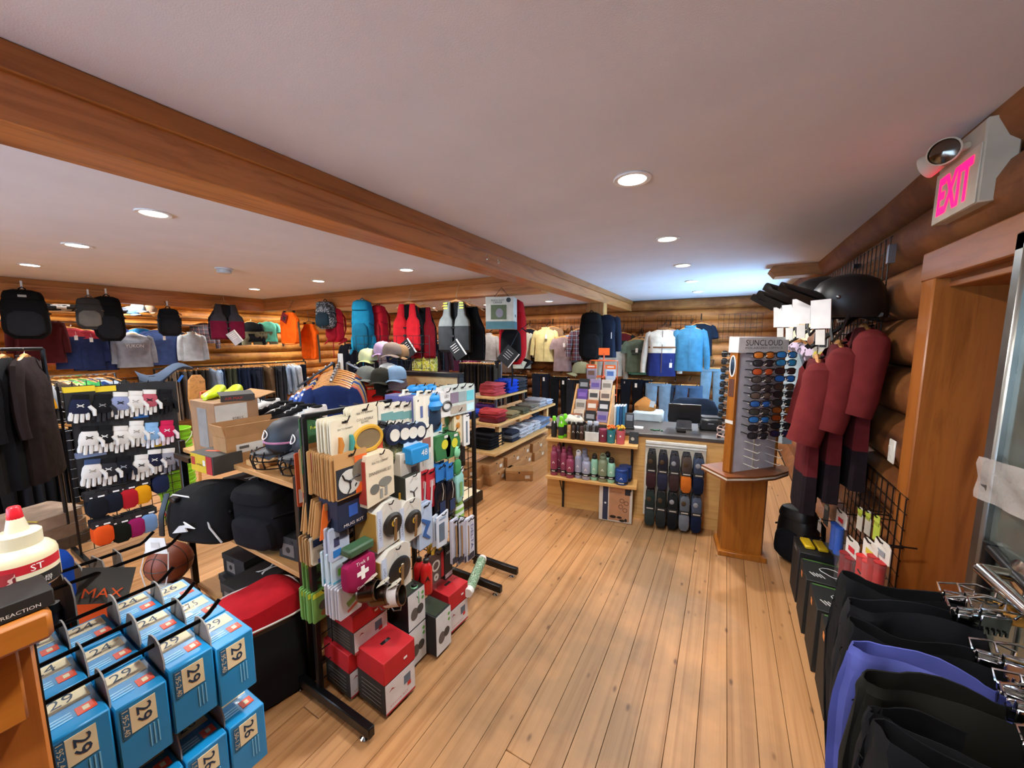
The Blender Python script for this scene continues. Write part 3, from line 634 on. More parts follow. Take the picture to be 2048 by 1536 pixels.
# upper wire grid
t = thing('wire_grid_panel', 'black wire grid on the log wall behind the helmets', 'grid panel', (.76, 3.72, 1.56), NX)
grid_panel(t, 1.62, .76)
for yy in (-.78, .2): part('wall_bracket', MB().box((yy, .0, .70), (.02, .04, .03)), BLKM, t)
part('wall_bracket', MB().box((-.0, 0, 0), (.03, .10, .03)).lathe([(.0, .0), (.022, 0), (.022, .004)], 12), STEEL, t, (.84, .0, .66), (PI/2, 0, 0))
# waterfall arms
def arm(label, y, x1=.46, z0=1.96, z1=1.70):
    t = thing('waterfall_hanger', label, 'display arm', (.75, y, z0))
    part('bar', MB().tube([(0, 0, 0), (x1-.75, 0, z1-z0)], .013, 4, flat=1.0), BLKM, t)
    for k in range(7):
        u = (k+.5)/7; part('stop_pin', lambda: MB().box((0, 0, .016), (.008, .012, .014)), BLKM, t, ((x1-.75)*u, 0, (z1-z0)*u), key='pin')
    part('end_stop', MB().tube([(x1-.75, 0, z1-z0), (x1-.77, 0, z1-z0+.02)], .012, 6), BLKM, t)
    part('grid_hook', MB().box((.01, 0, 0), (.02, .03, .09), b=.003), BLKM, t)
arm('sloping black display arm carrying the maroon shirts', 3.0)
arm('sloping black display arm carrying the pale tee and the camouflage tee', 4.10)
def red(label, x, tagc): 
    z = 1.96-(.75-x)/.29*.26
    s_ = shirt(label, (x, 3.0, z-.03), NX-.10, '#1d1419', W=.56, L=.93, D=.055, sleeve='short', yoke=.76, ycol='#5a1c20', sl=.40, cat='shirt', name='maroon_shirt', tagc=None, seed=2, group='maroon shirts on the sloping arm', scol='#6a2424', wide=True)
    if tagc:
        g = part('price_tag', MB().box((0, 0, 0), (.07, .002, .12)), mat(tagc, 'paper'), s_, (-.23, -.02, -.50), (0, .1, -1.0)); part('tag_print', MB().box((0, -.002, -.02), (.05, .001, .03)), mat('#9aa0a8', 'paper'), g)
red('maroon riding shirt nearest the log wall, its long sleeve hanging free', .71, None)
red('maroon riding shirt in the middle of three, white paper tag at its sleeve', .60, '#e6e2d8')
red('maroon riding shirt at the outer end of the arm, pale blue tag at its sleeve', .50, '#b9c8ea')
shirt('pale blue-white tee hanging next to the sunglasses tower', (.36, 3.98, 1.75), NX+.75, '#b9ccd4', W=.45, L=.80, sleeve='short', sl=.24, cat='tee', name='pale_tee', tagc=None, seed=1)
shirt('pink and black camouflage tee between the pale tee and the maroon shirts', (.54, 3.98, 1.80), NX+.3, '#cdb6cc', 'blotch', '#4a3a40', 1.4, W=.45, L=.78, sleeve='short', sl=.2, cat='tee', name='camouflage_tee', tagc='#f0eee8', seed=3)
# black visored helmets on hooks
def helmet_black(label, loc, rot, k=1.0):
    t = thing('bike_helmet', label, 'helmet', loc, rot, 'black visored helmets', 1.25)
    M1 = mat('#0f0f11', 'plain', .42); 
    part('shell', lambda: MB().loft([[(.105*r*math.cos(a), yo+.14*r*math.sin(a), z) for a in [2*PI*i/18 for i in range(18)]] for r, z, yo in ((.86, -.09, .03), (1.0, -.05, .012), (1.0, 0, 0), (.93, .045, 0), (.78, .078, 0), (.5, .10, 0), (.12, .112, 0))], 0, (False, True)), M1, t, key='bh')
    part('visor', lambda: MB().grid(lambda u, v: ((u-.5)*.19*(1-.35*v), -.115-.15*v, .035+.055*v-.05*(2*u-1)**2*(1-.4*v)), 8, 5), M1, t, key='bhv')
    part('visor_underside', lambda: MB().grid(lambda u, v: ((.5-u)*.17*(1-.35*v), -.115-.14*v, .028+.053*v-.05*(2*u-1)**2*(1-.4*v)), 8, 5), M1, t, key='bhv2')
    for q in range(5): part('vent', lambda: MB().ball((0, 0, 0), (.012, .045, .012), 8, 5), mat('#020203', 'plain'), t, (-.06+.03*q, -.02, .088-.012*abs(q-2)), key='bhvent')
    for s_ in (-1, 1): part('chin_strap', lambda: MB().tube([(s_*.09, -.02, -.06), (s_*.06, -.03, -.15), (0, -.04, -.20)], .007, 4), M1, t, key=('bhs', s_))
    part('rear_cradle', lambda: MB().tube([(-.08, .09, -.08), (0, .13, -.10), (.08, .09, -.08)], .012, 6), M1, t, key='bhr')
    for s_ in (-1, 1): part('visor_screw', lambda: MB().ball((0, -.07, 0), .009, 8, 5), STEEL, t, (s_*.098, 0, 0), key='bhsc')
    g = part('hang_tag', lambda: MB().box((0, 0, 0), (.09, .003, .13)), WHITE, t, (.10, -.13, -.075), (.1, 0, .6), key='bht')
    part('tag_stub', lambda: MB().box((0, 0, -.105), (.042, .003, .07)).box((0, .002, -.10), (.026, .006, .012), mi=0), mat('#dedbd2', 'paper'), g, key='bht2')
helmet_black('large black visored helmet nearest the wall grid edge', (.60, 2.90, 1.99), NX+.15)
for i, (x, y, z) in enumerate(((.54, 3.25, 2.03), (.52, 3.6, 2.02), (.50, 3.95, 2.03))): helmet_black(f'black visored helmet with white hang tag, {ORD[i+1]} in the row along the wall', (x, y, z), NX+.25)
t = thing('helmet_bracket', 'white angled wall bracket under the nearest black helmet', 'bracket', (.75, 3.02, 2.0), NX)
part('bracket_wire', MB().tube([(0, 0, .06), (0, -.01, -.10), (0, -.16, -.14), (0, -.18, -.06)], .008, 6), mat('#c9c6be', 'plain'), t); part('bracket_plate', MB().box((0, -.18, -.03), (.04, .004, .08)), mat('#c9c6be', 'plain'), t)
# sticker hang packs between the arms
for i, (y, c1) in enumerate(((3.42, '#c9b53a'), (3.62, '#d3c14a'))):
    t = thing('sock_pack', f'clear hang pack with yellow round label on the wall grid, {ORD[i]} behind the shirts', 'pack', (.60, y, 1.80), NX+.4)
    part('card', MB().prism([(-.035, -.2), (.035, -.2), (.045, -.17), (.045, 0), (-.045, 0), (-.045, -.17)], 0, .004), mat('#b8b2a6', 'paper'), t); disc(t, 'label', .032, c1, (0, -.003, -.165)); decal(t, 'header', .07, .10, '#141416', (0, -.003, -.05)); part('peg', lambda: peg_mb(.15), BLKM, t, (0, .155, -.012), (0, 0, 0), key=('peg', .15))
# lower wire grid with bicycle grips and parts
t = thing('wire_grid_panel', 'low black wire grid with bicycle grips beside the exit', 'grid panel', (.765, 2.80, .18), NX); grid_panel(t, .92, .84)
def lowpt(px, py, x=.66): return onX(px, py, x)
def grip_pack(label, loc, col, tc):
    t = thing('grip_pack', label, 'bicycle grips', loc, NX+.2, None, 1.3)
    for s_ in (-1, 1): part('grip', lambda: MB().lathe([(.016, 0), (.017, .003), (.015, .012), (.0162, .02), (.015, .03), (.0162, .045), (.015, .06), (.0162, .075), (.015, .09), (.0162, .105), (.017, .122), (.019, .126), (.019, .13)], 12), mat(col, 'rubber'), t, (s_*.02, -.01, -.20), key='grip')
    part('header_card', lambda: MB().prism([(-.045, -.07), (.0, -.09), (.045, -.07), (.045, -.012), (.03, 0), (-.03, 0), (-.045, -.012)], 0, .003), mat('#d2cdc4', 'paper'), t, key='gpc'); decal(t, 'card_print', .04, .02, tc, (0, -.002, -.045))
    part('peg', lambda: peg_mb(.09), BLKM, t, (0, .095, -.012), key=('peg', .09))
    part('blister', lambda: MB().box((0, -.012, -.14), (.09, .045, .135), b=.01), mat('#e8f0f2', 'glass', .08, scale=.04), t, key='gpb')
grip_pack('pair of blue rubber bicycle grips on the low wire grid', onX(1684, 1022, .66), '#0f52b8', '#c4202e')
for i, (x, y, z) in enumerate(((1706, 1078, .63), (1742, 1082, .66), (1766, 1082, .68))): grip_pack(('dark red bicycle grips under a white card, innermost of three packs', 'bright red bicycle grips with yellow print in the middle of three packs', 'red bicycle grips hanging nearest the doorway casing')[i], onX(x, y, z), ('#7d1218', '#c01e1e', '#a81a1a')[i], ('#c4202e', '#c9b53a', '#8a8d94')[i])
def smallcard(label, loc, rot, W, H, col, pr, tool=None, name='tool_card', header=None):
    t = thing(name, label, 'hang card', loc, rot)
    part('card', lambda: hangcard_mb(W, H, .003, tab=W*.6), mat(col, 'paper'), t, key=('hc', W, H)); decal(t, 'print_block', W*.7, H*.16, pr, (0, -.002, -H*.3))
    if header: decal(t, 'header', W*.9, H*.18, header, (0, -.0022, -H*.15))
    if tool: part('tool', lambda: MB().tube([(0, 0, 0), (.004, 0, -H*.2), (0, 0, -H*.5)], [W*.1, W*.16, W*.06], 8), mat(tool, 'plain'), t, (0, -.012, -H*.4), key=('tl', W, H))
    part('peg', lambda: peg_mb(.09), BLKM, t, (0, .095, -.012), key=('peg', .09))
    return t
smallcard('white tyre lever card at the inner end of the low grid', onX(1622, 1032, .66), NX+.2, .05, .10, '#cfc9bd', '#8a867c')
smallcard('second white tyre lever card on the low grid', onX(1640, 1036, .66), NX+.2, .05, .10, '#cfc9bd', '#8a867c')
smallcard('tall grey inner bag card behind the blue grips', onX(1655, 1000, .70), NX+.2, .07, .19, '#4a4640', '#8a867c')
smallcard('kraft tool card with dark purple tool under the blue grips', onX(1680, 1082, .68), NX+.2, .075, .19, '#b58a66', '#d8d4ca', '#2a2440')
smallcard('kraft tool card with orange tool near the lowest pegs', onX(1704, 1150, .64), NX+.2, .07, .17, '#a87850', '#d8702a', '#e07820')
smallcard('kraft card at the end of the lowest peg row', onX(1724, 1145, .64), NX+.2, .08, .16, '#9a6c44', '#6b4a30')
for i, (x, y) in enumerate(((1722, 1015), (1738, 1022), (1756, 1032))): smallcard(f'lime and white hang card on the top peg row, {ORD[i]} towards the doorway', onX(x, y, .70), NX+.2, .05, .13, ('#c2bcae', '#b8b2a4', '#a9b840')[i], '#8f9a2e', header='#a9b840')
# stack of black cable lock boxes on the floor
BOXK = '#141513'
def lockbox(label, y, h, lock, depth=.26, top=True):
    t = thing('lock_box', label, 'box', (.63, y, 0), NX-.04)
    carton(t, depth, .27, h, BOXK); 
    if top:
        part('cable_print', lambda: MB().tube([(.02+.045*math.cos(a)*(1+.3*math.sin(2*a)), .02+.06*math.sin(a)-.01*math.cos(3*a), 0) for a in [i*PI/8 for i in range(17)]], .0022, 4), mat('#c9c9c4', 'plain'), t, (-.03, -.01, h+.002), key='cblp')
        decal(t, 'brand_bar', .10, .03, '#3f8a3a', (.06, .10, h+.001), (PI/2, 0, .6)); 
        decal(t, 'green_edge', .012, .25, '#3f6a2a', (-depth/2+.012, 0, h+.001), (PI/2, 0, 0))
        if lock: part('lock_print', lambda: MB().box((0, 0, 0), (.05, .022, .002)).box((.018, .012, 0), (.012, .03, .002)), mat(lock, 'plain'), t, (-.06, .09, h+.002), key='lockp')
        for q in range(4): decal(t, 'print_bar', .045, .006, '#b8b8b4', (.05, -.05-.016*q, h+.001), (PI/2, 0, .5))
    decal(t, 'price_sticker', .035, .03, '#e08a4a', (-.02, -.137, h-.05))
    return t
lockbox('black cable lock box with blue lock print, nearest of the floor row', 2.17, .37, '#2a9ad8')
lockbox('black cable lock box with no coloured lock, middle of the floor row', 2.47, .36, None)
lockbox('black cable lock box with red lock print, farthest of the three', 2.77, .35, '#c8342a')
t = lockbox('tall dark carton on the floor at the near end of the lock boxes', 1.86, .33, None, .24, False)
decal(t, 'silver_label', .10, .03, '#8d8d88', (0, -.10, .332), (PI/2, 0, 0))
t = thing('lining_sheet', 'pale cardboard liner standing behind the lock boxes', 'cardboard', (.782, 2.47, 0)); part('sheet', MB().box((0, 0, .22), (.006, 1.0, .44)), mat('#c4beb4', 'paper'), t)
t = thing('pedal_pack', 'black pedal box with two yellow pedals on top', 'box', (.60, 3.08, 0), NX); carton(t, .24, .2, .36, '#101012'); text('DEITY', .10, mat('#c9c9c4', 'plain'), t, (0, -.102, .33))
for q in range(2): part('yellow_pedal', MB().box((0, 0, 0), (.13, .055, .022), b=.005), mat('#d9b312', 'plain'), t, (-.01, -.04+.07*q, .372+.0*q), (0, 0, .1))
backpack('glossy black pack slumped on the floor behind the lock boxes', onZ(1583, 1128, 0)+Vector((0.03, .06, .50)), -.8, '#0c0c0e', acc='#101014', W=.28, H=.44, D=.2, kind='plain')
t = thing('blue_pouch', 'bright blue upright pouch beside the glossy black pack', 'pouch', onX(1600, 1062, .60)+Vector((0, 0, -.02)), NX+.3); part('pouch_body', MB().loft([ring(.035, .018, 0, 12), ring(.04, .02, .08, 12), ring(.036, .015, .16, 12), ring(.03, .004, .19, 12)]), mat('#1a7fc0', 'gloss'), t); decal(t, 'print_strip', .012, .09, '#d8e6f0', (0, -.021, .08))
# leggings on clip hangers, near corner
t = thing('clothes_rail', 'black steel rail the leggings hang from', 'clothes rail', (0, 0, 0))
part('rail_bar', MB().tube([(.72, 1.62, 1.135), (.56, .35, 1.135)], .014, 10), BLKM, t)
for p in ((.72, 1.62), (.56, .35)): part('post', MB().tube([(p[0], p[1], 0), (p[0], p[1], 1.15)], .016, 10), BLKM, t)
part('foot', MB().box((.70, 1.62, .015), (.3, .04, .03)).box((.58, .35, .015), (.3, .04, .03)), BLKM, t)
def chrome_clip_mb():
    m = MB()
    m.box((0, -.010, -.012), (.055, .004, .045), b=.002, rot=(.12, 0, 0)).box((0, .010, -.012), (.055, .004, .045), b=.002, rot=(-.12, 0, 0))
    m.tube([(-.03, -.012, .012), (-.034, -.02, .03), (0, -.026, .036), (.034, -.02, .03), (.03, -.012, .012)], .003, 6)
    m.tube([(-.03, .012, .012), (-.034, .02, .03), (0, .026, .036), (.034, .02, .03), (.03, .012, .012)], .003, 6)
    m.tube([(-.03, 0, .004), (.03, 0, .004)], .008, 8)
    for q in range(5): m.box((-.02+.01*q, -.014, -.03), (.004, .004, .012))
    return m
LEG = (('#101012', 'black leggings farthest from the camera on the rail', 1.40), ('#17171a', 'black leggings second from the far end of the rail', 1.29), ('#0e0e10', 'black leggings third from the far end with a wide waistband', 1.18), ('#4a5090', 'periwinkle blue leggings in the middle of the black ones', 1.08), ('#15140f', 'dark olive-black leggings just in front of the blue pair', 1.00), ('#121214', 'black leggings sixth along the rail', .92), ('#0f0f11', 'black leggings with an open waist, second nearest the camera', .83), ('#161514', 'soft charcoal leggings with a gaping waist nearest the camera', .72))
for i, (c, lb, y) in enumerate(LEG):
    xc = .47+(y-1.2)*.12-.02; z = 1.045+.012*math.sin(i*2.1)
    t = thing('leggings', lb, 'leggings', (xc, y, z), .22*math.sin(i*1.7)-.03, 'leggings on the near rail'); m0 = mat(c, 'fabric')
    def lg(s_=i):
        r = random.Random(s_); m = MB(); ph = r.uniform(0, 6); R = []
        R2 = []
        for k, (z_, hw, hd) in enumerate(((0.0, .135, .030), (-.015, .138, .036), (-.03, .14, .040), (-.06, .143, .041), (-.09, .145, .042), (-.14, .15, .044), (-.2, .155, .045), (-.32, .15, .043), (-.45, .14, .04), (-.7, .115, .038), (-.98, .09, .034))):
            R.append([(a+r.uniform(-.004, .004), b_, c_+(.012*math.sin(a*25+ph) if k < 2 else 0)) for a, b_, c_ in ring(hw, hd, z_, 44, .75, wav=.008+.003*min(k, 6), k=3, ph=ph)])
        R.insert(0, [(a*.985, b_*.93, c_-.001) for a, b_, c_ in R[0]]); R.insert(0, [(a*.97, b_*.90, c_-.12) for a, b_, c_ in R[1]])
        return m.loft(R, 0, (True, False))
    part('legs', lg, m0, t)
    part('waist_seam', MB().loft([ring(.1462, .0435, z_, 20, .75) for z_ in (-.088, -.092)], 0, (False, False)), m0, t)
    h = part('hanger_bar', MB().box((.27, 0, .02), (.26, .012, .026), b=.003), mat(('#c8913f', '#b9803a', '#d29a48')[i % 3], 'woodx', .3), t)
    part('chrome_clip', chrome_clip_mb, CHROME, h, (.105, 0, .01), key='ccl'); part('chrome_clip', chrome_clip_mb, CHROME, h, (.135, -.018, .028), key='ccl')
    part('hook', MB().tube([(.22, 0, .03), (.22, 0, .05)]+[(.22, .016*math.sin(a), .066-.016*math.cos(a)) for a in [k*PI/5 for k in range(8)]], .003, 5), CHROME, h)
# ================================================================ near corner: cabinet with inner tubes, sealant, balls
CZ = 1.38
t = thing('wood_cabinet', 'orange stained wooden cabinet with thick top at the near corner', 'cabinet', (0, 0, 0))
CW = mat('#a2601f', 'wood', .35, col2='#7c4414'); CWZ = mat('#96561f', 'woodz', .4, col2='#6e3a12')
part('top', MB().box((-1.35, -.60, CZ-.021), (1.12, 1.40, .042), b=.006), CW, t)
part('carcass', MB().box((-1.36, -.612, (CZ-.042)/2), (1.06, 1.394, CZ-.044), b=.004), CWZ, t)
part('front_rail', MB().box((-.822, -.62, CZ-.10), (.018, 1.38, .11), b=.003), CW, t)
t = thing('warning_carton', 'flat black carton with white warning print on the cabinet top', 'box', (-.832, -.10, CZ+.001), (0, 0, PI/2))
part('carton_body', MB().box((0, 0, .012), (.41, .066, .024), b=.0015), mat('#141210', 'paper'), t)
text('MAY CAUSE ALLERGIC REACTION', .105, mat('#d8d4ca', 'paper'), t, (.14, -.0335, .008))
def sealant(label, x, y, rz=1.15):
    t = thing('sealant_bottle', label, 'bottle', (x, y, CZ+.001), rz, None, .86)
    part('jug', MB().lathe([(.039, 0), (.042, .004), (.042, .054), (.040, .062), (.034, .070), (.026, .074)], 32), mat('#d8cda8', 'gloss', .3), t)
    part('collar_cap', MB().lathe([(.026, .073), (.027, .074), (.027, .096), (.024, .099), (.014, .100), (.0095, .124)], 24), mat('#d9d2b4', 'gloss', .35), t)
    part('red_tip', MB().lathe([(.0095, .122), (.0098, .123), (.0078, .142), (.006, .144)], 16), mat('#cf1f2c', 'plain', .35), t)
    def wrap(z0, z1, a0, a1, r=.0423): return MB().loft([[(r*math.sin(a), -r*math.cos(a), z) for a in [a0+(a1-a0)*i/20 for i in range(21)]] for z in (z0, z1)], 0, (False, False), False)
    part('label_red', wrap(.034, .050, -1.6, 1.6), mat('#b81524', 'paper'), t); part('label_cream', wrap(.026, .034, -1.6, 1.6), mat('#d9d0b0', 'paper'), t); part('label_black', wrap(.004, .026, -1.6, 1.6), mat('#12100e', 'paper'), t)
    part('label_picture', wrap(.022, .042, -1.3, .1, .0426), mat('#8e1f24', 'blotch', col2='#c9a89a', scale=6), t)
    text('ST', .016, WHITE, t, (.027, -.0345, .042), (0, 0, .66)); text('TUBELESS\nSEALANT', .026, WHITE, t, (.029, -.034, .015), (0, 0, .7))
sealant('white sealant bottle with red and black label behind the black carton', -.905, .094)
sealant('white sealant bottle with red cap at the picture edge', -.985, .045)
BLUE = mat('#0f7fb8', 'paper', .4); CREAM = mat('#d8cba4', 'paper'); NAVY = '#12304a'
def tubebox(label, x, y, ztop, num, rng, tab=True):
    t = thing('inner_tube_box', label, 'box', (x, y, ztop), 0, 'blue inner tube boxes'); W, D, H = .118, .073, .140
    part('carton', lambda: MB().box((0, 0, -H/2), (W, D, H), b=.0025), BLUE, t, key='tbox')
    if tab: part('hang_tab', lambda: MB().prism([(-.040, -.01), (.040, -.01), (.040, .018), (.026, .046), (.01, .052), (-.01, .052), (-.026, .046), (-.040, .018)], -D/2-.001, -D/2+.0015), mat('#8f8c88', 'paper'), t, key='ttab')
    hx = W/2+.0008
    part('size_panel', lambda: MB().box((hx, .0, -.036), (.001, .036, .052)), CREAM, t, key='tsp'); part('range_panel', lambda: MB().box((hx, -.024, -.036), (.001, .011, .058)), mat('#1d5a80', 'paper'), t, key='trp')
    text(num, .036, mat(NAVY, 'paper'), t, (hx+.001, .001, -.034), (0, PI/2, PI/2), h=.021, bold=.01); text(rng, .05, CREAM, t, (hx+.001, -.024, -.036), (0, PI/2, PI/2), h=.008)
    for q in range(3): part('side_print', lambda: MB().box((hx, 0, 0), (.0008, .002, .045)), mat('#6fb6d6', 'paper'), t, (0, .018-.006*q, -.09), key='tpr')
    part('top_panel', lambda: MB().box((-.03, .0, .0005), (.040, .056, .001)), CREAM, t, key='ttp'); text(num, .03, mat(NAVY, 'paper'), t, (-.032, -.004, .0016), (-PI/2, 0, PI/2), h=.026)
    part('valve_square', lambda: MB().box((.020, .016, .0005), (.024, .024, .001)), mat('#d8482a', 'paper'), t, key='tvs'); part('valve_mark', lambda: MB().box((.020, .016, .0012), (.012, .008, .001)), CREAM, t, key='tvm')
    part('top_stripes', lambda: MB().box((.012, -.016, .0006), (.003, .03, .001)).box((.020, -.016, .0006), (.003, .03, .001)).box((.028, -.016, .0006), (.003, .03, .001)), mat('#8cc6e2', 'paper'), t, key='tts')
    part('film', lambda: MB().grid(lambda u, v: (-.04+.07*u, -.03+.055*v, .003+.002*math.sin(u*13+v*7)), 6, 5), mat('#eef4f8', 'glass', .1, scale=.10), t, key='tfilm')
COLN = {0: 'outer column', 1: 'middle column', 2: 'inner column'}
for c, x in enumerate((-.974, -1.098, -1.222)):
    for j in range(4):
        num, rng = (('29', '1.95-2.40'), ('24', '1.75-2.10'), ('27.5', '1.95-2.40'))[0 if c == 0 else (2 if j == 3 and c == 1 else 1)]
        if c == 2 and j == 3: num = '26'
        tubebox(f'blue inner tube box {num.replace(".", "point") if 0 else dict(zip(("29", "24", "26"), ("twenty-nine", "twenty-four", "twenty-six"))).get(num, "twenty-seven")}, upper pegs, {COLN[c]}, {ORD[j]} from the cabinet', x, .125+.077*j, 1.10-.012*(j % 2), num, rng)
for c, x in enumerate((-.974, -1.098)):
    for j in range(4 if c == 0 else 4):
        if c == 0 and j == 0: continue
        tubebox(f'blue inner tube box on the lower pegs, {COLN[c]}, {ORD[j]} from the cabinet', x, (.135+.077*j), .885, '26', '1.50-1.75')
t = thing('peg_panel', 'black steel peg panel with long hooks on the cabinet end', 'peg panel', (0, .088, 0))
part('panel', MB().box((-1.27, 0, .95), (.78, .008, .76)), BLKM, t)
for x, z, L in ((-.974, 1.135, .235), (-1.098, 1.135, .235), (-1.222, 1.135, .235), (-.974, .92, .235), (-1.098, .92, .235), (-1.36, 1.16, .30), (-1.50, 1.138, .28)): part('peg', MB().tube([(x, 0, z), (x, L, z), (x, L+.012, z+.006), (x, L+.034, z+.026)], .0045, 8), mat('#1a1a1c', 'metal', .3), t)
# multi-tool packs on the inner pegs
for i, (x, y, z, lb) in enumerate(((-1.36, .20, 1.155, 'nearest'), (-1.50, .205, 1.13, 'second'), (-1.50, .243, 1.13, 'third'), (-1.50, .278, 1.13, 'fourth'), (-1.50, .318, 1.13, 'farthest'))):
    t = thing('tool_pack', f'grey hang card with bottled tool on the long pegs, {lb} of five', 'hang card', (x, y, z+.012), .12*(i % 2), 'grey hang cards on the long pegs')
    part('card', lambda: MB().prism([(-.04, -.22), (.04, -.22), (.045, -.21), (.045, -.03), (.03, 0), (-.03, 0), (-.045, -.03), (-.045, -.21)], 0, .003), mat('#6b6763', 'paper'), t, key='mtc')
    part('blister', lambda: MB().lathe([(.018, -.19), (.02, -.18), (.02, -.10), (.009, -.085), (.009, -.06)], 12), mat('#14234e' if i % 2 else '#1a1a22', 'gloss'), t, (0, -.025, 0), key='mtb'); part('stopper', lambda: MB().lathe([(.011, -.062), (.011, -.04)], 10), BLACK, t, (0, -.025, 0), key='mts')
t = thing('mini_tool_card', 'twisted grey and orange hang card reading MAX MINI', 'hang card', (-1.345, .268, 1.16), (0, .3, 1.05))
part('card', MB().grid(lambda u, v: (-.05+.10*u, .012*math.sin(v*4), .01-.20*v-.02*(u-.5)*v), 4, 8), mat('#55524e', 'paper'), t); part('card_print', MB().grid(lambda u, v: (-.045+.09*u, -.002+.012*math.sin((.5+.45*v)*4), -.09-.09*v+.05*(1-u)*v), 3, 6), mat('#e2561c', 'paper'), t)
text('MAX', .075, mat('#f0602a', 'paper'), t, (0, .006, -.06)); text('MINI', .05, WHITE, t, (.01, .008, -.14))
# basketballs in carry cards
BALL = mat('#7d3a20', 'rubber', .55)
for lb, (bx, by, bz) in (('upper basketball in a white carry card', (-2.96, .85, .365)), ('lower basketball standing on the floor under the other', (-2.96, .85, .121))):
    t = thing('basketball', lb, 'basketball', (bx, by, bz), .5)
    part('ball', lambda: MB().ball((0, 0, 0), .118, 24, 16), BALL, t, key='bball')
    for q, rt_ in enumerate(((0, 0, 0), (PI/2, 0, 0), (PI/2, 0, PI/2))): part('seam', lambda: MB().tube([(.1185*math.cos(a), .1185*math.sin(a), 0) for a in [i*PI/16 for i in range(33)]], .0025, 4), BLACK, t, (0, 0, 0), rt_, key='bseam')
    for s_ in (-1, 1): part('side_seam', lambda: MB().tube([(.075*math.cos(a), -.0915, .075*math.sin(a)) for a in [i*PI/12 for i in range(25)]], .0025, 4), BLACK, t, (0, 0, 0), (0, 0, 0 if s_ < 0 else PI), key='bseam2')
    if 'upper' in lb:
        part('carry_card', MB().prism([(-.07, .10), (.07, .10), (.06, .20), (-.06, .20)], -.075, -.072), WHITE, t); decal(t, 'price_label', .05, .035, '#d8d2cc', (0, -.077, .155)); part('card_strap', MB().tube([(-.072, -.073, .11), (-.085, -.10, 0), (-.06, -.105, -.10)], .004, 4).tube([(.072, -.073, .11), (.085, -.10, 0), (.06, -.105, -.10)], .004, 4), WHITE, t)
        part('card_foot', MB().prism([(-.06, -.10), (.06, -.10), (.075, -.125), (-.075, -.125)], -.11, -.06), mat('#c9c6c0', 'paper'), t)
t = thing('stuff_sack', 'royal blue nylon stuff sack on the floor behind the sealant', 'bag', (-3.75, .42, .0), .4); part('sack', sbox(.2, .17, .42, 6, .6, 20, .8), mat('#123f9a', 'fabric'), t); part('drawcord', MB().tube([(-.02, 0, .42), (.0, -.02, .46), (.03, 0, .42)], .006, 5), mat('#0b2050', 'fabric'), t)
t = thing('camp_pad', 'ribbed tan folded pad stack beyond the blue sack', 'folded pad', (-4.95, .62, .0), .3, None, .75)
for q in range(3): part('pad_layer', MB().loft([[(x, y, z+.008*math.sin(y*60)) for x, y, z in ring(.34-.01*q, .30-.02*q, .14*q+zz, 24, .35)] for zz in (0.0, .01, .12, .135)]), mat(('#5a4a3c', '#8a7360', '#9a8370', '#a48d78')[q], 'fabric'), t)
part('yellow_cord', MB().tube([(-.25, -.1, 0), (-.1, -.14, .02), (.1, -.16, .01), (.28, -.12, 0)], .008, 6), mat('#b9a02a', 'plain'), t, (.1, -.05, .43))
# ================================================================ camp goods rack: double wire grid on feet, pegs facing +x
GX = -1.62; GY0, GY1, GZ = .96, 2.26, 1.41
t = thing('camp_rack', 'tall black wire grid rack full of camping goods', 'display rack', (GX, (GY0+GY1)/2, 0))
grid_panel(t, GY1-GY0, GZ-.10, (0, 0, .10), (0, 0, FACE_X), .0755)
for y in (-(GY1-GY0)/2, 0, (GY1-GY0)/2):
    part('post', MB().box((0, y, GZ/2), (.026, .026, GZ), b=.003), BLKM, t)
for y in (-(GY1-GY0)/2-.012, .42, (GY1-GY0)/2):
    f_ = part('foot', MB().box((.09, y, .055), (.58, .032, .05), b=.004), BLKM, t)
    part('levelling_foot', MB().lathe([(.018, 0), (.02, .004), (.008, .012), (.006, .032)], 14), CHROME, f_, (.33, y, 0)); part('levelling_foot', MB().lathe([(.018, 0), (.02, .004), (.008, .012), (.006, .032)], 14), CHROME, f_, (-.15, y, 0))
part('top_bar', MB().box((0, 0, GZ), (.026, GY1-GY0, .022), b=.003), BLKM, t)
RACK = t
def gp(px, py, x=-1.45): return onX(px, py, x)
def pegat(y, z, L=.24): part('peg', lambda: peg_mb(L), BLKM, RACK, (0.004, y-(GY0+GY1)/2, z), (0, 0, FACE_X), key=('peg', L))
GRP = [0]
def stack(name, cat, mk, front, n, pitch, labels, back=None, jitter=.0, tilt=0.0, hang=True, z=None, S=1.3):
    """n alike packs on one peg; front = pixel of the front pack's top centre on plane x"""
    px, py, x = front; r_ = ray(px, py)
    if r_.y/r_.x*x < GY0+.03: x = (GY0+.03)*r_.x/r_.y
    p = onX(px, py, x); r = random.Random(int(px*7+py)); p.z += .012
    proto = None
    if hang: pegat(p.y, p.z-.012, max(.05, x-GX+.005))
    for k in range(n):
        loc = (x-pitch*k, p.y+r.uniform(-jitter, jitter), p.z); rz = FACE_X+r.uniform(-jitter, jitter)*6
        lb = labels[k] if isinstance(labels, (list, tuple)) and k < len(labels) else (labels if isinstance(labels, str) else labels[-1])
        if n > 1 and isinstance(labels, str): lb = labels+(', front of its peg' if k == 0 else f', {ORD[k]} back on its peg')
        if proto is None:
            proto = thing(name, lb, cat, loc, (tilt, 0, rz), labels if isinstance(labels, str) and n > 1 else None, S); mk(proto)
        else: dup(proto, loc, (tilt, 0, rz), lb)
    return proto
def slot(t, w=.022, z=-.012, c='#15120f'): part('hang_slot', lambda: MB().box((0, 0, 0), (w, .0016, .006)), mat(c, 'paper'), t, (0, -.002, z), key=('slot', w))
CRM = '#d6cdb4'
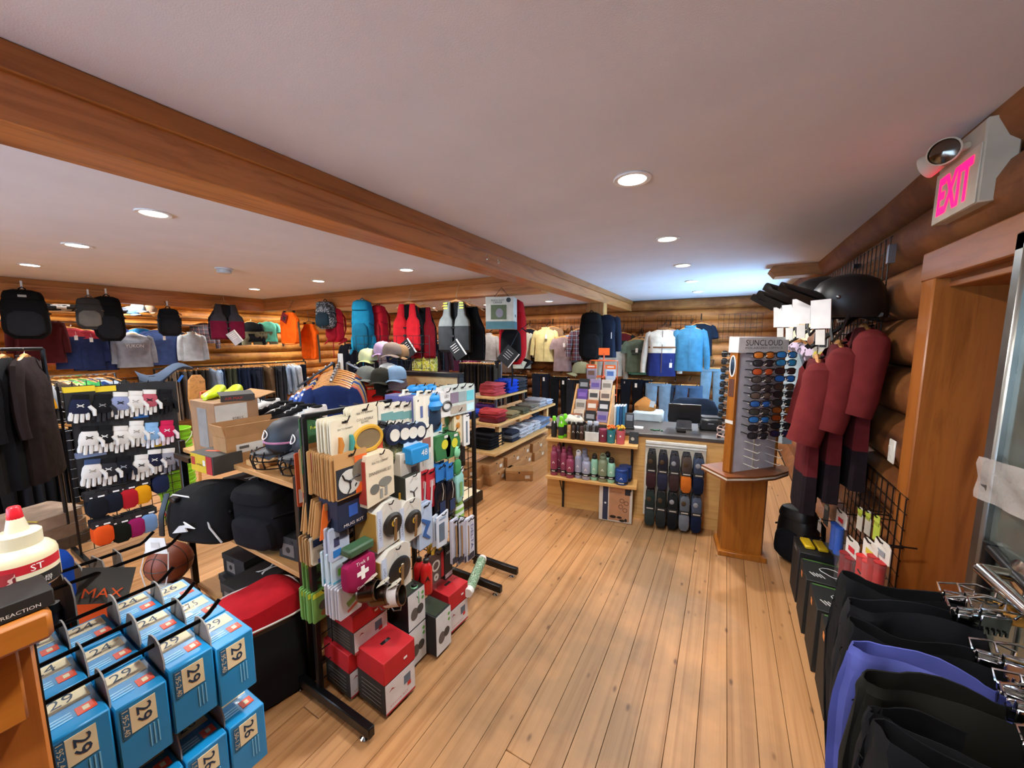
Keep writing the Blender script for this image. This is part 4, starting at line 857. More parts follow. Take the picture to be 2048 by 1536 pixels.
# --- cutlery cards
def cutlery(t):
    part('card', lambda: MB().prism([(-.045, -.20), (-.03, -.215), (.045, -.19), (.055, -.10), (.055, -.01), (.045, 0), (-.05, 0), (-.055, -.01), (-.055, -.10)], 0, .006), mat(CRM, 'paper'), t, key='cut1'); slot(t)
    for x, c in ((-.02, '#c4791f'), (.022, '#3f9a94')): part('utensil', lambda: MB().tube([(0, 0, -.06), (.004, 0, -.085), (0, 0, -.12), (.0, 0, -.16), (0, 0, -.225)], [.010, .017, .010, .011, .014], 8, flat=.4), mat(c, 'plain'), t, (x, -.008, 0), (0, .08, 0), key='cut2')
    text('SEA TO SUMMIT', .06, mat('#3a3a38', 'paper'), t, (0, -.0015, -.035))
stack('cutlery_card', 'cutlery set', cutlery, (690, 842, -1.44), 5, .022, 'cream cutlery card with orange and teal utensils', jitter=.006)
# --- collapsible bowls
def bowl(c1, c2, txt=True):
    def f(t):
        part('card', lambda: MB().prism([(-.05, -.10), (.05, -.10), (.055, -.08), (.055, -.01), (.045, 0), (-.045, 0), (-.055, -.01)], 0, .004), mat(CRM, 'paper'), t, key='bw1'); slot(t)
        part('bowl_rim', lambda: MB().tube([(.058*math.cos(a), -.012, -.115+.042*math.sin(a)) for a in [i*PI/12 for i in range(25)]], .009, 6), mat(c1, 'plain'), t, key='bw2')
        part('bowl_inside', lambda: MB().lathe([(.0, 0), (.05, 0), (.05, .006)], 20), mat(c2, 'plain'), t, (0, -.010, -.115), (PI/2, 0, 0), key='bw3', scale=(1.05, .75, 1)); part('bowl_tab', lambda: MB().box((.0, -.008, -.16), (.08, .012, .025), b=.004), mat(c1, 'plain'), t, key='bw4')
        if txt: text('COLLAPSIBLE\nBOWL', .07, mat('#4a4a46', 'paper'), t, (0, -.0015, -.05)); text('SEA TO SUMMIT', .07, mat('#2a2a28', 'paper'), t, (0, -.0015, -.022))
    return f
stack('collapsible_bowl', 'bowl', bowl('#c9982c', '#7d6a4c'), (728, 818, -1.44), 3, .026, 'yellow collapsible bowl on a cream card', jitter=.004)
stack('collapsible_bowl', 'bowl', bowl('#3a3d40', '#2a2c2e', False), (747, 812, -1.47), 2, .03, 'charcoal collapsible bowl on a cream card', jitter=.004)
# --- navy cups
def cup(t):
    part('card', lambda: hangcard_mb(.085, .095, .004), mat('#d8d4c4', 'paper'), t, key='cup1'); slot(t)
    part('cup_body', lambda: MB().lathe([(.0, -.02), (.036, -.02), (.040, 0), (.041, .014), (.036, .016)], 16), mat('#141c38', 'plain'), t, (0, -.018, -.12), (PI/2, 0, 0), key='cup2'); part('cup_lid', lambda: MB().lathe([(.0, .0), (.024, 0), (.024, .004)], 14), mat('#d8d4c8', 'plain'), t, (0, -.036, -.12), (PI/2, 0, 0), key='cup3')
    decal(t, 'teal_print', .06, .03, '#6a9a98', (0, -.001, -.05))
for i, px in enumerate((774, 794, 812, 828)): stack('folding_cup', 'cup', cup, (px, 812-i*1.0, -1.46), 2 if i else 1, .04, f'navy folding cup, {ORD[i]} column of the top row', jitter=.004)
# --- purple and cream boxes
def pbox(t):
    part('carton', lambda: MB().prism([(-.034, -.155), (.034, -.155), (.034, -.02), (.016, -.018), (.012, 0), (-.012, 0), (-.016, -.018), (-.034, -.02)], 0, .012), mat('#dcd8c8', 'paper'), t, key='pb1')
    part('sleeve', lambda: MB().box((0, .055, -.09), (.066, .085, .13), b=.002), mat('#5b5a92', 'paper'), t, key='pb2'); part('pump_print', lambda: MB().box((0, -.001, -.09), (.014, .001, .05)), mat('#5a6a9a', 'paper'), t, key='pb3'); slot(t, .016, -.008)
for i, px in enumerate((842, 857)): stack('filter_box', 'box', pbox, (px, 786-i, -1.43), 2, .11, f'cream box with violet sides, {ORD[i]} on the top row', jitter=.003)
# --- blue capped pouches
def bluecap(t):
    part('pouch', lambda: sbox(.045, .018, .13, 4, .6, 14, .8, -.16), mat('#23354a', 'gloss'), t, key='blc1'); part('blue_cap', lambda: MB().ball((0, 0, -.02), (.034, .026, .024), 14, 8), mat('#1a86cc', 'plain'), t, key='blc2'); part('cap_skirt', lambda: MB().lathe([(.03, -.07), (.042, -.05), (.03, -.03)], 14), mat('#1a86cc', 'plain'), t, key='blc3')
for i, (px, py) in enumerate(((826, 775), (843, 774), (862, 773))): stack('soft_flask', 'flask', bluecap, (px, py, -1.56), 1, .05, f'soft flask with bright blue cap on the top row, {ORD[i]} from the near post')
stack('soft_flask', 'flask', bluecap, (866, 792, -1.44), 1, .05, 'blue capped flask hanging lower beside the violet boxes')
# --- white goggle boxes and aqua sachets
def goggle(t):
    part('carton', lambda: MB().box((0, .02, -.065), (.085, .04, .12), b=.002), mat('#d2d2d0', 'paper'), t, key='gg1'); part('header', lambda: MB().box((0, 0, 0), (.04, .002, .02)), mat('#d2d2d0', 'paper'), t, key='gg2')
    part('goggle_print', lambda: MB().tube([(.03*math.cos(a), -.001, -.075+.02*math.sin(a)) for a in [i*PI/10 for i in range(21)]], .006, 4), mat('#44484c', 'plain'), t, key='gg3'); text('LED', .03, mat('#55585c', 'paper'), t, (0, -.0012, -.03))
stack('headlamp_box', 'box', goggle, (893, 784, -1.43), 2, .06, 'white headlamp box near the far end of the top row', jitter=.004)
def sachet(c1, c2):
    def f(t):
        part('card', lambda: hangcard_mb(.075, .14, .010), mat('#b9c2bc', 'paper'), t, key='sc1'); slot(t); decal(t, 'colour_window', .06, .05, c1, (0, -.001, -.055)); decal(t, 'text_panel', .06, .035, c2, (0, -.001, -.112))
    return f
for i, (px, c1, c2) in enumerate(((909, '#7a6a7c', '#a89c8c'), (924, '#8a9a9c', '#a89c8c'), (940, '#5fb8c4', '#bfe4ea'))): stack('meal_sachet', 'sachet', sachet(c1, c2), (px, 776-i*2, -1.43), 3, .03, ('grey mauve', 'grey green', 'aqua')[i]+' sachet at the far end, top row', jitter=.006)
# --- second row: camouflage dry bags
def camo(t):
    part('bag', lambda: sbox(.026, .015, .13, 4, .6, 12, .95, -.165), mat('#4d5238', 'blotch', col2='#7c7d58', scale=5), t, key='cm1'); part('roll_top', lambda: MB().tube([(-.026, 0, -.03), (.026, 0, -.03)], .012, 8), mat('#9a9a84', 'blotch', col2='#2c2e24', scale=6), t, key='cm2'); part('buckle_loop', lambda: MB().tube([(-.02, 0, -.03), (-.012, 0, -.008), (0, 0, 0), (.012, 0, -.008), (.02, 0, -.03)], .004, 5), BLACK, t, key='cm3')
for i, px in enumerate((752, 767, 782, 797)): stack('camouflage_pouch', 'pouch', camo, (px, 852-i, -1.46), 3, .034, f'small camouflage pouch, {ORD[i]} column of the second row', jitter=.006)
def b48(t):
    part('header_card', lambda: hangcard_mb(.085, .10, .003), mat('#b9ccd8', 'paper'), t, key='b481'); part('tub', lambda: MB().box((0, -.022, -.125), (.10, .055, .065), b=.004), mat('#1584c4', 'paper'), t, key='b482'); text('48', .035, WHITE, t, (.02, -.0505, -.12)); part('bulb_print', lambda: MB().ball((.022, -.002, -.045), (.014, .002, .02), 10, 6), mat('#4a5c78', 'plain'), t, key='b483'); slot(t)
stack('tablet_box', 'box', b48, (822, 850, -1.42), 1, .06, 'bright blue box numbered forty-eight on a pale header card')
def wcard(t):
    part('card', lambda: hangcard_mb(.085, .20, .008), mat('#d6d6cc', 'paper'), t, key='wc1'); slot(t); decal(t, 'photo_print', .05, .045, '#8d5a50', (0, -.001, -.075)); decal(t, 'line_print', .05, .05, '#bfc4bc', (0, -.001, -.145))
stack('towel_card', 'hang card', wcard, (852, 856, -1.42), 4, .02, 'tall white card with a small red photo', jitter=.004)
stack('towel_card', 'hang card', lambda t: (part('card', lambda: hangcard_mb(.085, .16, .006), mat('#c9d2cc', 'paper'), t, key='wc2'), decal(t, 'blue_corner', .05, .03, '#2a86c0', (.01, -.001, -.02))), (872, 852, -1.44), 1, .02, 'pale card with blue top corner next to the tall white cards')
# --- green hexagon boxes
def hexb(t):
    part('carton', lambda: MB().prism([(-.045, -.13), (.045, -.13), (.056, -.06), (.04, -.02), (-.04, -.02), (-.056, -.06)], 0, .06), mat('#2c6b3a', 'paper'), t, key='hx1'); part('header', lambda: MB().box((0, .05, -.01), (.05, .002, .03)), mat('#2c6b3a', 'paper'), t, key='hx2'); disc(t, 'yellow_seal', .022, '#c9c22a', (.01, -.001, -.065)); decal(t, 'white_label', .025, .012, WHITE_H, (.02, -.001, -.03))
WHITE_H = '#d8d8d4'
for i, px in enumerate((886, 906)): stack('stove_box', 'box', hexb, (px, 866-i*3, -1.41), 1, .07, ('dark green angular stove box behind its twin', 'dark green angular stove box with a yellow seal')[i])
def knife(t):
    part('card', lambda: hangcard_mb(.06, .17, .012), mat('#cdbf9c', 'paper'), t, key='kn1'); slot(t); 
    for q in range(3): part('tool_print', lambda: MB().ball((0, 0, 0), (.016, .002, .016), 8, 5), mat('#b87a2c', 'plain'), t, (0, -.001, -.035-.045*q), key='kn2')
stack('utensil_card', 'hang card', knife, (916, 822, -1.44), 4, .022, 'cream card with orange food prints', jitter=.004)
stack('utensil_card', 'hang card', lambda t: (part('card', lambda: hangcard_mb(.05, .16, .01), mat('#d8d8d4', 'paper'), t, key='kn3'), decal(t, 'handle_print', .012, .11, '#5b6a74', (0, -.001, -.09))), (933, 832, -1.44), 2, .03, 'narrow white card with grey handle print')
def glove(t):
    part('palm', lambda: sbox(.024, .012, .075, 4, .6, 12, .9, -.14), mat('#3d8a55', 'rubber'), t, key='gv1'); part('cuff', lambda: MB().ball((0, 0, -.03), (.02, .012, .03), 10, 6), mat('#7fc79a', 'rubber'), t, key='gv2'); part('red_cord', lambda: MB().tube([(0, 0, 0), (.01, 0, -.01), (.0, 0, -.03)], .003, 4), mat('#a8262e', 'plain'), t, key='gv3')
stack('egg_holder', 'holder', glove, (896, 832, -1.50), 1, .03, 'green rubber holder on a red cord in the second row')
stack('egg_holder', 'holder', glove, (914, 896, -1.40), 1, .03, 'green rubber holder hanging under the green stove boxes')
# --- third row: kraft fan cards, dinnerware
def fan(t):
    part('card', lambda: hangcard_mb(.125, .155, .004), mat('#b98c58', 'paper'), t, key='fn1'); slot(t)
def fanfront(t):
    part('card', lambda: hangcard_mb(.125, .155, .004), mat('#b98c58', 'paper'), t, key='fn1'); decal(t, 'navy_panel', .12, .10, '#1d222c', (0, -.001, -.10)); decal(t, 'orange_panel', .05, .13, '#d8601c', (.036, -.002, -.085)); slot(t)
    disc(t, 'fan_disc', .042, '#c2c2bc', (-.012, -.003, -.10)); disc(t, 'second_disc', .04, '#6a6458', (.038, -.0035, -.075))
    for q in range(3): part('fan_blade', lambda: MB().tube([(0, 0, 0), (.02, 0, .012), (.04, 0, .01)], .003, 4), BLACK, t, (-.012, -.005, -.10), (0, q*2.1, 0), key='fnb')
    disc(t, 'hub', .006, '#15151a', (-.012, -.006, -.10))
p_ = stack('stove_fan_card', 'hang card', fanfront, (702, 908, -1.40), 1, .02, 'navy and orange card with a white fan in front of the kraft cards', jitter=.0)
stack('kraft_card', 'hang card', fan, (694, 909, -1.425), 12, .020, 'plain kraft backing card in the third row', jitter=.008, hang=False)
def dinner(t):
    part('carton', lambda: MB().prism([(-.062, -.19), (.062, -.175), (.062, -.02), (.045, -.004), (-.055, -.004), (-.062, -.02)], 0, .05), mat('#d6c9ae', 'paper'), t, key='dn1'); part('red_side', lambda: MB().box((-.0635, .026, -.10), (.002, .048, .155)), mat('#a8382a', 'paper'), t, key='dn2'); part('orange_header', lambda: MB().prism([(-.058, -.01), (.058, -.01), (.058, .035), (-.058, .02)], .048, .051), mat('#cf4f38', 'paper'), t, key='dn3')
    text('SEA TO SUMMIT', .075, mat('#2a2a28', 'paper'), t, (0, -.0012, -.035)); text('DINNERWARE SET', .10, mat('#3a3834', 'paper'), t, (0, -.0012, -.072), h=.012)
    disc(t, 'bowl_print', .03, '#77776f', (.02, -.0012, -.115), sy=.55); disc(t, 'plate_print', .02, '#66665f', (-.028, -.0012, -.13), sy=.9); decal(t, 'cutlery_print', .012, .035, '#8a8a82', (.0, -.0012, -.155)); decal(t, 'cutlery_print', .012, .035, '#8a8a82', (.022, -.0012, -.15))
stack('dinnerware_box', 'box', dinner, (760, 908, -1.37), 2, .065, ['cream dinnerware set box facing out, red side panel', 'cream dinnerware set box tucked behind the front one'], jitter=.003)
def whitebox(t):
    part('carton', lambda: MB().box((0, .03, -.065), (.09, .07, .12), b=.002), mat('#cfcabc', 'paper'), t, key='wb1'); part('hook_tab', lambda: MB().box((0, .03, .005), (.05, .002, .02)), BLACK, t, key='wb2'); decal(t, 'product_print', .03, .035, '#4a3a38', (.025, -.006, -.09)); decal(t, 'line_print', .04, .012, '#8d8d86', (-.01, -.006, -.04))
stack('lantern_box', 'box', whitebox, (816, 905, -1.41), 1, .1, 'plain white lantern box in the third row')
def lightbox(t):
    part('carton', lambda: MB().box((0, .07, -.07), (.085, .14, .13), b=.002), mat('#26271f', 'paper'), t, key='lb1'); decal(t, 'white_front', .084, .128, '#d2d2cc', (0, -.0012, -.07)); part('lamp_print', lambda: MB().tube([(-.02, 0, .01), (0, 0, 0), (.02, 0, .012)], .003, 4).tube([(0, 0, 0), (.003, 0, -.03)], .004, 4), BLACK, t, (0, -.002, -.075), key='lb2'); part('lure', lambda: MB().ball((0, .05, .015), (.02, .02, .018), 8, 6), mat('#a8b86a', 'blotch', col2='#d8d8b0', scale=8), t, key='lb3')
stack('light_box', 'box', lightbox, (826, 952, -1.37), 1, .1, 'dark box with white front and lamp drawing')
def redcard(t):
    part('card', lambda: hangcard_mb(.055, .17, .006), mat('#b3202c', 'paper'), t, key='rc1'); slot(t); part('pen_print', lambda: MB().tube([(.005, 0, -.05), (-.004, 0, -.15)], .004, 5), mat('#c9c9c9', 'plain'), t, (0, -.003, 0), key='rc2'); decal(t, 'text_print', .03, .03, '#c98a8c', (.008, -.001, -.06))
stack('fire_starter_card', 'hang card', redcard, (848, 946, -1.41), 4, .022, 'red card with a silver pen print, nearer stack', jitter=.005)
stack('fire_starter_card', 'hang card', redcard, (861, 944, -1.40), 2, .022, 'red card with a silver pen print, farther stack', jitter=.005)
def bluehead(t):
    part('header', lambda: MB().box((0, 0, -.035), (.05, .003, .075)), mat('#1c6bb4', 'paper'), t, key='bh1_'); slot(t, .016, -.015); part('mesh_bag', lambda: sbox(.035, .012, .17, 5, .6, 12, .95, -.25), mat('#10131c', 'gloss'), t, key='bh2_'); decal(t, 'bag_print', .035, .05, '#1d2c50', (0, -.014, -.19)); part('wire_print', lambda: MB().tube([(0, -.014, -.08), (.008, -.015, -.12), (0, -.014, -.16)], .002, 4), mat('#b9b4a8', 'plain'), t, key='bh3_')
for i, px in enumerate((880, 898)): stack('cord_bag', 'bag', bluehead, (px, 934-i*2, -1.39), 3, .035, f'dark bag with bright blue header, {("nearer", "farther")[i]} peg', jitter=.006)
def aqua(t):
    part('pouch', lambda: sbox(.032, .010, .15, 4, .6, 12, .95, -.165), mat('#8fc4bc', 'gloss'), t, key='aq1'); part('header', lambda: MB().box((0, 0, -.012), (.065, .003, .024)), mat('#cfd8d8', 'paper'), t, key='aq2'); decal(t, 'leaf_print', .02, .07, '#6a9a5a', (.0, -.0125, -.10))
stack('hydration_sleeve', 'pouch', aqua, (918, 940, -1.40), 4, .026, 'aqua clear pouch at the far end of the third row', jitter=.004)
stack('hydration_sleeve', 'pouch', lambda t: (part('pouch', lambda: sbox(.035, .010, .2, 4, .6, 12, .95, -.21), mat('#86b04a', 'stripe', col2='#d8e0d8', scale=30), t, key='aq3'), decal(t, 'white_foot', .06, .04, '#d8dce0', (0, -.012, -.19))), (918, 1000, -1.42), 2, .03, 'lime and white striped pouch under the aqua ones')
# --- fourth row
def orangebowl(t):
    part('card', lambda: MB().prism([(-.05, -.12), (.05, -.12), (.036, -.03), (.03, 0), (-.03, 0), (-.036, -.03)], 0, .004), mat('#d8641e', 'paper'), t, key='ob1'); part('kraft_head', lambda: MB().box((0, -.001, -.012), (.055, .002, .022)), mat('#b98c58', 'paper'), t, key='ob3'); slot(t, z=-.010)
    part('steel_bowl', lambda: MB().lathe([(0, -.012), (.025, -.012), (.038, .006), (.04, .01), (.036, .008), (.0, -.008)], 18, cap=(False, False)), mat('#8d8a84', 'metal', .25), t, (0, -.014, -.082), (PI/2, 0, 0), key='ob2')
stack('steel_bowl_card', 'bowl', orangebowl, (664, 1008, -1.37), 1, .02, 'orange card holding a round steel bowl')
stack('kraft_card', 'hang card', lambda t: part('card', lambda: MB().prism([(-.05, -.12), (.05, -.12), (.036, -.03), (.03, 0), (-.03, 0), (-.036, -.03)], 0, .004), mat('#b98c58', 'paper'), t, key='ob4'), (652, 1004, -1.41), 5, .028, 'kraft trapezoid card behind the orange bowl card', jitter=.008, hang=False)
def navybox(t):
    part('carton', lambda: MB().box((0, .05, -.08), (.12, .10, .14), b=.002), mat('#18223c', 'paper'), t, key='nb1'); decal(t, 'orange_top_band', .12, .035, '#d8601c', (0, -.0012, -.02)); part('blue_mug_print', lambda: MB().box((0, 0, 0), (.035, .001, .04)), mat('#2f5ab0', 'paper'), t, (-.0, -.0012, -.09), key='nb2'); text('MUG KIT', .08, WHITE, t, (0, -.0015, -.135), h=.01); part('orange_lid', lambda: MB().box((0, .05, -.006), (.122, .102, .012), b=.002), mat('#cf5a20', 'paper'), t, key='nb3')
stack('mug_box', 'box', navybox, (704, 974, -1.42), 1, .1, 'navy box with orange lid and blue mug print')
def potbox(big):
    def f(t):
        W, H, D = (.145, .19, .13) if big else (.12, .175, .12)
        part('carton', lambda: MB().prism([(-W/2, -H), (W/2, -H+.01), (W/2, -.02), (W/2-.03, 0), (-W/2+.04, 0), (-W/2, -.03)], 0, D), mat('#c9c6bc', 'paper'), t, key=('pt1', big)); part('kraft_side', lambda: MB().box((-W/2-.001, D/2, -H/2-.01), (.002, D*.95, H*.8)), mat('#b58a3e', 'paper'), t, key=('pt2', big)); part('pan', lambda: MB().lathe([(0, 0), (W*.36, 0), (W*.38, .004), (W*.3, .012), (0, .012)], 22, cap=(False, False)), mat('#1e1d1c', 'plain', .35), t, (.01, -.002, -H*.52), (PI/2, 0, 0), key=('pt3', big)); part('handle', lambda: MB().box((0, 0, 0), (.014, .006, H*.5), b=.002), mat('#a89c84', 'metal', .3), t, (.012, -.016, -H*.62), (0, .06, 0), key=('pt4', big)); disc(t, 'hub', .013, '#c4962c', (.01, -.014, -H*.48), r0=.007); part('side_strip', lambda: MB().box((-W/2+.014, -.0012, -H*.5), (.022, .001, H*.8)), mat('#b9c4d8', 'paper'), t, key=('pt6', big)); text('ULTRALIGHT', .085, mat('#55607a', 'paper'), t, (-W/2+.014, -.002, -H*.5), (0, -PI/2, 0), h=.009)
        part('yellow_hook', lambda: MB().box((0, D*.3, .012), (.045, .003, .03)), mat('#c9962c', 'paper'), t, key='pt5')
    return f
stack('pan_box', 'box', potbox(0), (778, 1008, -1.36), 1, .13, 'white box with dark frying pan in its window, nearer of the fourth row pair')
stack('pan_box', 'box', potbox(0), (820, 1004, -1.36), 1, .13, 'white box with dark frying pan in its window, farther of the fourth row pair')
def blueprint(t):
    part('pouch', lambda: hangcard_mb(.08, .19, .014), mat('#a9bcd6', 'paper'), t, key='bpz1'); part('blue_print', lambda: MB().tube([(-.025, 0, -.06), (.015, 0, -.09), (-.012, 0, -.13), (.02, 0, -.16)], [.006, .016, .012, .006], 6, flat=.15, nrm=(0, 1, 0)), mat('#2a5a9a', 'plain'), t, (0, -.003, 0), key='bpz2'); slot(t)
stack('water_bag', 'bag', blueprint, (850, 1012, -1.37), 3, .03, 'pale blue water bag with blue drawing', jitter=.005)
def moser(t):
    part('card', lambda: MB().prism([(-.035, -.15), (.025, -.155), (.036, -.13), (.04, 0), (-.035, -.012)], 0, .008), mat('#c9d2de', 'paper'), t, key='ms1'); decal(t, 'window', .035, .08, '#5a6a7a', (-.006, -.001, -.085)); text('MOSER', .045, mat('#2a86c0', 'paper'), t, (.0, -.0015, -.025))
stack('blade_card', 'hang card', moser, (884, 1030, -1.35), 2, .03, 'white angled card with grey window under the blue headers', jitter=.004)
def longcut(t):
    part('card', lambda: hangcard_mb(.05, .21, .012), mat('#b9bccc', 'paper'), t, key='lc1'); slot(t); part('fork', lambda: MB().tube([(0, 0, -.03), (.002, 0, -.12), (0, 0, -.18)], .0045, 6), mat('#a8a6a0', 'metal'), t, (0, -.006, 0), key='lc2'); decal(t, 'blue_foot', .046, .03, '#2a2c3c', (0, -.001, -.195))
for i, px in enumerate((910, 921, 934)): stack('long_fork_card', 'hang card', longcut, (px, 1042, -1.33), 1, .03, f'narrow lilac card with a long steel fork, {ORD[i]} from the near side')
stack('long_fork_card', 'hang card', lambda t: (part('card', lambda: hangcard_mb(.06, .215, .012), mat('#c4c6d2', 'paper'), t, key='lc3'), text('DELTA', .12, mat('#3a4a8a', 'paper'), t, (.01, -.0015, -.10), (0, PI/2, 0), h=.02), decal(t, 'foot_band', .05, .03, '#2a2c3c', (0, -.001, -.195))), (941, 1038, -1.32), 1, .03, 'pale box card with vertical blue lettering at the end of the fork cards')
# --- fifth row
def tea(t):
    part('pack', lambda: hangcard_mb(.08, .10, .016), mat('#c2b49a', 'paper'), t, key='te1'); decal(t, 'navy_head', .07, .025, '#1d2a4a', (0, -.001, -.02)); text('TEA-LT', .045, mat('#4a463e', 'paper'), t, (0, -.0015, -.055)); decal(t, 'blue_foot', .06, .015, '#3a4a8a', (.01, -.001, -.09))
stack('tea_light_pack', 'pack', tea, (644, 1074, -1.40), 1, .02, 'beige pack of tea lights with navy header')
stack('kraft_card', 'hang card', lambda t: part('card', lambda: hangcard_mb(.08, .10, .005), mat('#b08a5c', 'paper'), t, key='te2'), (640, 1076, -1.43), 4, .025, 'small kraft card behind the beige tea light pack', jitter=.005, hang=False)
stack('gadget_pack', 'pack', lambda t: (part('pack', lambda: hangcard_mb(.075, .115, .012), mat('#b4c0d4', 'paper'), t, key='te3'), decal(t, 'dark_item', .02, .03, '#3a3a5a', (-.012, -.001, -.05)), decal(t, 'grey_item', .03, .025, '#55607a', (.015, -.001, -.035)), decal(t, 'blue_square', .03, .025, '#2a7ac4', (-.012, -.001, -.09))), (678, 1058, -1.38), 2, .03, 'pale blue pack with small dark product pictures')
def coghlan(c1, c2, sz=(.085, .12), pic='#4a4a44'):
    def f(t):
        part('card', lambda: hangcard_mb(sz[0], sz[1], .005), mat(c1, 'paper'), t, key=('cg', sz)); decal(t, 'header_band', sz[0]*.95, .018, c2, (0, -.001, -.016)); disc(t, 'picture', sz[0]*.26, pic, (.002, -.0012, -sz[1]*.55), sy=.8); disc(t, 'picture', sz[0]*.2, '#8a5a3a', (.004, -.0012, -sz[1]*.8), sy=.7)
    return f
stack('camp_card', 'hang card', coghlan('#5e8a44', '#8aa83a', (.07, .135), '#3a3a34'), (630, 1120, -1.47), 2, .03, 'green hang card with product photo beside the near post')
stack('sachet_card', 'sachet', lambda t: (part('pack', lambda: hangcard_mb(.075, .13, .008), mat('#bcd2dc', 'paper'), t, key='sa1'), decal(t, 'green_print', .03, .025, '#6ab83a', (.0, -.001, -.075)), decal(t, 'aqua_foot', .07, .025, '#5ab4d0', (0, -.001, -.115)), slot(t)), (680, 1106, -1.37), 4, .02, 'pale sachet with green print in the fifth row', jitter=.005)
def trek(t):
    part('pouch', lambda: sbox(.06, .02, .12, 4, .35, 18, 1.0, -.135), mat('#8f1d4a', 'fabric'), t, key='tr1'); text('Trek II', .05, WHITE, t, (0, -.0215, -.035)); part('white_cross', lambda: MB().box((0, 0, 0), (.045, .002, .014)).box((0, -.0003, 0), (.014, .002, .045)), WHITE, t, (0, -.021, -.072), key='tr2'); text('Common', .05, WHITE, t, (0, -.0215, -.118)); part('zip', lambda: MB().tube([(-.058, 0, -.015), (.058, 0, -.015)], .004, 5), BLACK, t, key='tr3'); part('green_lid', lambda: MB().box((0, .0, .012), (.10, .05, .03), b=.006), mat('#35553a', 'plain'), t, key='tr4')
stack('first_aid_kit', 'first aid kit', trek, (716, 1106, -1.36), 1, .05, 'magenta first aid pouch with white cross')
stack('pan_box', 'box', potbox(1), (792, 1098, -1.34), 1, .14, 'large white box with black frying pan in the fifth row')
def fuel(label, px, py, x, col, h, r):
    p = onX(px, py, x); t = thing('fuel_bottle', label, 'fuel bottle', (x, p.y, p.z-h*1.25), scale=1.25); part('body', lambda: MB().lathe([(r*.9, 0), (r, .006), (r, h*.72), (r*.8, h*.82), (r*.42, h*.9), (r*.42, h*.93)], 18), mat(col, 'gloss', .22), t, key=('fb', h, r)); part('cap', lambda: MB().lathe([(r*.5, h*.92), (r*.5, h), (r*.3, h*1.03)], 12), BLACK, t, key=('fbc', h, r)); part('logo_print', lambda: MB().prism([(-.012, 0), (.0, .03), (.012, 0), (.0, .012)], -r-.001, -r+.002), BLACK, t, (0, 0, h*.4), (0, 0, FACE_X*.6), key=('fbl', r))
    return t
fuel('glossy red fuel bottle in front of the other', 852, 1118, -1.36, '#b81a1c', .155, .026); fuel('glossy red fuel bottle half hidden behind the front one', 838, 1116, -1.43, '#b81a1c', .155, .026); fuel('short mint green gas canister next to the red bottles', 828, 1168, -1.38, '#6fb088', .085, .026)
def darkcard(t): part('card', lambda: hangcard_mb(.055, .17, .012), mat('#1a1a20', 'paper'), t, key='dk1'); text('MSR', .03, WHITE, t, (0, -.0015, -.04)); decal(t, 'label_foot', .05, .02, '#b9bcc4', (0, -.001, -.15))
stack('tent_pole_card', 'hang card', darkcard, (896, 1092, -1.40), 3, .03, 'black narrow card low at the far end', jitter=.004)
def ucard(t): part('card', lambda: hangcard_mb(.09, .14, .01), mat('#5a4c4a', 'paper'), t, key='uc1'); decal(t, 'red_edge', .018, .12, '#b3202c', (.034, -.001, -.075)); disc(t, 'ring_print', .026, '#c9c4bc', (-.01, -.0012, -.06), r0=.018); disc(t, 'gear_print', .016, '#c9c4bc', (-.01, -.0012, -.115), r0=.006); part('yellow_handle', lambda: MB().tube([(.024*math.cos(a), .004, -.0+.03*math.sin(a)) for a in [i*PI/8 for i in range(9)]], .008, 6), mat('#c9a22a', 'plain'), t, key='uc2')
stack('pocket_saw_card', 'hang card', ucard, (874, 1108, -1.40), 2, .03, 'brown card with red edge and yellow loop handle')
# --- sixth row
stack('camp_card', 'hang card', coghlan('#6a9a4e', '#c9d23a'), (644, 1180, -1.39), 6, .018, 'green compass card with yellow print', jitter=.006)
stack('clear_pack', 'pack', lambda t: (part('pack', lambda: hangcard_mb(.09, .115, .007), mat('#b9bac4', 'gloss'), t, key='cp1'), decal(t, 'green_strip', .05, .02, '#6a8a4a', (.01, -.001, -.065), (0, -.35, 0)), decal(t, 'red_strip', .05, .008, '#b8483a', (.01, -.001, -.09), (0, -.35, 0))), (698, 1172, -1.37), 6, .016, 'clear grey wrapped pack with green strip', jitter=.006)
for i, (px, py, x) in enumerate(((738, 1170, -1.33), (762, 1178, -1.29), (786, 1180, -1.25))):
    p = onX(px, py, x); t = thing('camp_mug', ('steel camp mug, innermost of three', 'steel camp mug in the middle of three', 'steel camp mug with red and white wrap, outermost of three')[i], 'mug', p-Vector((0, 0, .03)), (1.35, 0, 2.0), None, 1.1); part('cup', lambda: MB().lathe([(0, -.04), (.036, -.04), (.038, -.036), (.040, .04), (.037, .04), (.034, -.034), (0, -.034)], 20, cap=(False, False)), mat('#7a6a5c', 'metal', .3), t, key='mug1'); part('wrap', lambda: MB().lathe([(.0395, -.03), (.0412, .03)], 20, cap=(False, False)), mat(('#6a5a4c', '#6a5a4c', '#cfc6c4')[i], 'paper' if i == 2 else 'metal'), t, key='mug2'); part('tag', lambda: MB().prism([(-.02, 0), (.02, 0), (.024, .04), (0, .06), (-.024, .04)], 0, .002), mat('#d8d2c0', 'paper'), t, (0, .044, .0), (-.4, 0, 0), key='mug3'); part('handle', lambda: MB().tube([(0, -.04, .025), (0, -.065, .015), (0, -.065, -.015), (0, -.04, -.025)], .003, 5), STEEL, t, key='mug4')
    pegat(p.y, p.z+.02, x-GX)
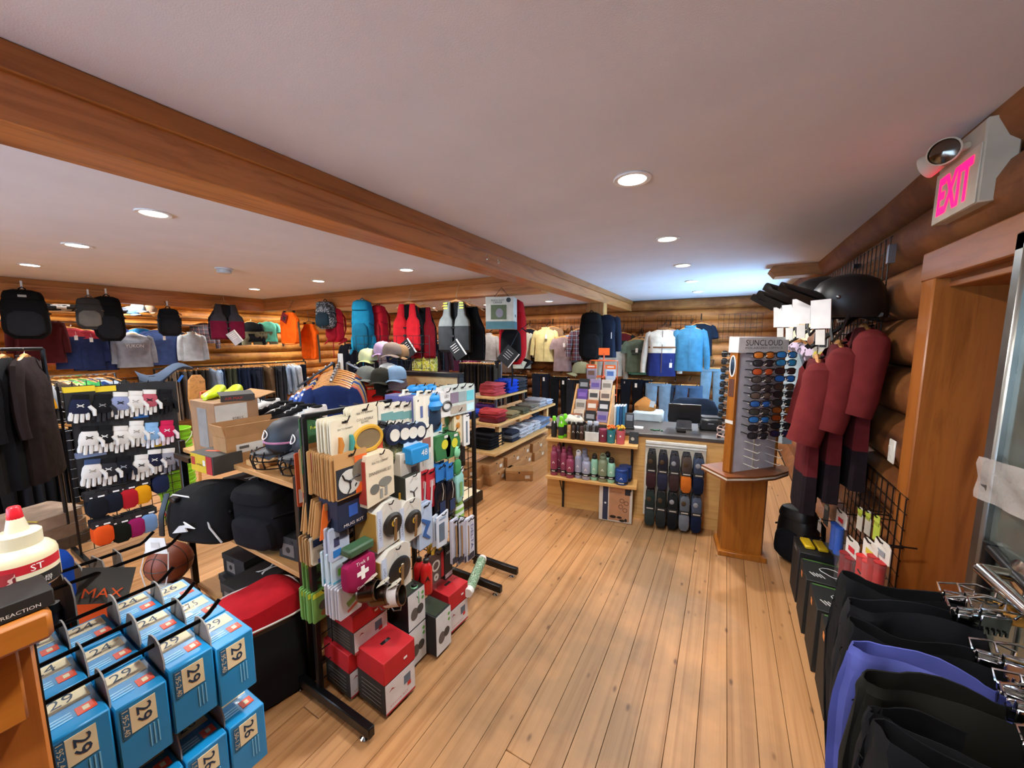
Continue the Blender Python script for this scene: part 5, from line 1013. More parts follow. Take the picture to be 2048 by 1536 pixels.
# --- cartons standing on the floor in front of the grid
def msr(label, y, z, x=-1.52, W=.17, D=.20, H=.165):
    t = thing('stove_carton', label, 'box', (x, y, z), FACE_X-.05); carton(t, W, D, H, '#2a2622', '#b3161f', H*.42); decal(t, 'white_front', W-.004, H*.56, '#cfcdd0', (0, -D/2-.0012, H*.29)); decal(t, 'red_foot', W-.004, .008, '#b3161f', (0, -D/2-.0018, .008)); part('handle_slot', lambda: MB().box((0, 0, 0), (.05, .018, .002), b=.0008), BLACK, t, (0, 0, H+.003), key='msr1')
    decal(t, 'stove_print', .04, .045, '#5a6a7a', (W*.22, -D/2-.002, H*.36)); decal(t, 'red_print', .02, .02, '#c4302a', (W*.28, -D/2-.0025, H*.24)); part('wing_logo', lambda: MB().prism([(-.016, 0), (0, .012), (.016, 0), (0, .005)], -.001, .0005), mat('#8f1a1c', 'paper'), t, (-W*.28, -D/2-.0015, H*.40), key='msr2'); text('STOVE KIT', W*.6, mat('#a8484a', 'paper'), t, (-.01, -D/2-.002, H*.12), h=.008); decal(t, 'price_sticker', .02, .01, '#e8e4e0', (.03, -D/2-.0055, H*.8))
    for q in range(5): part('side_print', lambda: MB().box((-W/2-.0008, 0, 0), (.001, D*.7, .003)), mat('#6a5f54', 'paper'), t, (0, 0, H*.12+q*H*.08), key=('msr3', W, D))
msr('large red-lidded stove carton standing foremost on the floor', 1.14, .02, -1.36, .18, .20, .27); msr('red-lidded stove carton on the floor behind the foremost one', 1.10, .02, -1.575, .15, .2, .235); msr('red-lidded stove carton stacked on the one behind', 1.13, .262, -1.55, .19, .22, .20)
msr('smaller red-lidded stove carton past the black boxes', 1.66, .02, -1.40, .17, .17, .245)
def potset(label, y, z, x, H=.2):
    t = thing('cookset_carton', label, 'box', (x, y, z), FACE_X); carton(t, .125, .16, H, '#16181a'); decal(t, 'white_front', .123, H-.004, '#cdd0d2', (0, -.0812, H/2)); disc(t, 'bag_print', .026, '#5a5450', (-.018, -.082, H*.38), sy=1.3); disc(t, 'pan_print', .024, '#3f3c3a', (.024, -.0824, H*.42), sy=1.1); disc(t, 'green_dot', .009, '#5a9a4a', (.045, -.082, H*.82)); disc(t, 'green_dot', .009, '#5a9a4a', (.045, -.082, H*.68)); decal(t, 'top_print', .11, .14, '#26301f', (0, 0, H+.0008), (PI/2, 0, 0))
potset('white-fronted cookset carton on top of its stack', 1.345, .235, -1.43); potset('white-fronted cookset carton at the bottom of its stack', 1.345, .02, -1.43, .21); potset('white-fronted cookset carton standing forward of the stack', 1.475, .02, -1.36, .235)
t = thing('foam_roll', 'green marbled foam roll with white end caps leaning past the red carton', 'foam roll', (-1.36, 1.90, .20), (0, 0, .35)); part('roll', MB().tube([(0, -.16, 0), (0, .16, 0)], .032, 16), mat('#6a8a6a', 'blotch', col2='#a8bca4', scale=6), t)
for s_ in (-1, 1): part('end_cap', MB().tube([(0, s_*.158, 0), (0, s_*.19, 0)], [.034, .028], 16), mat('#d8d8d4', 'plain'), t)
# green tall card and small red packs at the near post
stack('camp_card', 'hang card', lambda t: (part('card', lambda: hangcard_mb(.085, .20, .004), mat('#2f5c34', 'paper'), t, key='gt1'), decal(t, 'photo_print', .08, .07, '#a8743c', (0, -.001, -.13)), text('Fork', .03, mat('#d8d23a', 'paper'), t, (.01, -.0015, -.04))), (622, 838, -1.62), 1, .03, 'tall green fork card beside the near post')
stack('skewer_card', 'hang card', lambda t: (part('card', lambda: hangcard_mb(.05, .20, .006), mat('#b04a20', 'paper'), t, key='sk1'), part('skewer', lambda: MB().tube([(0, 0, .06), (0, 0, -.12)], .003, 4), STEEL, t, (.01, -.006, 0), key='sk2'), decal(t, 'white_foot', .04, .05, '#d8d4cc', (0, -.001, -.16))), (616, 912, -1.60), 2, .05, 'orange skewer card behind the near post')
stack('red_pouch', 'pouch', lambda t: part('pouch', lambda: MB().box((0, 0, -.05), (.09, .04, .08), b=.006), mat('#8f1a22', 'paper'), t, key='rp1'), (640, 896, -1.60), 1, .05, 'dark red small box above the kraft cards')
# low display platform past the rack
t = thing('display_platform', 'low black-edged platform with cream top past the camping rack', 'platform', (-2.52, 3.06, 0)); part('edge_frame', MB().box((0, 0, .055), (.58, .42, .11), b=.004), mat('#17130f', 'plain', .4), t); part('top_panel', MB().box((0, 0, .112), (.54, .38, .006)), mat('#d8c9a8', 'paper'), t)
# ================================================================ shelf unit next to the camp rack: helmets, cartons, shoes, bags
SX0, SX1, SY0, SY1 = -3.06, -1.76, 1.0, 1.40
t = thing('shelf_unit', 'black-framed wooden shelf unit beside the camping rack', 'shelf', (0, 0, 0))
SHW = mat('#c8935a', 'woodx', .45, col2='#b07c46')
for z in (1.05, .58, .10): part('shelf_board', MB().box(((SX0+SX1)/2, (SY0+SY1)/2, z-.014), (SX1-SX0-.03, SY1-SY0, .028), b=.003), SHW, t)
for x in (SX0, SX1): 
    for y in (SY0, SY1): part('post', MB().box((x, y, .55), (.035, .035, 1.10), b=.004), BLKM, t)
part('back_panel', MB().box(((SX0+SX1)/2, SY1+.005, .60), (SX1-SX0, .02, 1.16)), mat('#c4935c', 'woodx', .5), t)
for k in range(3): part('slat_groove', MB().box(((SX0+SX1)/2, SY1-.006, 1.07+.05*k), (SX1-SX0-.04, .003, .012)), mat('#4a3018', 'paper'), t)
part('shoe_shelf', MB().box(((SX0+SX1)/2+.1, SY1+.05, 1.19), (SX1-SX0-.2, .30, .018), b=.003), SHW, t)
part('black_frame', MB().box(((SX0+.08), SY0-.02, 1.0), (.22, .03, .03)).box((SX0-.02, SY0+.2, 1.0), (.03, .4, .03)), BLKM, t)
# --- shoes on the ledge
def at_(px, py, y): return onY(px, py, y)
SHZ = 1.20
for lb, px, col, sole, acc, rz in (('white running shoe lying with its mate at the end of the ledge', 504, '#c9c8c4', '#e0deda', '#8a8a88', 1.2), ('white running shoe with grey mesh on the ledge', 520, '#d2d0cc', '#e6e4e0', '#9a9a98', .2), ('black running shoe with white swirl on its heel', 543, '#141416', '#dedcd8', '#e8e8e8', -.15), ('black running shoe with small white logo on the toe', 566, '#17171a', '#d8d6d0', '#dddddd', .1), ('plain black running shoe with white sole', 588, '#101012', '#d8d6d0', '#303034', .0), ('white running shoe next to the near post of the camping rack', 612, '#cfccc6', '#e2e0dc', '#b0b0ae', .25)):
    p = at_(px, 832, 1.42); shoe(lb, (p.x, 1.42, SHZ), rz-.3, col, sole, acc)
# --- cartons on the top shelf
t = thing('big_carton', 'large brown shipping carton with green and white label on the top shelf', 'box', (-2.73, 1.125, 1.051), .0)
carton(t, .31, .24, .33, '#9a7350'); decal(t, 'ship_label', .17, .12, '#c9c4b8', (.156, -.03, .255), (0, 0, FACE_X)); decal(t, 'green_band', .17, .035, '#4fb51f', (.157, -.03, .185), (0, 0, FACE_X)); decal(t, 'clear_pouch', .12, .24, '#9c9690', (0, -.121, .17), (0, 0, 0), 'gloss'); text('92RLS', .06, mat('#55524c', 'paper'), t, (.1585, .0, .225), (0, 0, FACE_X)); decal(t, 'top_tape', .05, .23, '#a8875c', (0, 0, .331), (PI/2, 0, 0))
part('open_flap', MB().box((0, 0, 0), (.31, .13, .004)), CARD, t, (0, .17, .345), (.25, 0, 0))
t = thing('yellow_shoe_pair', 'pair of neon yellow soccer shoes on top of the large carton', 'shoe', (-2.86, 1.08, 1.384), .7)
for k in range(2): part('shoe_upper', MB().loft([ring(.042*a, .0, 0, 12) if 0 else [(x+.0, y, max(0, z)) for x, y, z in [(.04*a*math.cos(q), yy, .045*b*(.5+.5*math.sin(q))) for q in [2*PI*i/12 for i in range(12)]]] for yy, a, b in ((-.12, .3, .5), (-.09, .85, .95), (0, 1, 1.25), (.07, .85, 1.7), (.12, .6, 1.6), (.135, .3, 1.5))]), mat('#c4dc12', 'plain', .4), t, (.05+.10*k, 0, 0), (0, 0, .1))
part('heel_stripe', MB().box((-.02, .05, .02), (.01, .12, .04)), mat('#d8502a', 'plain'), t)
t = thing('dark_shoe_box', 'dark grey open shoe box leaning on the large carton', 'box', (-2.63, 1.15, 1.392), (.12, .0, 1.3)); part('tray', MB().box((0, 0, .03), (.17, .11, .006)).box((0, -.055, .012), (.17, .004, .036)).box((.085, 0, .012), (.004, .11, .036)), mat('#3d3a38', 'paper'), t); text('AIR MAX', .09, mat('#c03a2a', 'paper'), t, (-.02, -.058, .014))
t = thing('open_tray_carton', 'open brown carton with folded flaps and white labels in front of the large one', 'box', (-2.47, 1.145, 1.051), FACE_X-.02)
for (c, d) in (((0, -.08, .075), (.33, .005, .15)), ((0, .08, .075), (.33, .005, .15)), ((-.165, 0, .075), (.005, .16, .15)), ((.165, 0, .075), (.005, .16, .15)), ((0, 0, .004), (.33, .16, .006))): part('carton_wall', MB().box(c, d), CARD, t)
part('flap', MB().box((0, -.088, .185), (.33, .07, .004), rot=(-1.35, 0, 0)), CARD, t); part('flap', MB().box((0, .088, .185), (.33, .07, .004), rot=(1.35, 0, 0)), CARD, t); part('flap', MB().box((-.172, 0, .185), (.07, .16, .004), rot=(0, 1.35, 0)), CARD, t)
decal(t, 'white_label', .14, .05, '#cfccc4', (-.05, -.0835, .08)); decal(t, 'white_label', .05, .08, '#cfccc4', (.10, -.0835, .07)); decal(t, 'barcode', .05, .016, '#55524c', (-.08, -.0845, .085)); part('packing', MB().ball((0, 0, .10), (.14, .06, .04), 12, 6), mat('#17171a', 'fabric'), t)
t = thing('softball_box', 'yellow and grey softball box at the shelf corner', 'box', (-2.50, .97, 1.015), .04); carton(t, .24, .15, .105, '#3c3a36'); decal(t, 'yellow_front', .165, .10, '#c9a91a', (-.03, -.0765, .052)); decal(t, 'red_badge', .04, .045, '#a82a22', (-.085, -.0775, .06)); text('SOFTBALLS', .075, mat('#1a1612', 'paper'), t, (-.012, -.078, .045)); decal(t, 'red_end', .06, .10, '#a81c24', (.085, -.0765, .052)); decal(t, 'barcode', .025, .03, '#d8d4cc', (.035, -.078, .06)); decal(t, 'orange_strip', .12, .02, '#d85a3a', (0, 0, .1058), (PI/2, 0, .4))
t = thing('wood_block', 'small pale pine block on the shelf beside the helmets', 'wood block', (-2.24, 1.08, 1.051)); part('block', MB().box((0, 0, .015), (.14, .10, .03), b=.003), OAK, t)
# --- batting helmets
def batting(label, loc, rot, cage, stripe=None):
    t = thing('batting_helmet', label, 'helmet', loc, rot); m0 = mat('#20252e', 'plain', .55)
    part('shell', lambda: MB().loft([[(.108*r*math.cos(a), yo+.128*r*math.sin(a), z) for a in [2*PI*i/22 for i in range(22)]] for r, z, yo in ((.9, .05, .02), (.98, .09, .01), (1, .13, 0), (.97, .17, 0), (.86, .205, 0), (.65, .235, 0), (.35, .252, 0), (.05, .257, 0))], 0, (False, True)), m0, t, key='bhs1')
    for s_ in (-1, 1): part('ear_flap', lambda: MB().ball((s_*.097, .02, .07), (.018, .06, .07), 12, 8), m0, t, key=('bhe', s_))
    part('brim', lambda: MB().grid(lambda u, v: ((u-.5)*.20*(1-.2*v), -.10-.075*v*(1-(2*u-1)**2*.6)-.02*(1-(2*u-1)**2), .105-.02*v-.03*(2*u-1)**2), 10, 4), m0, t, key='bhb')
    p = part('oval_logo', lambda: MB().tube([(.034*math.cos(a), -.128*(.965-.055*math.sin(a))*math.sqrt(1-(.034*math.cos(a)/.1)**2)-.004, .175+.022*math.sin(a)) for a in [i*PI/10 for i in range(21)]], .003, 5), WHITE, t, key='bhl'); text('R', .026, WHITE, t, (0, -.1305, .175), (-.3, 0, 0))
    if stripe: part('pink_stripe', lambda: MB().tube([(.109*math.cos(a), .129*math.sin(a), .135) for a in [PI*1.05+i*PI*.9/12 for i in range(13)]], .006, 5), mat(stripe, 'plain'), t)
    if cage:
        for z in (.075, .035, -.005): part('cage_bar', lambda: MB().tube([(.105*math.cos(a), -.04+.125*math.sin(a)*1.0-.02, 0) for a in [PI+i*PI/10 for i in range(11)]], .0035, 5), BLKM, t, (0, 0, z+.012), key='cgb')
        for x in (-.075, -.03, .03, .075): part('cage_upright', lambda: MB().tube([(0, 0, .095), (0, -.012, .05), (0, 0, .0)], .0035, 5), BLKM, t, (x, -.06-.125*math.sqrt(max(0, 1-(x/.105)**2)), .005), key='cgu')
batting('dark batting helmet with pink stripe and wire face cage', (-2.09, 1.165, 1.07), -.25, True, '#b87a9a'); batting('dark batting helmet with wire cage right beside the wire rack', (-1.86, 1.185, 1.07), -.35, True)
# --- shoe boxes
def uabox(label, loc, rot, W=.21, D=.35, H=.125, side=True, grp=None):
    t = thing('shoe_box', label, 'shoe box', loc, rot); carton(t, W, D, H, '#1b1a1a'); part('lid', MB().box((0, 0, H-.018), (W+.006, D+.006, .040), b=.002), mat('#232222', 'paper'), t)
    lg = MB()
    for s_ in (-1, 1): lg.prism([(-.05, s_*.034), (-.022, s_*.012), (.022, s_*.012), (.05, s_*.034), (.044, s_*.012), (.02, s_*.002), (-.02, s_*.002), (-.044, s_*.012)], 0, .001, ax='z')
    part('lid_logo', lg, WHITE, t, (0, 0, H+.003), (0, 0, PI/2)); decal(t, 'size_label', .09, .07, '#6a625c', (-.03, -D/2-.0012, .055)); disc(t, 'shoe_print', .016, '#17140f', (-.03, -D/2-.0022, .055)); disc(t, 'thumb_hole', .012, '#050505', (0, -D/2-.0045, H-.02), sy=.7)
    if side: text('UNDER ARMOUR', .22, WHITE, t, (W/2+.0008, .03, .045), (0, 0, FACE_X), h=.022)
    return t
uabox('black shoe box with white logo on the middle shelf under the black sports bag', (-2.68, 1.24, .581), .0, .34, .22, .26, False)
uabox('black shoe box at the end of the middle shelf behind the wire rack', (-1.96, 1.22, .581), .12)
uabox('upper black shoe box of the floor stack with white side lettering', (-2.36, 1.12, .231), .05, .21, .40); uabox('lower black shoe box of the floor stack', (-2.38, 1.13, .101), .05, .21, .40, .128)
uabox('black shoe box on the floor at the far corner of the shelf unit', (-2.66, 1.18, .101), -.05, .26, .30, .13, False); uabox('black shoe box right on top of the far corner one', (-2.68, 1.22, .234), .06, .24, .3, .13, False)
# --- sports bags
t = thing('sports_bag', 'black sports bag with white flash logo and piping on the middle shelf', 'bag', (-2.60, .98, .60), .08)
part('bag_body', MB().loft([[(x, y*1.0, z+.03*math.sin(x*6)) for x, y, z in ring(.30*a, .17*b_, zz, 24, .55)] for zz, a, b_ in ((0, .82, .8), (.03, .97, .98), (.12, 1, 1), (.2, .97, .93), (.27, .86, .75), (.31, .6, .4))]), mat('#131315', 'fabric'), t)
part('white_piping', MB().tube([(-.28, -.11, .08), (-.25, -.15, .18), (-.16, -.13, .255), (0, -.125, .268), (.15, -.125, .25), (.24, -.15, .15), (.28, -.12, .06)], .005, 6), mat('#c9c7c4', 'plain'), t); part('red_piping', MB().tube([(-.285, -.10, .05), (-.275, -.13, .11), (-.262, -.14, .16)], .006, 6), mat('#b83a34', 'plain'), t)
part('flash_logo', MB().prism([(-.11, -.05), (.05, -.005), (.03, .015), (.13, .03), (.02, .045), (.04, .03), (-.03, .01)], -.192, -.186), mat('#d8d8d6', 'plain'), t, (.05, 0, .12)); part('strap', MB().tube([(-.20, -.14, .26), (-.17, -.19, .15), (-.20, -.185, .02)], .016, 6, flat=.4), BLACK, t); part('strap_buckle', MB().box((-.1, -.15, .245), (.06, .03, .03), b=.006), BLKM, t)
backpack('soft black backpack slumped on the middle shelf edge', (-2.16, 1.03, 1.02), (.12, .0, .25), '#151518', acc='#1a1a1e', W=.36, H=.36, D=.22)
t = thing('equipment_bag', 'tall red and black equipment bag with white piping standing on the floor', 'bag', (-1.97, .88, 0), -.25)
K0 = '#17171b'
part('bag_body', MB().loft([ring(.20*a, .175*b_, zz, 26, .5, wav=.004, k=4) for zz, a, b_ in ((0, .9, .9), (.02, 1, 1), (.2, 1.0, 1.02), (.34, .98, 1), (.40, .95, .97))], [0, 0, 0, 0]), mat(K0, 'fabric'), t)
part('red_side', MB().loft([[(x, y, z) for x, y, z in ring(.2015*a, .178*b_, zz, 26, .5)][9:22] for zz, a, b_ in ((.19, 1.0, 1.02), (.34, .985, 1.01), (.41, .955, .98))], 0, (False, False), False), mat('#9c1420', 'fabric'), t)
part('red_lid', MB().loft([[(x, y+.01, z+.03*math.sin(x*9)*(1 if i > 1 else 0)+.012*math.sin(y*21)) for x, y, z in ring(.20*a, .18*b_, zz, 26, .5)] for i, (zz, a, b_) in enumerate(((.415, .96, .98), (.43, .99, 1.0), (.475, .92, .9), (.50, .7, .66), (.505, .3, .3)))]), mat('#b01822', 'fabric'), t)
part('zip_band', MB().loft([ring(.20*.965, .18*.985, zz, 26, .5) for zz in (.395, .42)], 0, (False, False)), BLACK, t)
part('lid_piping', MB().tube([(x, y+.01, z) for x, y, z in ring(.201, .183, .428, 26, .5)]+[(.201, .01, .428)], .005, 5), mat('#d8d4d0', 'plain'), t)
part('side_piping', MB().tube([(.13, -.165, .38), (.05, -.183, .30), (.035, -.186, .2), (.05, -.183, .04)], .005, 5), mat('#d8d4d0', 'plain'), t)
for x0 in (-.12, -.02): part('carry_strap', MB().tube([(x0, -.17, .36), (x0-.02, -.20, .27), (x0-.01, -.195, .12), (x0, -.185, .02)], .017, 6, flat=.35), BLACK, t)
part('grab_handle', MB().tube([(-.16, -.165, .37), (-.05, -.21, .33), (.06, -.18, .36)], .015, 6), BLACK, t)
lg = MB()
for q in range(3): lg.tube([(-.10+.03*q, 0, .09-.012*q), (-.075+.03*q, -.002, .17-.012*q)], [.006, .012], 6, flat=.2, nrm=(0, 1, 0))
part('white_logo', lg, mat('#c9c9c8', 'plain'), t, (0, -.183, 0)); part('side_flash', MB().prism([(.07, .21), (.17, .235), (.12, .215), (.16, .20)], -.182, -.178), mat('#c9c9c8', 'plain'), t)
part('bag_base', MB().loft([ring(.185, .16, z, 26, .5) for z in (-.0, .012)]), BLACK, t)
# ================================================================ glove tower, buckets
GLX = -4.40
t = thing('glove_rack', 'black wire grid rack covered with batting gloves', 'display rack', (GLX, 1.08, 0)); grid_panel(t, .68, 1.38, (0, 0, .05), (0, 0, FACE_X), .0765)
for y in (-.34, .34): part('upright', MB().box((0, y, .70), (.014, .014, 1.40)), BLKM, t) 
for y in (-.34, .34): part('foot', MB().box((.02, y, .02), (.5, .03, .035)), BLKM, t)
GR = t
def gpeg(p, L=.16): part('peg', lambda: peg_mb(L), BLKM, GR, (.004, p.y-1.08, p.z-.012), (0, 0, FACE_X), key=('peg', L))
def glove_mb():
    m = MB(); m.loft([ring(.034, .010, z, 12, .7) for z in (0, -.03)]+[ring(.042, .013, -.045, 12, .7), ring(.046, .015, -.085, 12, .7), ring(.043, .012, -.115, 12, .7)])
    return m
def fingers_mb():
    m = MB()
    for x, l in ((-.033, .052), (-.012, .066), (.010, .062), (.031, .048)): m.tube([(x, 0, -.108), (x*1.08, -.003, -.108-l*.6), (x*1.1, -.006, -.108-l)], [.0105, .0105, .008], 7)
    m.tube([(.036, -.004, -.07), (.058, -.012, -.095), (.062, -.016, -.13)], [.012, .011, .008], 7); return m
def glovepack(label, px, py, cuff, palm, fing, logo='#1a1a1c', header=None, card='#131315', n=2, cat='gloves', name='batting_glove_pack', S=1.0, front=-4.22):
    p = onX(px, py, front); gpeg(p)
    t0 = None
    for k in range(n):
        lb = label+(', front of its peg' if k == 0 else f', {ORD[k]} on its peg') if n > 1 else label
        if t0 is None:
            t = thing(name, lb, cat, p, FACE_X-.1, None, S); t0 = t
            part('card', lambda: hangcard_mb(.13, .23, .003), mat(card, 'paper'), t, key='gl0')
            if header: decal(t, 'yellow_header' if header == '#d8b91a' else 'header', .13, .035, header, (0, -.001, -.02))
            o = part('glove', glove_mb, mat(palm, 'fabric'), t, (0, -.018, -.055), (0, .12, 0), key='gl1'); part('fingers', fingers_mb, mat(fing, 'fabric'), o, key='gl2'); part('cuff', lambda: MB().loft([ring(.0355, .0115, z, 12, .7) for z in (.003, -.026)]), mat(cuff, 'fabric'), o, key='gl3'); part('logo', lambda: MB().tube([(-.014, 0, .008), (0, 0, -.004), (.014, 0, .008)], .003, 4).tube([(-.014, 0, -.010), (0, 0, .002), (.014, 0, -.010)], .003, 4), mat(logo, 'plain'), o, (0, -.0155, -.065), key='gl4')
        else: dup(t0, p-Vector((.035*k, .0, .0)), FACE_X-.1+.05*k, lb)
W_, K_ = '#cfccc6', '#141416'
G_ = [(158, 772, K_, '#1c2036', W_, W_, '#d8b91a', 'navy and white batting gloves under a yellow header'), (202, 772, K_, K_, '#2a2a2e', '#8a8a88', '#d8b91a', 'all black batting gloves under a yellow header'), (238, 768, W_, '#8088a8', W_, K_, None, 'white batting gloves with navy fingers'), (268, 766, W_, W_, W_, '#b0aca6', None, 'plain white batting gloves in the top row'), (296, 764, W_, '#a8505c', W_, K_, None, 'white and dark red batting gloves'), (328, 764, K_, K_, K_, K_, None, 'black batting gloves at the end of the top row'),
      (176, 836, K_, W_, W_, K_, None, 'black gloves with white zigzag in the second row, nearer'), (206, 834, K_, '#1a1a1c', W_, W_, None, 'black gloves with white zigzag in the second row, farther'), (238, 836, W_, W_, W_, '#5a5854', None, 'white batting gloves on a dark card in the second row'), (270, 826, W_, W_, W_, '#a8a49c', '#2a6ab0', 'white batting gloves under a blue header'), (300, 830, '#7aa4cc', '#7aa4cc', '#c9ccd4', '#d8d8d8', None, 'pale blue batting gloves'), (331, 826, '#b8204a', '#b8204a', '#d8c4c8', '#e0d8d8', None, 'crimson and white patterned batting gloves'),
      (182, 902, '#3a4a6a', W_, W_, '#a8a49c', '#7a8aa8', 'white gloves in a clear blue sleeve in the third row'), (214, 900, K_, '#2a2a2e', W_, W_, None, 'black and white gloves in the middle of the third row'), (244, 896, K_, '#15171f', '#1a1c26', '#8a8c94', None, 'black gloves with grey loop logo in the third row'), (280, 894, W_, W_, W_, K_, None, 'white gloves with black ring logo in the third row'), (306, 884, W_, '#1c2036', W_, W_, '#d8b91a', 'navy gloves with white fingers under a short yellow header'), (334, 882, W_, '#8a8a94', '#6a6a74', K_, None, 'grey and white gloves at the end of the third row')]
for px, py, cf, pm, fg, lg_, hd, lb in G_: glovepack(lb, px, py, cf, pm, fg, lg_, hd, S=1.22)
def sockpack(label, px, py, col, n=3, w=.10, h=.15):
    p = onX(px, py, -4.22); gpeg(p); t0 = None
    for k in range(n):
        lb = label+(', front of its peg' if k == 0 else f', {ORD[k]} on its peg') if n > 1 else label
        if t0 is None:
            t = thing('sock_pack', lb, 'socks', p, FACE_X-.12, None, 1.2); t0 = t; part('band_card', lambda: hangcard_mb(w, .05, .010), mat('#15151a', 'paper'), t, key=('sp0', w)); part('socks', lambda: sbox(w*.47, .018, h-.02, 4, .45, 16, 1.0, -h-.02), mat(col, 'fabric'), t, key=('sp1', w, h)); part('band_mark', lambda: MB().box((0, 0, 0), (.03, .001, .010)), WHITE, t, (.02, -.006, -.03), key='sp2'); part('band_dot', lambda: MB().box((0, 0, 0), (.012, .001, .008)), WHITE, t, (-.025, -.006, -.03), key='sp3')
        else: dup(t0, p-Vector((.04*k, 0, 0)), FACE_X-.12, lb)
for px, py, c, lb in ((192, 985, '#14161c', 'dark navy team socks in the fourth row'), (222, 975, '#161a26', 'navy team socks in the fourth row'), (254, 968, '#a81c26', 'red team socks'), (281, 960, '#d8960f', 'golden yellow team socks'), (204, 1040, '#d8501a', 'bright orange team socks'), (240, 1036, '#12160f', 'black team socks in the bottom row'), (268, 1026, '#8f1d5a', 'magenta team socks'), (294, 1018, '#6f94c4', 'pale blue team socks'), (318, 940, '#1c2440', 'striped dark socks in the upper sock row')): sockpack(lb, px, py, c)
t = thing('bucket_stack', 'tall stack of lime green ribbed buckets beside the glove rack', 'bucket', (-4.66, 1.46, 0)); 
LIME = mat('#86c81e', 'plain', .45)
for k in range(7):
    o = part('bucket', lambda: MB().lathe([(.115, 0), (.12, .004), (.135, .26), (.137, .262), (.146, .262), (.146, .275), (.139, .275), (.139, .30), (.148, .30), (.148, .312), (.141, .312), (.141, .345), (.150, .348), (.150, .362), (.144, .365), (.141, .36), (.118, .02), (0, .02)], 26, cap=(True, False)), LIME, t, (0, 0, .088*k), (0, 0, .5*k), key='bucket')
    if k in (0, 2, 4, 6): part('bail', lambda: MB().tube([(.15*math.cos(a), .15*math.sin(a), .30-.12*math.sin((a+.6)*1.3) if 0 else .31-.10*math.sin(a+PI*.5)**2) for a in [-PI*.95+i*PI*.5/8 for i in range(9)]], .003, 5), WHITE, o, key='bail')
# ================================================================ far side: clothes along the golden log wall and hanging packs
FX = -8.0
def rail(label, p0, p1, posts=True, col=None, name='clothes_rail'):
    t = thing(name, label, 'clothes rail', (0, 0, 0)); part('bar', MB().tube([p0, p1], .014, 8), col or STEEL, t)
    if posts:
        for p in (p0, p1): part('post', MB().tube([(p[0], p[1], 0), p], .014, 8), col or STEEL, t)
    return t
# upper wall row, fronts turned to the room
rail('upper wall rail over the fleece jackets', (-8.72, .55, 2.02), (-8.72, 4.0, 2.02), False)
def wallgar(px, label, x=-8.62, z=2.02, **k): p = onX(px, 700, x); k.setdefault('slo', .05); o = shirt(label, (x, p.y, z), FACE_X-.12, **k); o.scale = (.82,)*3; return o
wallgar(80, 'large maroon fleece pullover near the hanging black pack', x=-8.5, z=2.10, col='#4a1719', W=.60, L=.76, D=.09, seed=1, collar='#4a1719', cat='fleece', name='maroon_fleece')
wallgar(118, 'red orange striped shirt peeking out beside the maroon fleece', x=-8.66, col='#a8402c', kind='stripe', col2='#c95a3a', kscale=40, W=.5, L=.7, cat='shirt', name='striped_shirt', seed=2)
wallgar(146, 'navy jacket with coral yoke, first beside the maroon fleece', x=-8.58, z=1.98, col='#252f52', yoke=.30, ycol='#b8404a', W=.46, L=.74, seed=3, name='yoke_jacket')
wallgar(176, 'navy jacket with coral yoke in the middle of the trio', x=-8.56, z=1.95, col='#20294a', yoke=.30, ycol='#a8303c', W=.44, L=.74, seed=4, name='yoke_jacket')
wallgar(203, 'navy jacket with coral yoke behind the hanging slim pack', x=-8.62, z=1.95, col='#1f2646', yoke=.30, ycol='#8f2836', W=.44, L=.76, seed=5, name='yoke_jacket')
wallgar(226, 'plain navy blue jacket next to the grey hoodie', col='#2c3a6a', W=.44, L=.74, seed=6, name='navy_jacket')
h = wallgar(268, 'light grey hoodie with white arched lettering', x=-8.52, z=1.90, col='#8d8f96', W=.56, L=.66, D=.10, seed=0, hood=True, cat='hoodie', name='grey_hoodie', tagc=None); text('YUKON', .26, WHITE, h, (0, -.125, -.30), h=.07)
wallgar(285, 'sky blue jacket behind the grey hoodie', x=-8.70, z=2.0, col='#2f86c4', W=.46, L=.3, sleeve='short', seed=1, name='sky_jacket', tagc=None)
wallgar(322, 'washed denim blue sweatshirt between the hoodie and the pale shirt', x=-8.62, z=1.98, col='#3d4f7c', W=.54, L=.74, D=.09, seed=2, name='denim_sweatshirt', cat='sweatshirt')
wallgar(386, 'pale grey-white button shirt with small collar', x=-8.50, z=1.92, col='#b9c0c2', W=.42, L=.60, seed=3, collar='#c4cacc', cat='shirt', name='button_shirt', tagc=None)
wallgar(355, 'dark navy shirt half hidden behind the pale button shirt', x=-8.70, z=1.96, col='#1c2438', W=.44, L=.5, seed=4, name='navy_shirt', cat='shirt')
wallgar(412, 'grey plaid shirt high up behind the maroon life vest', x=-8.74, z=2.12, col='#4a4c58', kind='plaid', col2='#6a3038', W=.44, L=.46, seed=5, name='plaid_shirt', cat='shirt', tagc=None)
wallgar(505, 'black jacket high up at the end of the wall row', x=-8.70, z=2.18, col='#101113', W=.5, L=.5, seed=6, name='black_jacket', tagc=None)
wallgar(540, 'mint green jacket at the end of the wall row', x=-8.70, z=2.20, col='#6ac4a4', W=.44, L=.52, seed=7, name='mint_jacket', sleeve='short', tagc=None)
for i, px in enumerate((503, 535)): p = onX(px, 660, -8.68); pants(f'khaki shorts under the {("black", "mint")[i]} jacket at the wall', (-8.68, p.y, p.z+.05), FACE_X, '#6f6b52', L=.24, cat='shorts', taper=1.0, tagc=None)
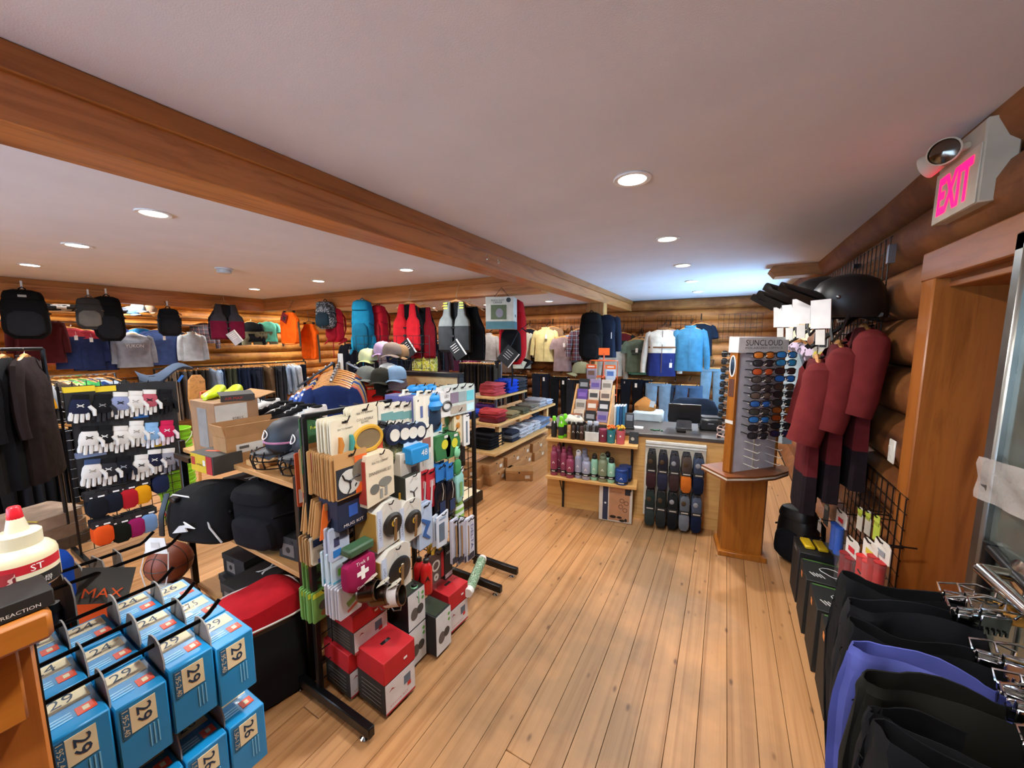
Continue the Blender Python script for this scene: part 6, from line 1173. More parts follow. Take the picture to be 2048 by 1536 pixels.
# caps and shirts on top of the wall row
for i, (px, py, c) in enumerate(((262, 628, '#5a7a9c'), (276, 622, '#9ab4c8'), (70, 622, '#c9ccc8'), (300, 625, '#7a6250'))): p = onX(px, py, -8.75); cap_hat(('faded blue', 'pale blue', 'white', 'brown')[i]+' cap on the wall shelf behind the fascia', p, FACE_X+.5, c)
t = thing('wall_shelf', 'shelf of caps high on the golden log wall', 'shelf', (-8.84, 2.3, 2.18)); part('board', MB().box((0, 0, -.012), (.34, 3.4, .024)), OAK, t)
for y in (-1.5, -.4, .8, 1.6): part('bracket', MB().box((-.12, y, -.08), (.10, .02, .12)), BLKM, t)
# dark folded hats and packs on the shelf
for i, (px, c) in enumerate(((100, '#2a2a2c'), (118, '#e0e0dc'), (140, '#2e2c2a'), (165, '#3a3634'), (185, '#4a4038'), (240, '#262830'))): p = onX(px, 620, -8.8); folded(f'folded {("black", "white", "charcoal", "brown grey", "taupe", "navy")[i]} sweater on the cap shelf', (-8.82, p.y, 2.182), FACE_X, c, .26, .26, .10, cat='folded sweater', name='folded_sweater')
# lower long wall rail: garments edge on
R2 = rail('long lower wall rail packed with trousers and shirts', (-8.60, 2.55, 1.25), (-8.60, 5.25, 1.25), True, BLKM)
part('centre_post', MB().tube([(-8.60, 3.9, 0), (-8.60, 3.9, 1.25)], .014, 8), BLKM, R2)
LR = ['#8a7a66', '#7a6c5c', '#9a8c7a', '#6a6058', '#5a5450', '#4a4642', '#3c3a38', '#45423e', '#383634', '#302f2e', '#3a3838', '#8fa4bc', '#24242a', '#7a94b4', '#2a3a5a', '#54584a', '#4a5040', '#3c4434', '#23304a', '#1d2840', '#28344e', '#202a42', '#1c2436', '#2a3040', '#323848', '#3a3430', '#5a4632', '#64503a', '#4c3c2c', '#3c3c40', '#44464c', '#34363c', '#2c2e34', '#8ca0b8', '#aabccc', '#c4d0d8', '#dfe4e6', '#28303e', '#222a3a', '#1c2230']
cn = {'#8a7a66': 'khaki', '#dfe4e6': 'white', '#8fa4bc': 'light blue', '#5a4632': 'brown', '#aabccc': 'pale denim', '#54584a': 'olive'}
for i, c in enumerate(LR):
    y = 2.66+i*.064; nm = ('khaki', 'grey', 'charcoal', 'blue', 'olive', 'navy', 'brown', 'charcoal', 'pale denim', 'dark navy')[0 if i < 4 else 1 if i < 6 else 2 if i < 11 else 3 if i < 15 else 4 if i < 18 else 5 if i < 25 else 6 if i < 29 else 7 if i < 33 else 8 if i < 37 else 9]
    if i in (11, 13, 33, 34, 35, 36, 26, 27): shirt(f'{nm} shirt on the long lower wall rail, {ORD[i]} from the near end', (-8.60, y, 1.27), PI+.25*math.sin(i*1.3), c, W=.46, L=.66, D=.022, sleeve='long', slo=.03, cat='shirt', name='hanging_shirt', group='clothes on the long lower wall rail', seed=i % 3, tagc='#e8e6e0' if i % 4 == 0 else None)
    else: pants(f'{nm} trousers on the long lower wall rail, {ORD[i]} from the near end', (-8.60, y, 1.27), PI+.2*math.sin(i*1.7), c, W=.36, L=.84, D=.020, group='clothes on the long lower wall rail', seed=i % 3, tagc='#e8e6e0' if i % 3 == 0 else None)
# short rail of shirts nearer to the camera
R3 = rail('chrome rail of folded-over shirts at the picture edge', (-6.75, .60, 1.33), (-6.75, 1.62, 1.33), True, CHROME)
SH = [('#b89a7c', 'tan'), ('#5a3a34', 'rust brown'), ('#7a7a80', 'grey'), ('#d8930f', 'mustard'), ('#9a9ea0', 'pale grey'), ('#3a322a', 'dark brown'), ('#4a4034', 'umber'), ('#c4bc86', 'pale yellow'), ('#5fae5a', 'leaf green'), ('#3f9a55', 'emerald green'), ('#1f3468', 'royal navy'), ('#a8b4c4', 'ice blue'), ('#262626', 'black')]
for i, (c, nm) in enumerate(SH): shirt(f'{nm} shirt on the chrome rail at the picture edge', (-6.75, .66+i*.074, 1.34), PI+.5+.15*math.sin(i*2.3), c, W=.46, L=.62, D=.03, sleeve='short', sl=.2, cat='shirt', name='hanging_shirt', seed=i % 3, tagc=None)
R4 = rail('low black rail of dark trousers in front of the chrome rail', (-5.9, .50, .93), (-5.9, 1.25, .93), True, BLKM)
for i in range(9): pants(f'black track trousers on the low rail, {ORD[i]} from the near end', (-5.9, .55+i*.08, .94), PI+.35+.1*math.sin(i), ('#0e0e11', '#15151a', '#1a1a1e')[i % 3], W=.38, L=.74, D=.03, group='black trousers on the low rail', tagc=None, seed=i % 3)
# big dark coats at the picture edge
R5 = rail('black rail of winter coats at the picture edge', (-4.45, .20, 1.68), (-4.75, .75, 1.68), True, BLKM)
for i, (x, y, c, nm) in enumerate(((-4.50, .30, '#141417', 'black down coat nearest the picture edge'), (-4.56, .42, '#1a1816', 'dark brown-black coat second on the coat rail'), (-4.63, .54, '#101013', 'black coat third on the coat rail'), (-4.69, .65, '#241a1a', 'dark maroon-black coat fourth on the coat rail'))): shirt(nm, (x, y, 1.69), PI-.35, c, W=.56, L=.95, D=.09, cat='coat', name='dark_coat', seed=i, tagc=None)
# ---- hanging from the fascia
def clip_hook(par, dz=.0): part('white_clip', lambda: MB().box((0, .01, .03), (.02, .012, .10), b=.003), WHITE, par, (0, 0, dz), key='wclip')
t = backpack('large black backpack with small white logo hanging from the fascia', onX(43, 574, -7.86), FACE_X-.2, '#0d0d0f', W=.42, H=.60, D=.24, mark='#9a9a98'); clip_hook(t)
t = backpack('slim black backpack hanging from the fascia', onX(212, 588, -7.86), FACE_X-.2, '#0e0e10', W=.34, H=.62, D=.2); clip_hook(t)
t = backpack('small black sling pack on a wooden hanger under the fascia', onX(335, 612, -7.86), FACE_X-.1, '#15161a', W=.30, H=.42, D=.16); clip_hook(t); part('hang_cord', MB().tube([(0, 0, -.01), (0, .08, .04), (0, .18, .09)], .005, 5), BLACK, t); add_hanger(t, .34)
vest('maroon and grey life vest with silver card hanging from the fascia', onX(448, 600, -7.86), FACE_X-.1, '#6a1430', '#2c2d31', W=.52, L=.62, yoke='#3a3a40', card='#b4b4b8')
t = backpack('grey strapped pack behind the slim black backpack', onX(176, 590, -7.86), FACE_X-.3, '#3a3836', W=.30, H=.42, D=.16, acc='#6a6660'); clip_hook(t)
# ---- hanging from the cross beam
BY = 4.02
def hb(px, py): return onY(px, py, BY)
def ovest(label, px, py, W, L, rz, y=BY):
    p = onY(px, py, y); t = thing('hunting_vest', label, 'vest', p, rz); m0 = mat('#f0600f', 'fabric')
    part('front', MB().loft([ring(W/2*a, .045, -.03-L*z, 16, .7, wav=.004*i, k=3) for i, (z, a) in enumerate(((0, .52), (.1, .62), (.22, .92), (.5, .90), (.8, .88), (.95, .82), (1.0, .66)))]), m0, t); part('hem_binding', MB().tube([(W*.36*math.cos(a), -.05*abs(math.sin(a)), -.03-L-.02*math.sin(a)) for a in [i*PI/8 for i in range(9)]], .006, 5), mat('#c94a0a', 'fabric'), t)
    for s_ in (-1, 1): part('side_strap', MB().tube([(s_*W*.45, 0, -.03-L*.3), (s_*W*.50, 0, -.03-L*.7), (s_*W*.47, .01, -.03-L*1.1)], .016, 6), mat('#4a4438', 'fabric'), t); part('shoulder_clip', MB().box((s_*W*.25, 0, -.015), (.05, .03, .04), b=.005), BLACK, t)
    part('hang_wire', MB().tube([(-W*.3, 0, -.02), (0, 0, .03), (W*.3, 0, -.02)], .004, 5), STEEL, t); part('hang_cord', MB().tube([(0, 0, .03), (0, .1 if y < 4.2 else -.02, .2)], .004, 5), STEEL, t); return t
t = ovest('bright orange safety vest with dark red tag, front of the two', 578, 622, .50, .56, .1); decal(t, 'red_tag', .15, .16, '#7a1a22', (-.06, -.065, -.12), (0, .5, 0)); decal(t, 'tag_window', .07, .07, '#2a2c30', (-.05, -.068, -.13), (0, .5, 0))
ovest('bright orange safety vest hanging lower behind the first', 618, 645, .42, .66, .2, 4.35)
backpack('dark camouflage print day pack at the cross beam', hb(650, 598), .3, '#23262b', W=.34, H=.44, D=.2, kind='blotch', col2='#8a9098', kscale=2.6, acc='#1d2f3a')
backpack('red lightweight pack beside the camouflage pack', onY(668, 612, 4.2), .2, '#b31a2c', W=.30, H=.56, D=.2, acc='#8f1424', belt=True)
backpack('large teal trekking pack with loose straps', hb(724, 596), .5, '#136a8a', W=.34, H=.78, D=.26, acc='#0f5570', belt=True, side='#1a86a8')
backpack('red lightweight pack beside the teal trekking pack', onY(756, 606, 4.25), .1, '#a81420', W=.30, H=.60, D=.2, acc='#8a1620', belt=True)
vest('bright red life vest with black belts and info card', hb(817, 597), .15, '#c4202a', '#16171a', W=.44, L=.66, card='#15161a'); vest('dark red and black life vest half hidden behind the bright one', onY(846, 604, 4.2), .5, '#7a141e', '#111214', W=.38, L=.74)
vest('grey and charcoal life vest with lime shoulder stripes and card', hb(912, 592), .2, '#3a3d40', '#1c1d20', W=.46, L=.66, yoke='#7a8080', card='#15161a', stripe='#c4d62a'); vest('black life vest behind the grey one', onY(938, 602, 4.2), .4, '#131416', '#0d0d0f', W=.44, L=.72)
t = thing('carrier_box', 'white and teal box with a photo hanging from the cross beam', 'box', onY(1003, 592, 3.95)-Vector((0, 0, .40)), .32); carton(t, .34, .22, .38, '#c9ccc0'); decal(t, 'teal_base', .338, .09, '#4a7a84', (0, -.1115, .047)); decal(t, 'teal_side', .218, .09, '#3f6c76', (.1715, 0, .047), (0, 0, FACE_X)); decal(t, 'photo', .19, .17, '#5a6a4a', (-.01, -.1125, .20)); disc(t, 'child_print', .045, '#8a8a94', (.0, -.1135, .19), sy=1.2); disc(t, 'seal', .028, '#1c2c34', (.11, -.1125, .34)); text('POCO SOFT\nCARRIER', .16, mat('#3a4a4c', 'paper'), t, (-.02, -.113, .325)); decal(t, 'side_chip', .05, .03, '#2a3a4a', (.172, 0, .16), (0, 0, FACE_X)); part('hang_cord', MB().tube([(-.1, 0, .38), (0, 0, .50), (.1, 0, .38)], .004, 4), mat('#5a3a24', 'plain'), t)
backpack('red and black child carrier pack behind the white box', onY(1026, 594, 4.25), .3, '#a8141e', W=.36, H=.80, D=.28, acc='#16161a', belt=True)
t = thing('info_booklet', 'black info booklet with white edge below the carrier pack', 'booklet', onY(1016, 712, 4.0), (0, .7, .3)); part('cover', MB().box((0, 0, 0), (.18, .006, .22)), mat('#121316', 'paper'), t); part('page_edge', MB().box((.094, .0, 0), (.012, .008, .22)), WHITE, t); part('string', MB().tube([(-.05, 0, .11), (-.10, .05, .3), (-.08, .1, .45)], .004, 4), BLACK, t)
for q in range(4): decal(t, 'print_line', .09, .008, '#b8b8b8', (-.01, -.004, .06-.03*q))
# ================================================================ centre: four-way rack, caps, folded clothes table
def dp(px, py, d): return _C + ray(px, py)*(d/FPX)
RC = Vector((-3.70, 2.66, 0))
t = thing('four_way_rack', 'four-way chrome rack with sloping arms holding holiday shirts', 'clothes rack', RC); part('centre_post', MB().box((0, 0, .80), (.04, .04, 1.6), b=.004), mat('#cfcdc8', 'plain'), t); part('base', MB().box((0, 0, .03), (.7, .05, .05)).box((0, 0, .031), (.05, .7, .05)), BLKM, t)
for dx, dy, dz, c in ((-.42, -.25, -.27, BLKM), (.30, -.34, -.16, STEEL), (.44, .20, -.20, STEEL)):
    part('arm_upright', MB().tube([(dx*.15, dy*.15, 1.1), (dx*.15, dy*.15, 1.50)], .012, 6), c, t)
    a = part('sloping_arm', MB().tube([(dx*.15, dy*.15, 1.50), (dx, dy, 1.50+dz)], .012, 6), c, t)
    for k in range(6): part('pin', lambda: MB().ball((0, 0, 0), .014, 6, 4), STEEL, a, (dx*(.2+.14*k), dy*(.2+.14*k), 1.515+dz*(.06+.16*k)), key='pinb')
for k in range(6):
    u = .25+.13*k; shirt(f'blue shirt with white flowers on the far sloping arm, {ORD[k]} from the post', RC+Vector((-.42*u, -.25*u, 1.50-.27*u)), FACE_X*.0-1.03, '#2f55a0', 'floral', '#d8d8e0', 1.0, W=.44, L=.66, D=.025, sleeve='short', cat='shirt', name='floral_shirt', tagc=None, group='flowered shirts', seed=k % 3, slo=.03)
for k in range(8):
    u = .25+.10*k; shirt(f'{("orange", "rust", "navy", "sand", "blue", "tan", "coral", "navy")[k]} shirt on the front arm, {ORD[k]} from the post', RC+Vector((.30*u, -.34*u, 1.52-.16*u)), .72, ('#c46a2a', '#a85a34', '#24345a', '#c4a878', '#2f4f8a', '#b08a5c', '#c46a5a', '#1d2c58')[k], W=.44, L=.62, D=.02, sleeve='short', cat='shirt', name='hanger_shirt', tagc=None, seed=k % 3, group='shirts on the front arm')
for k in range(5):
    u = .35+.16*k; pants(f'bright red swim shorts on the side arm, {ORD[k]} from the post', RC+Vector((.44*u, .20*u, 1.50-.20*u)), 1.15, '#c9261f', L=.34, taper=1.0, cat='shorts', name='red_shorts', tagc=None, seed=k % 3, group='red shorts')
# caps on a wire stand
t = thing('cap_stand', 'wire stand of caps behind the camping rack', 'cap stand', (-3.55, 3.28, 0)); grid_panel(t, .9, 1.8, (0, 0, 0), (0, 0, .5), .1)
part('foot', MB().box((0, 0, .02), (.7, .4, .03)), BLKM, t)
for lb, px, py, c, br, d in (('sage grey cap in the front row of caps', 733, 748, '#6f726c', None, 4.15), ('dark olive cap in the front row of caps', 762, 752, '#2e2c24', None, 4.05), ('white cap turned sideways in the front row', 776, 742, '#c9c9c6', '#d4d4d0', 4.2), ('light blue cap at the end of the front row', 793, 748, '#7f9ab4', None, 4.1), ('taupe cap in the upper row of caps', 784, 700, '#7a6a60', None, 4.3), ('lilac cap in the upper row of caps', 766, 698, '#b89ab4', '#a88ab0', 4.4), ('pale lime visor in the upper row of caps', 736, 712, '#c4c89a', '#b4b87a', 4.4), ('sand brown cap high in the upper row', 800, 704, '#8a6a4a', None, 4.45), ('mauve cap under the light blue one', 795, 766, '#6a5a5c', None, 4.15), ('black cap under the dark olive one', 766, 776, '#1c1a16', None, 4.15)):
    o = cap_hat(lb, dp(px, py, d)-Vector((0, 0, .05)), .55, c, br); o.scale = (1.12,)*3
# beige fronted gondola
t = thing('slat_gondola', 'beige slat gondola with black top rail beyond the camping rack', 'gondola', (-3.05, 3.42, 0), .12); part('panel', MB().box((0, 0, .66), (.74, .06, 1.32)), mat('#d8c290', 'paper'), t); part('top_rail', MB().box((0, 0, 1.345), (.80, .14, .05), b=.004), mat('#17130f', 'plain', .35), t); [part('end_post', MB().box((x, 0, .66), (.03, .10, 1.32)), mat('#17130f', 'plain'), t) for x in (-.39, .39)]
part('base_deck', MB().box((0, 0, .06), (.8, .36, .12), b=.004), mat('#17130f', 'plain'), t)
# far bay: rails of dark clothes and yellow dry bags
R6 = rail('far bay rail of dark trousers', (-5.3, 6.9, 1.30), (-4.2, 6.9, 1.30), True, STEEL)
for i in range(14): pants(f'dark trousers on the far bay rail, {ORD[i]} from its far end', (-5.2+i*.07, 6.9, 1.31), FACE_X+.2*math.sin(i), ('#2c2c32', '#3a3630', '#24262c', '#4a4238')[i % 4], L=.8, D=.025, group='trousers on the far bay rail', tagc=None, seed=i % 3)
for i, (px, py) in enumerate(((848, 684), (846, 716), (862, 728), (838, 738), (856, 742))):
    t = thing('dry_bag', ('tall yellow patterned dry bag, uppermost', 'yellow patterned dry bag below the uppermost', 'yellow patterned dry bag beside the trousers', 'small yellow patterned dry bag, low on the near side', 'small yellow patterned dry bag, low in the middle')[i], 'dry bag', dp(px, py, 5.6), .2); part('bag', lambda: sbox(.10, .08, .30, 5, .7, 16, .95, -.15), mat('#b8b42a', 'blotch', col2='#d2d08a', scale=2.2), t, key='drb'); part('roll_top', lambda: MB().tube([(-.10, 0, .16), (.10, 0, .16)], .025, 8), BLACK, t, key='drt'); part('strap', lambda: MB().tube([(-.1, 0, .16), (-.11, -.08, 0), (-.08, -.02, -.15)], .012, 5), BLACK, t, key='drs')
t = thing('bag_rack', 'wire grid stand of the yellow dry bags', 'display rack', (-4.05, 4.32, 0), .3); grid_panel(t, .7, 1.75, step=.1)
# navy and black coats at the end of the cross beam
rail('far rail of coats behind the orange vests', (-7.6, 5.6, 1.72), (-5.6, 6.6, 1.72), True, BLKM)
for i, (c, nm) in enumerate((('#171c2a', 'dark navy'), ('#1b2130', 'midnight navy'), ('#101115', 'black'), ('#8a7f84', 'mauve grey'), ('#9a9094', 'pale mauve'), ('#1d2740', 'navy'), ('#16181f', 'off-black'), ('#20263a', 'blue-black'), ('#121318', 'jet black'), ('#22304a', 'slate navy'), ('#15171d', 'dark grey'), ('#3a2a30', 'plum'))):
    u = i/11; shirt(f'{nm} long coat on the rail behind the hanging packs, {ORD[i]} along', (-7.5+1.85*u, 5.65+.92*u, 1.73), .3+.2*math.sin(i*1.9), c, W=.48, L=.95, D=.06, cat='coat', name='long_coat', tagc='#e6e4de' if i % 3 == 0 else None, seed=i % 4, group='coats on the far rail')
# folded clothes table
t = thing('folded_clothes_table', 'three-tier pine display table of folded clothes', 'table', (0, 0, 0)); PINE = mat('#cfa76c', 'wood', .5, col2='#b88c50')
for (c, d) in (((-2.71, 4.55, .385), (.80, 1.80, .035)), ((-2.68, 4.66, .715), (.66, 1.78, .032)), ((-2.90, 4.66, .965), (.50, .95, .030))): part('deck', MB().box(c, d, b=.004), PINE, t)
for x, y, z0, z1 in ((-3.0, 4.26, .73, .95), (-2.68, 4.26, .73, .95), (-3.0, 5.06, .73, .95), (-2.68, 5.06, .73, .95)): part('metal_leg', MB().box((x, y, (z0+z1)/2), (.03, .03, z1-z0)), STEEL, t)
for x, y in ((-2.95, 3.95), (-2.45, 3.95), (-2.95, 5.4), (-2.45, 5.4)): part('wood_leg', MB().box((x, y, .55), (.06, .06, .30)), PINE, t)
for x, y in ((-3.05, 3.75), (-2.60, 4.2), (-3.05, 5.35), (-2.60, 5.35)): part('wood_leg', MB().box((x, y, .185), (.06, .06, .37)), PINE, t)
def pile(x, y, z, cols, base, W=.30, D=.26, H=.042, rz=FACE_X, kind='fabric', col2=None, ks=1.0):
    for k, c in enumerate(cols): folded(f'{base}, {ORD[k]} from the bottom' if len(cols) > 1 else base, (x+rnd.uniform(-.008, .008), y+rnd.uniform(-.008, .008), z+H*k+.001), rz+rnd.uniform(-.06, .06), c, W, D, H, kind=kind, col2=col2, kscale=ks)
pile(-2.84, 4.42, .981, ['#b84a50', '#bc4c54', '#b84850', '#c05058'], 'salmon folded shirt on the top tier', W=.32)
pile(-2.80, 4.74, .981, ['#1a3fb0', '#1c44ba', '#1a40b2', '#1d48c0'], 'royal blue folded shirt on the top tier', W=.30, H=.048)
pile(-2.80, 5.02, .981, ['#2c2c30', '#3a3a3e', '#333338', '#44444a'], 'charcoal folded shirt on the top tier', H=.046)
pile(-2.52, 3.92, .732, ['#5a1a20', '#8a2a2e', '#a83a3c'], 'brick red folded shirt at the near end of the second tier', W=.24, D=.30, H=.05)
pile(-2.92, 3.98, .732, ['#24345a', '#2a3f9a'], 'blue folded shirt on the second tier', W=.26, H=.05)
pile(-2.86, 4.24, .732, ['#3a1a44', '#4a2058', '#3f1c4c'], 'purple folded shirt under the top tier', W=.26, D=.26, H=.045)
pile(-2.50, 4.25, .732, ['#6a6248', '#7c7050'], 'khaki folded shirt on the second tier', W=.24, D=.28, H=.035)
pile(-2.50, 4.55, .732, ['#5c5a44', '#4a4838'], 'olive striped folded shirt on the second tier', W=.24, D=.28, H=.035)
pile(-2.50, 4.84, .732, ['#8a8070', '#6a645a'], 'taupe folded shirt on the second tier', W=.26, D=.28, H=.04)
pile(-2.52, 5.14, .732, ['#8d8d92', '#a8a8ac', '#9a9aa0'], 'light grey folded shirt on the second tier', W=.26, D=.28, H=.04)
pile(-2.50, 5.42, .732, ['#9aa4b8', '#b4bcc8'], 'pale blue folded shirt at the far end of the second tier', W=.24, D=.22, H=.04)
pile(-2.62, 3.90, .403, ['#101012', '#131316', '#0f0f12', '#15151a', '#101014'], 'black folded shirt on the lowest tier', W=.34, D=.40, H=.038)
for k, (y, c) in enumerate(((4.28, '#2a3142'), (4.5, '#55565c'), (4.72, '#8a8c92'), (4.95, '#6a6c72'), (5.15, '#7a8aa4'), (5.32, '#5f7ea8'))): pile(-2.50, y, .403, [c, '#6f7178', c], f'{("navy", "dark grey", "light grey", "mid grey", "steel blue", "denim blue")[k]} striped folded shirt on the lowest tier', W=.24, D=.24, H=.045, kind='stripe' if k in (1, 2, 3) else 'fabric', col2='#c4c6ca' if k in (1, 2, 3) else None, ks=90)
shoe('white canvas shoe at the near end of the lowest tier', (-2.92, 3.74, .403), .8, '#cfcdc8', '#e0deda', '#b0b0ae', 'canvas_shoe'); shoe('second white canvas shoe at the near end of the lowest tier', (-2.99, 3.85, .403), .9, '#cfcdc8', '#e0deda', '#b0b0ae', 'canvas_shoe')
def shoebox(label, x, y, z, rz=FACE_X, W=.34, D=.21, H=.125, col='#9c6e40'):
    t = thing('kraft_shoe_box', label, 'shoe box', (x, y, z), rz); carton(t, W, D, H, col); part('lid', lambda: MB().box((0, 0, H-.016), (W+.006, D+.006, .036), b=.002), mat('#a87a4a', 'paper'), t, key=('ksl', W, D, H)); decal(t, 'size_label', .06, .04, '#c9c2b4', (W*.3, -D/2-.0012, .05)); disc(t, 'thumb_hole', .012, '#1a1008', (.0, -D/2-.0045, H-.02), sy=.8)
sb = 0
for j, (y, n) in enumerate(((3.80, 2), (4.17, 2), (4.54, 2), (4.90, 2), (5.26, 2))):
    for k in range(n): shoebox(f'kraft shoe box under the table, {("near", "second", "third", "fourth", "far")[j]} stack, {("lower", "upper")[k]} box', -2.46+.04*(j % 2)-.03*k, y, .127*k+.001)
shoebox('kraft shoe box standing forward on the floor at the near corner', -2.60, 3.50, .001, .35); shoebox('kraft shoe box on end leaning at the near corner', -2.62, 3.545, .13, .2, .30, .2, .12); shoebox('kraft shoe box pulled out in front of the second stack', -2.20, 4.05, .001, .5)
# ================================================================ till counter with shelves of bottles and the sock rail
P0 = Vector((-1.574, 3.523, 0)); CA = math.radians(9.0); cd = Vector((math.cos(CA), math.sin(CA), 0)); cn_ = Vector((-math.sin(CA), math.cos(CA), 0))
def cw(u, off, z): return P0+cd*u+cn_*off+Vector((0, 0, z))
def onC(px, py, off=0.0):
    r = ray(px, py); k = (off+P0.dot(cn_))/(r.dot(cn_)); p = _C+r*k; return (p-P0).dot(cd), p.z
PLY = mat('#c79a5c', 'woodx', .5, col2='#b38446')
t = thing('till_counter', 'pale plywood till counter with dark laminate top', 'counter', P0, CA)
part('front_panel', MB().box((.82, .02, .415), (1.64, .03, .83)), PLY, t); part('end_panel', MB().box((.012, .32, .415), (.024, .60, .83)), mat('#c79a5c', 'woodz', .5, col2='#b38446'), t); part('end_panel', MB().box((1.63, .32, .415), (.024, .60, .83)), mat('#c79a5c', 'woodz', .5, col2='#b38446'), t)
part('top', MB().box((.84, .32, .845), (1.72, .66, .032), b=.004), mat('#3f3a38', 'woodx', .35, col2='#2c2826'), t); part('toe_kick', MB().box((.82, .06, .03), (1.6, .02, .06)), BLACK, t)
# bracket shelves
t = thing('bracket_shelf', 'pine shelf on black brackets, the upper of two on the counter front', 'shelf', cw(.47, -.10, .78), CA); part('board', MB().box((0, 0, -.014), (.87, .21, .028), b=.003), PLY, t)
for x in (-.30, .38): part('bracket', MB().box((x, .095, -.20), (.022, .012, .38)).tube([(x, -.08, -.03), (x, .09, -.26)], .006, 4), BLACK, t)
t = thing('bracket_shelf', 'pine shelf on black brackets, the lower of two on the counter front', 'shelf', cw(.475, -.10, .392), CA); part('board', MB().box((0, 0, -.014), (.87, .21, .028), b=.003), PLY, t)
for x in (-.30, .38): part('bracket', MB().box((x, .095, -.20), (.022, .012, .38)).tube([(x, -.08, -.03), (x, .09, -.26)], .006, 4), BLACK, t)
# insulated bottles on the lower shelf
def flask(label, px, off, h, r, col, cap='same', style='loop', capc=None, band=True):
    u, _ = onC(px, 960, off); z = .393
    prof = [(r*.92, 0), (r, .005), (r, h*.68), (r*.97, h*.74), (r*.72, h*.82), (r*.62, h*.83)]
    cc = capc or col
    cp = [(r*.66, h*.825), (r*.68, h*.83), (r*.68, h*.93), (r*.60, h*.95)]
    bottle(label, cw(u, off, z), [(round(a, 4), round(b, 4)) for a, b in prof], col, cc, [(round(a, 4), round(b, 4)) for a, b in cp], loop=(round(h*.94, 4), round(r*.5, 4)) if style == 'loop' else None, band=(.035, .062, round(r, 4)) if band else None, rot=CA, name='insulated_bottle')
PLUM = '#8a3a58'; LAV = '#9aa0b8'; MINT = '#92c9b0'; SAGE = '#7d8a6e'
flask('tall plum bottle at the near end of the lower shelf', 1108, -.14, .30, .037, PLUM); flask('tall plum bottle behind the first one', 1118, -.05, .30, .036, PLUM); flask('plum bottle with handle cap, third from the end', 1127, -.13, .29, .034, PLUM, style='loop'); flask('plum bottle at the back of the plum group', 1138, -.04, .28, .035, PLUM); flask('short plum bottle in front of the plum group', 1140, -.16, .235, .041, PLUM, style='none')
flask('tall lavender bottle with white loop cap', 1156, -.14, .275, .036, LAV, capc='#c4c8d0'); flask('lavender bottle in the back row', 1168, -.04, .27, .036, LAV); flask('short lavender bottle with flat cap', 1172, -.15, .225, .043, LAV, style='none')
flask('mint green bottle with dark straw cap', 1188, -.14, .255, .035, MINT, capc='#15181a'); flask('sage green bottle with loop cap', 1205, -.15, .265, .045, SAGE, capc='#6d7a60'); flask('mint green bottle with black flip cap', 1222, -.15, .235, .038, MINT, capc='#141618'); flask('dark capped mint bottle in the back row', 1214, -.05, .26, .036, MINT, capc='#141618')
for lb, px, off in (('low royal blue food jar at the shelf end', 1243, -.15), ('low royal blue food jar behind the first', 1250, -.05)):
    u, _ = onC(px, 960, off); bottle(lb, cw(u, off, .393), [(.056, 0), (.060, .005), (.060, .105), (.057, .118)], '#14408a', '#163f86', [(.058, .117), (.059, .119), (.059, .140), (.054, .146)], band=(.012, .030, .060), rot=CA, name='food_jar', cat='jar')
# goods on the upper shelf
def spray(label, px, off, col, h=.24, dark=None):
    u, _ = onC(px, 872, off); t = thing('spray_bottle', label, 'spray bottle', cw(u, off, .781), CA+.3); part('body', lambda: MB().lathe([(.026, 0), (.028, .004), (.028, h*.62), (.02, h*.72), (.012, h*.76)], 16), mat(col, 'plain', .4), t, key=('spr', h)); part('trigger_head', lambda: MB().box((0, -.012, h*.86), (.034, .06, h*.2), b=.006), mat('#6ed01c' if not dark else dark, 'plain'), t, key=('sph', h)); part('trigger', lambda: MB().tube([(0, -.035, h*.80), (0, -.045, h*.68)], .006, 5), mat('#d8d8d4', 'plain'), t, key=('spt', h)); part('label', lambda: MB().lathe([(.0285, .03), (.0287, .035), (.0287, h*.5), (.0285, h*.51)], 16, cap=(False, False)), mat('#1a1a1c' if not dark else '#d8d4c8', 'paper'), t, key=('spl', h))
spray('black labelled spray bottle with green head at the shelf end', 1108, -.12, '#16181a', .22); spray('bright green spray bottle with white trigger', 1122, -.15, '#6ed01c', .23); spray('second bright green spray bottle behind', 1130, -.07, '#6ed01c', .24)
u, _ = onC(1146, 845, -.09); t = thing('fleece_duster', 'fluffy white duster head standing above the cans', 'duster', cw(u, -.06, .781), CA); part('handle', MB().tube([(0, 0, 0), (0, 0, .16)], .012, 8), BLACK, t); part('fluff', MB().loft([[(x*(1+.12*math.sin(i*2.7+j)), y*(1+.12*math.sin(i*3.1+j)), z) for i, (x, y, z) in enumerate(ring(r_, r_*.8, zz, 18, 1))] for j, (zz, r_) in enumerate(((.13, .05), (.145, .085), (.17, .095), (.20, .085), (.225, .05), (.235, .01)))]), mat('#dcd8cc', 'fabric'), t)
for i, (px, off, c) in enumerate(((1138, -.14, '#b98a58'), (1147, -.15, '#2a1c18'), (1156, -.14, '#141416'), (1163, -.15, '#3a2420'), (1168, -.09, '#4a463e'), (1158, -.06, '#5a5248'))):
    u, _ = onC(px, 872, off); bottle(('tan spray can in the can row', 'dark brown spray can in the can row', 'black spray can in the can row', 'maroon-brown spray can in the can row', 'grey camouflage spray can in the can row', 'taupe spray can behind the can row')[i], cw(u, off, .781), [(.021, 0), (.022, .003), (.022, .13), (.016, .142)], c, '#1a1a1c', [(.014, .141), (.015, .143), (.015, .17), (.012, .173)], name='spray_can', cat='spray can', rot=CA, n=14, mark='#c4beb0')
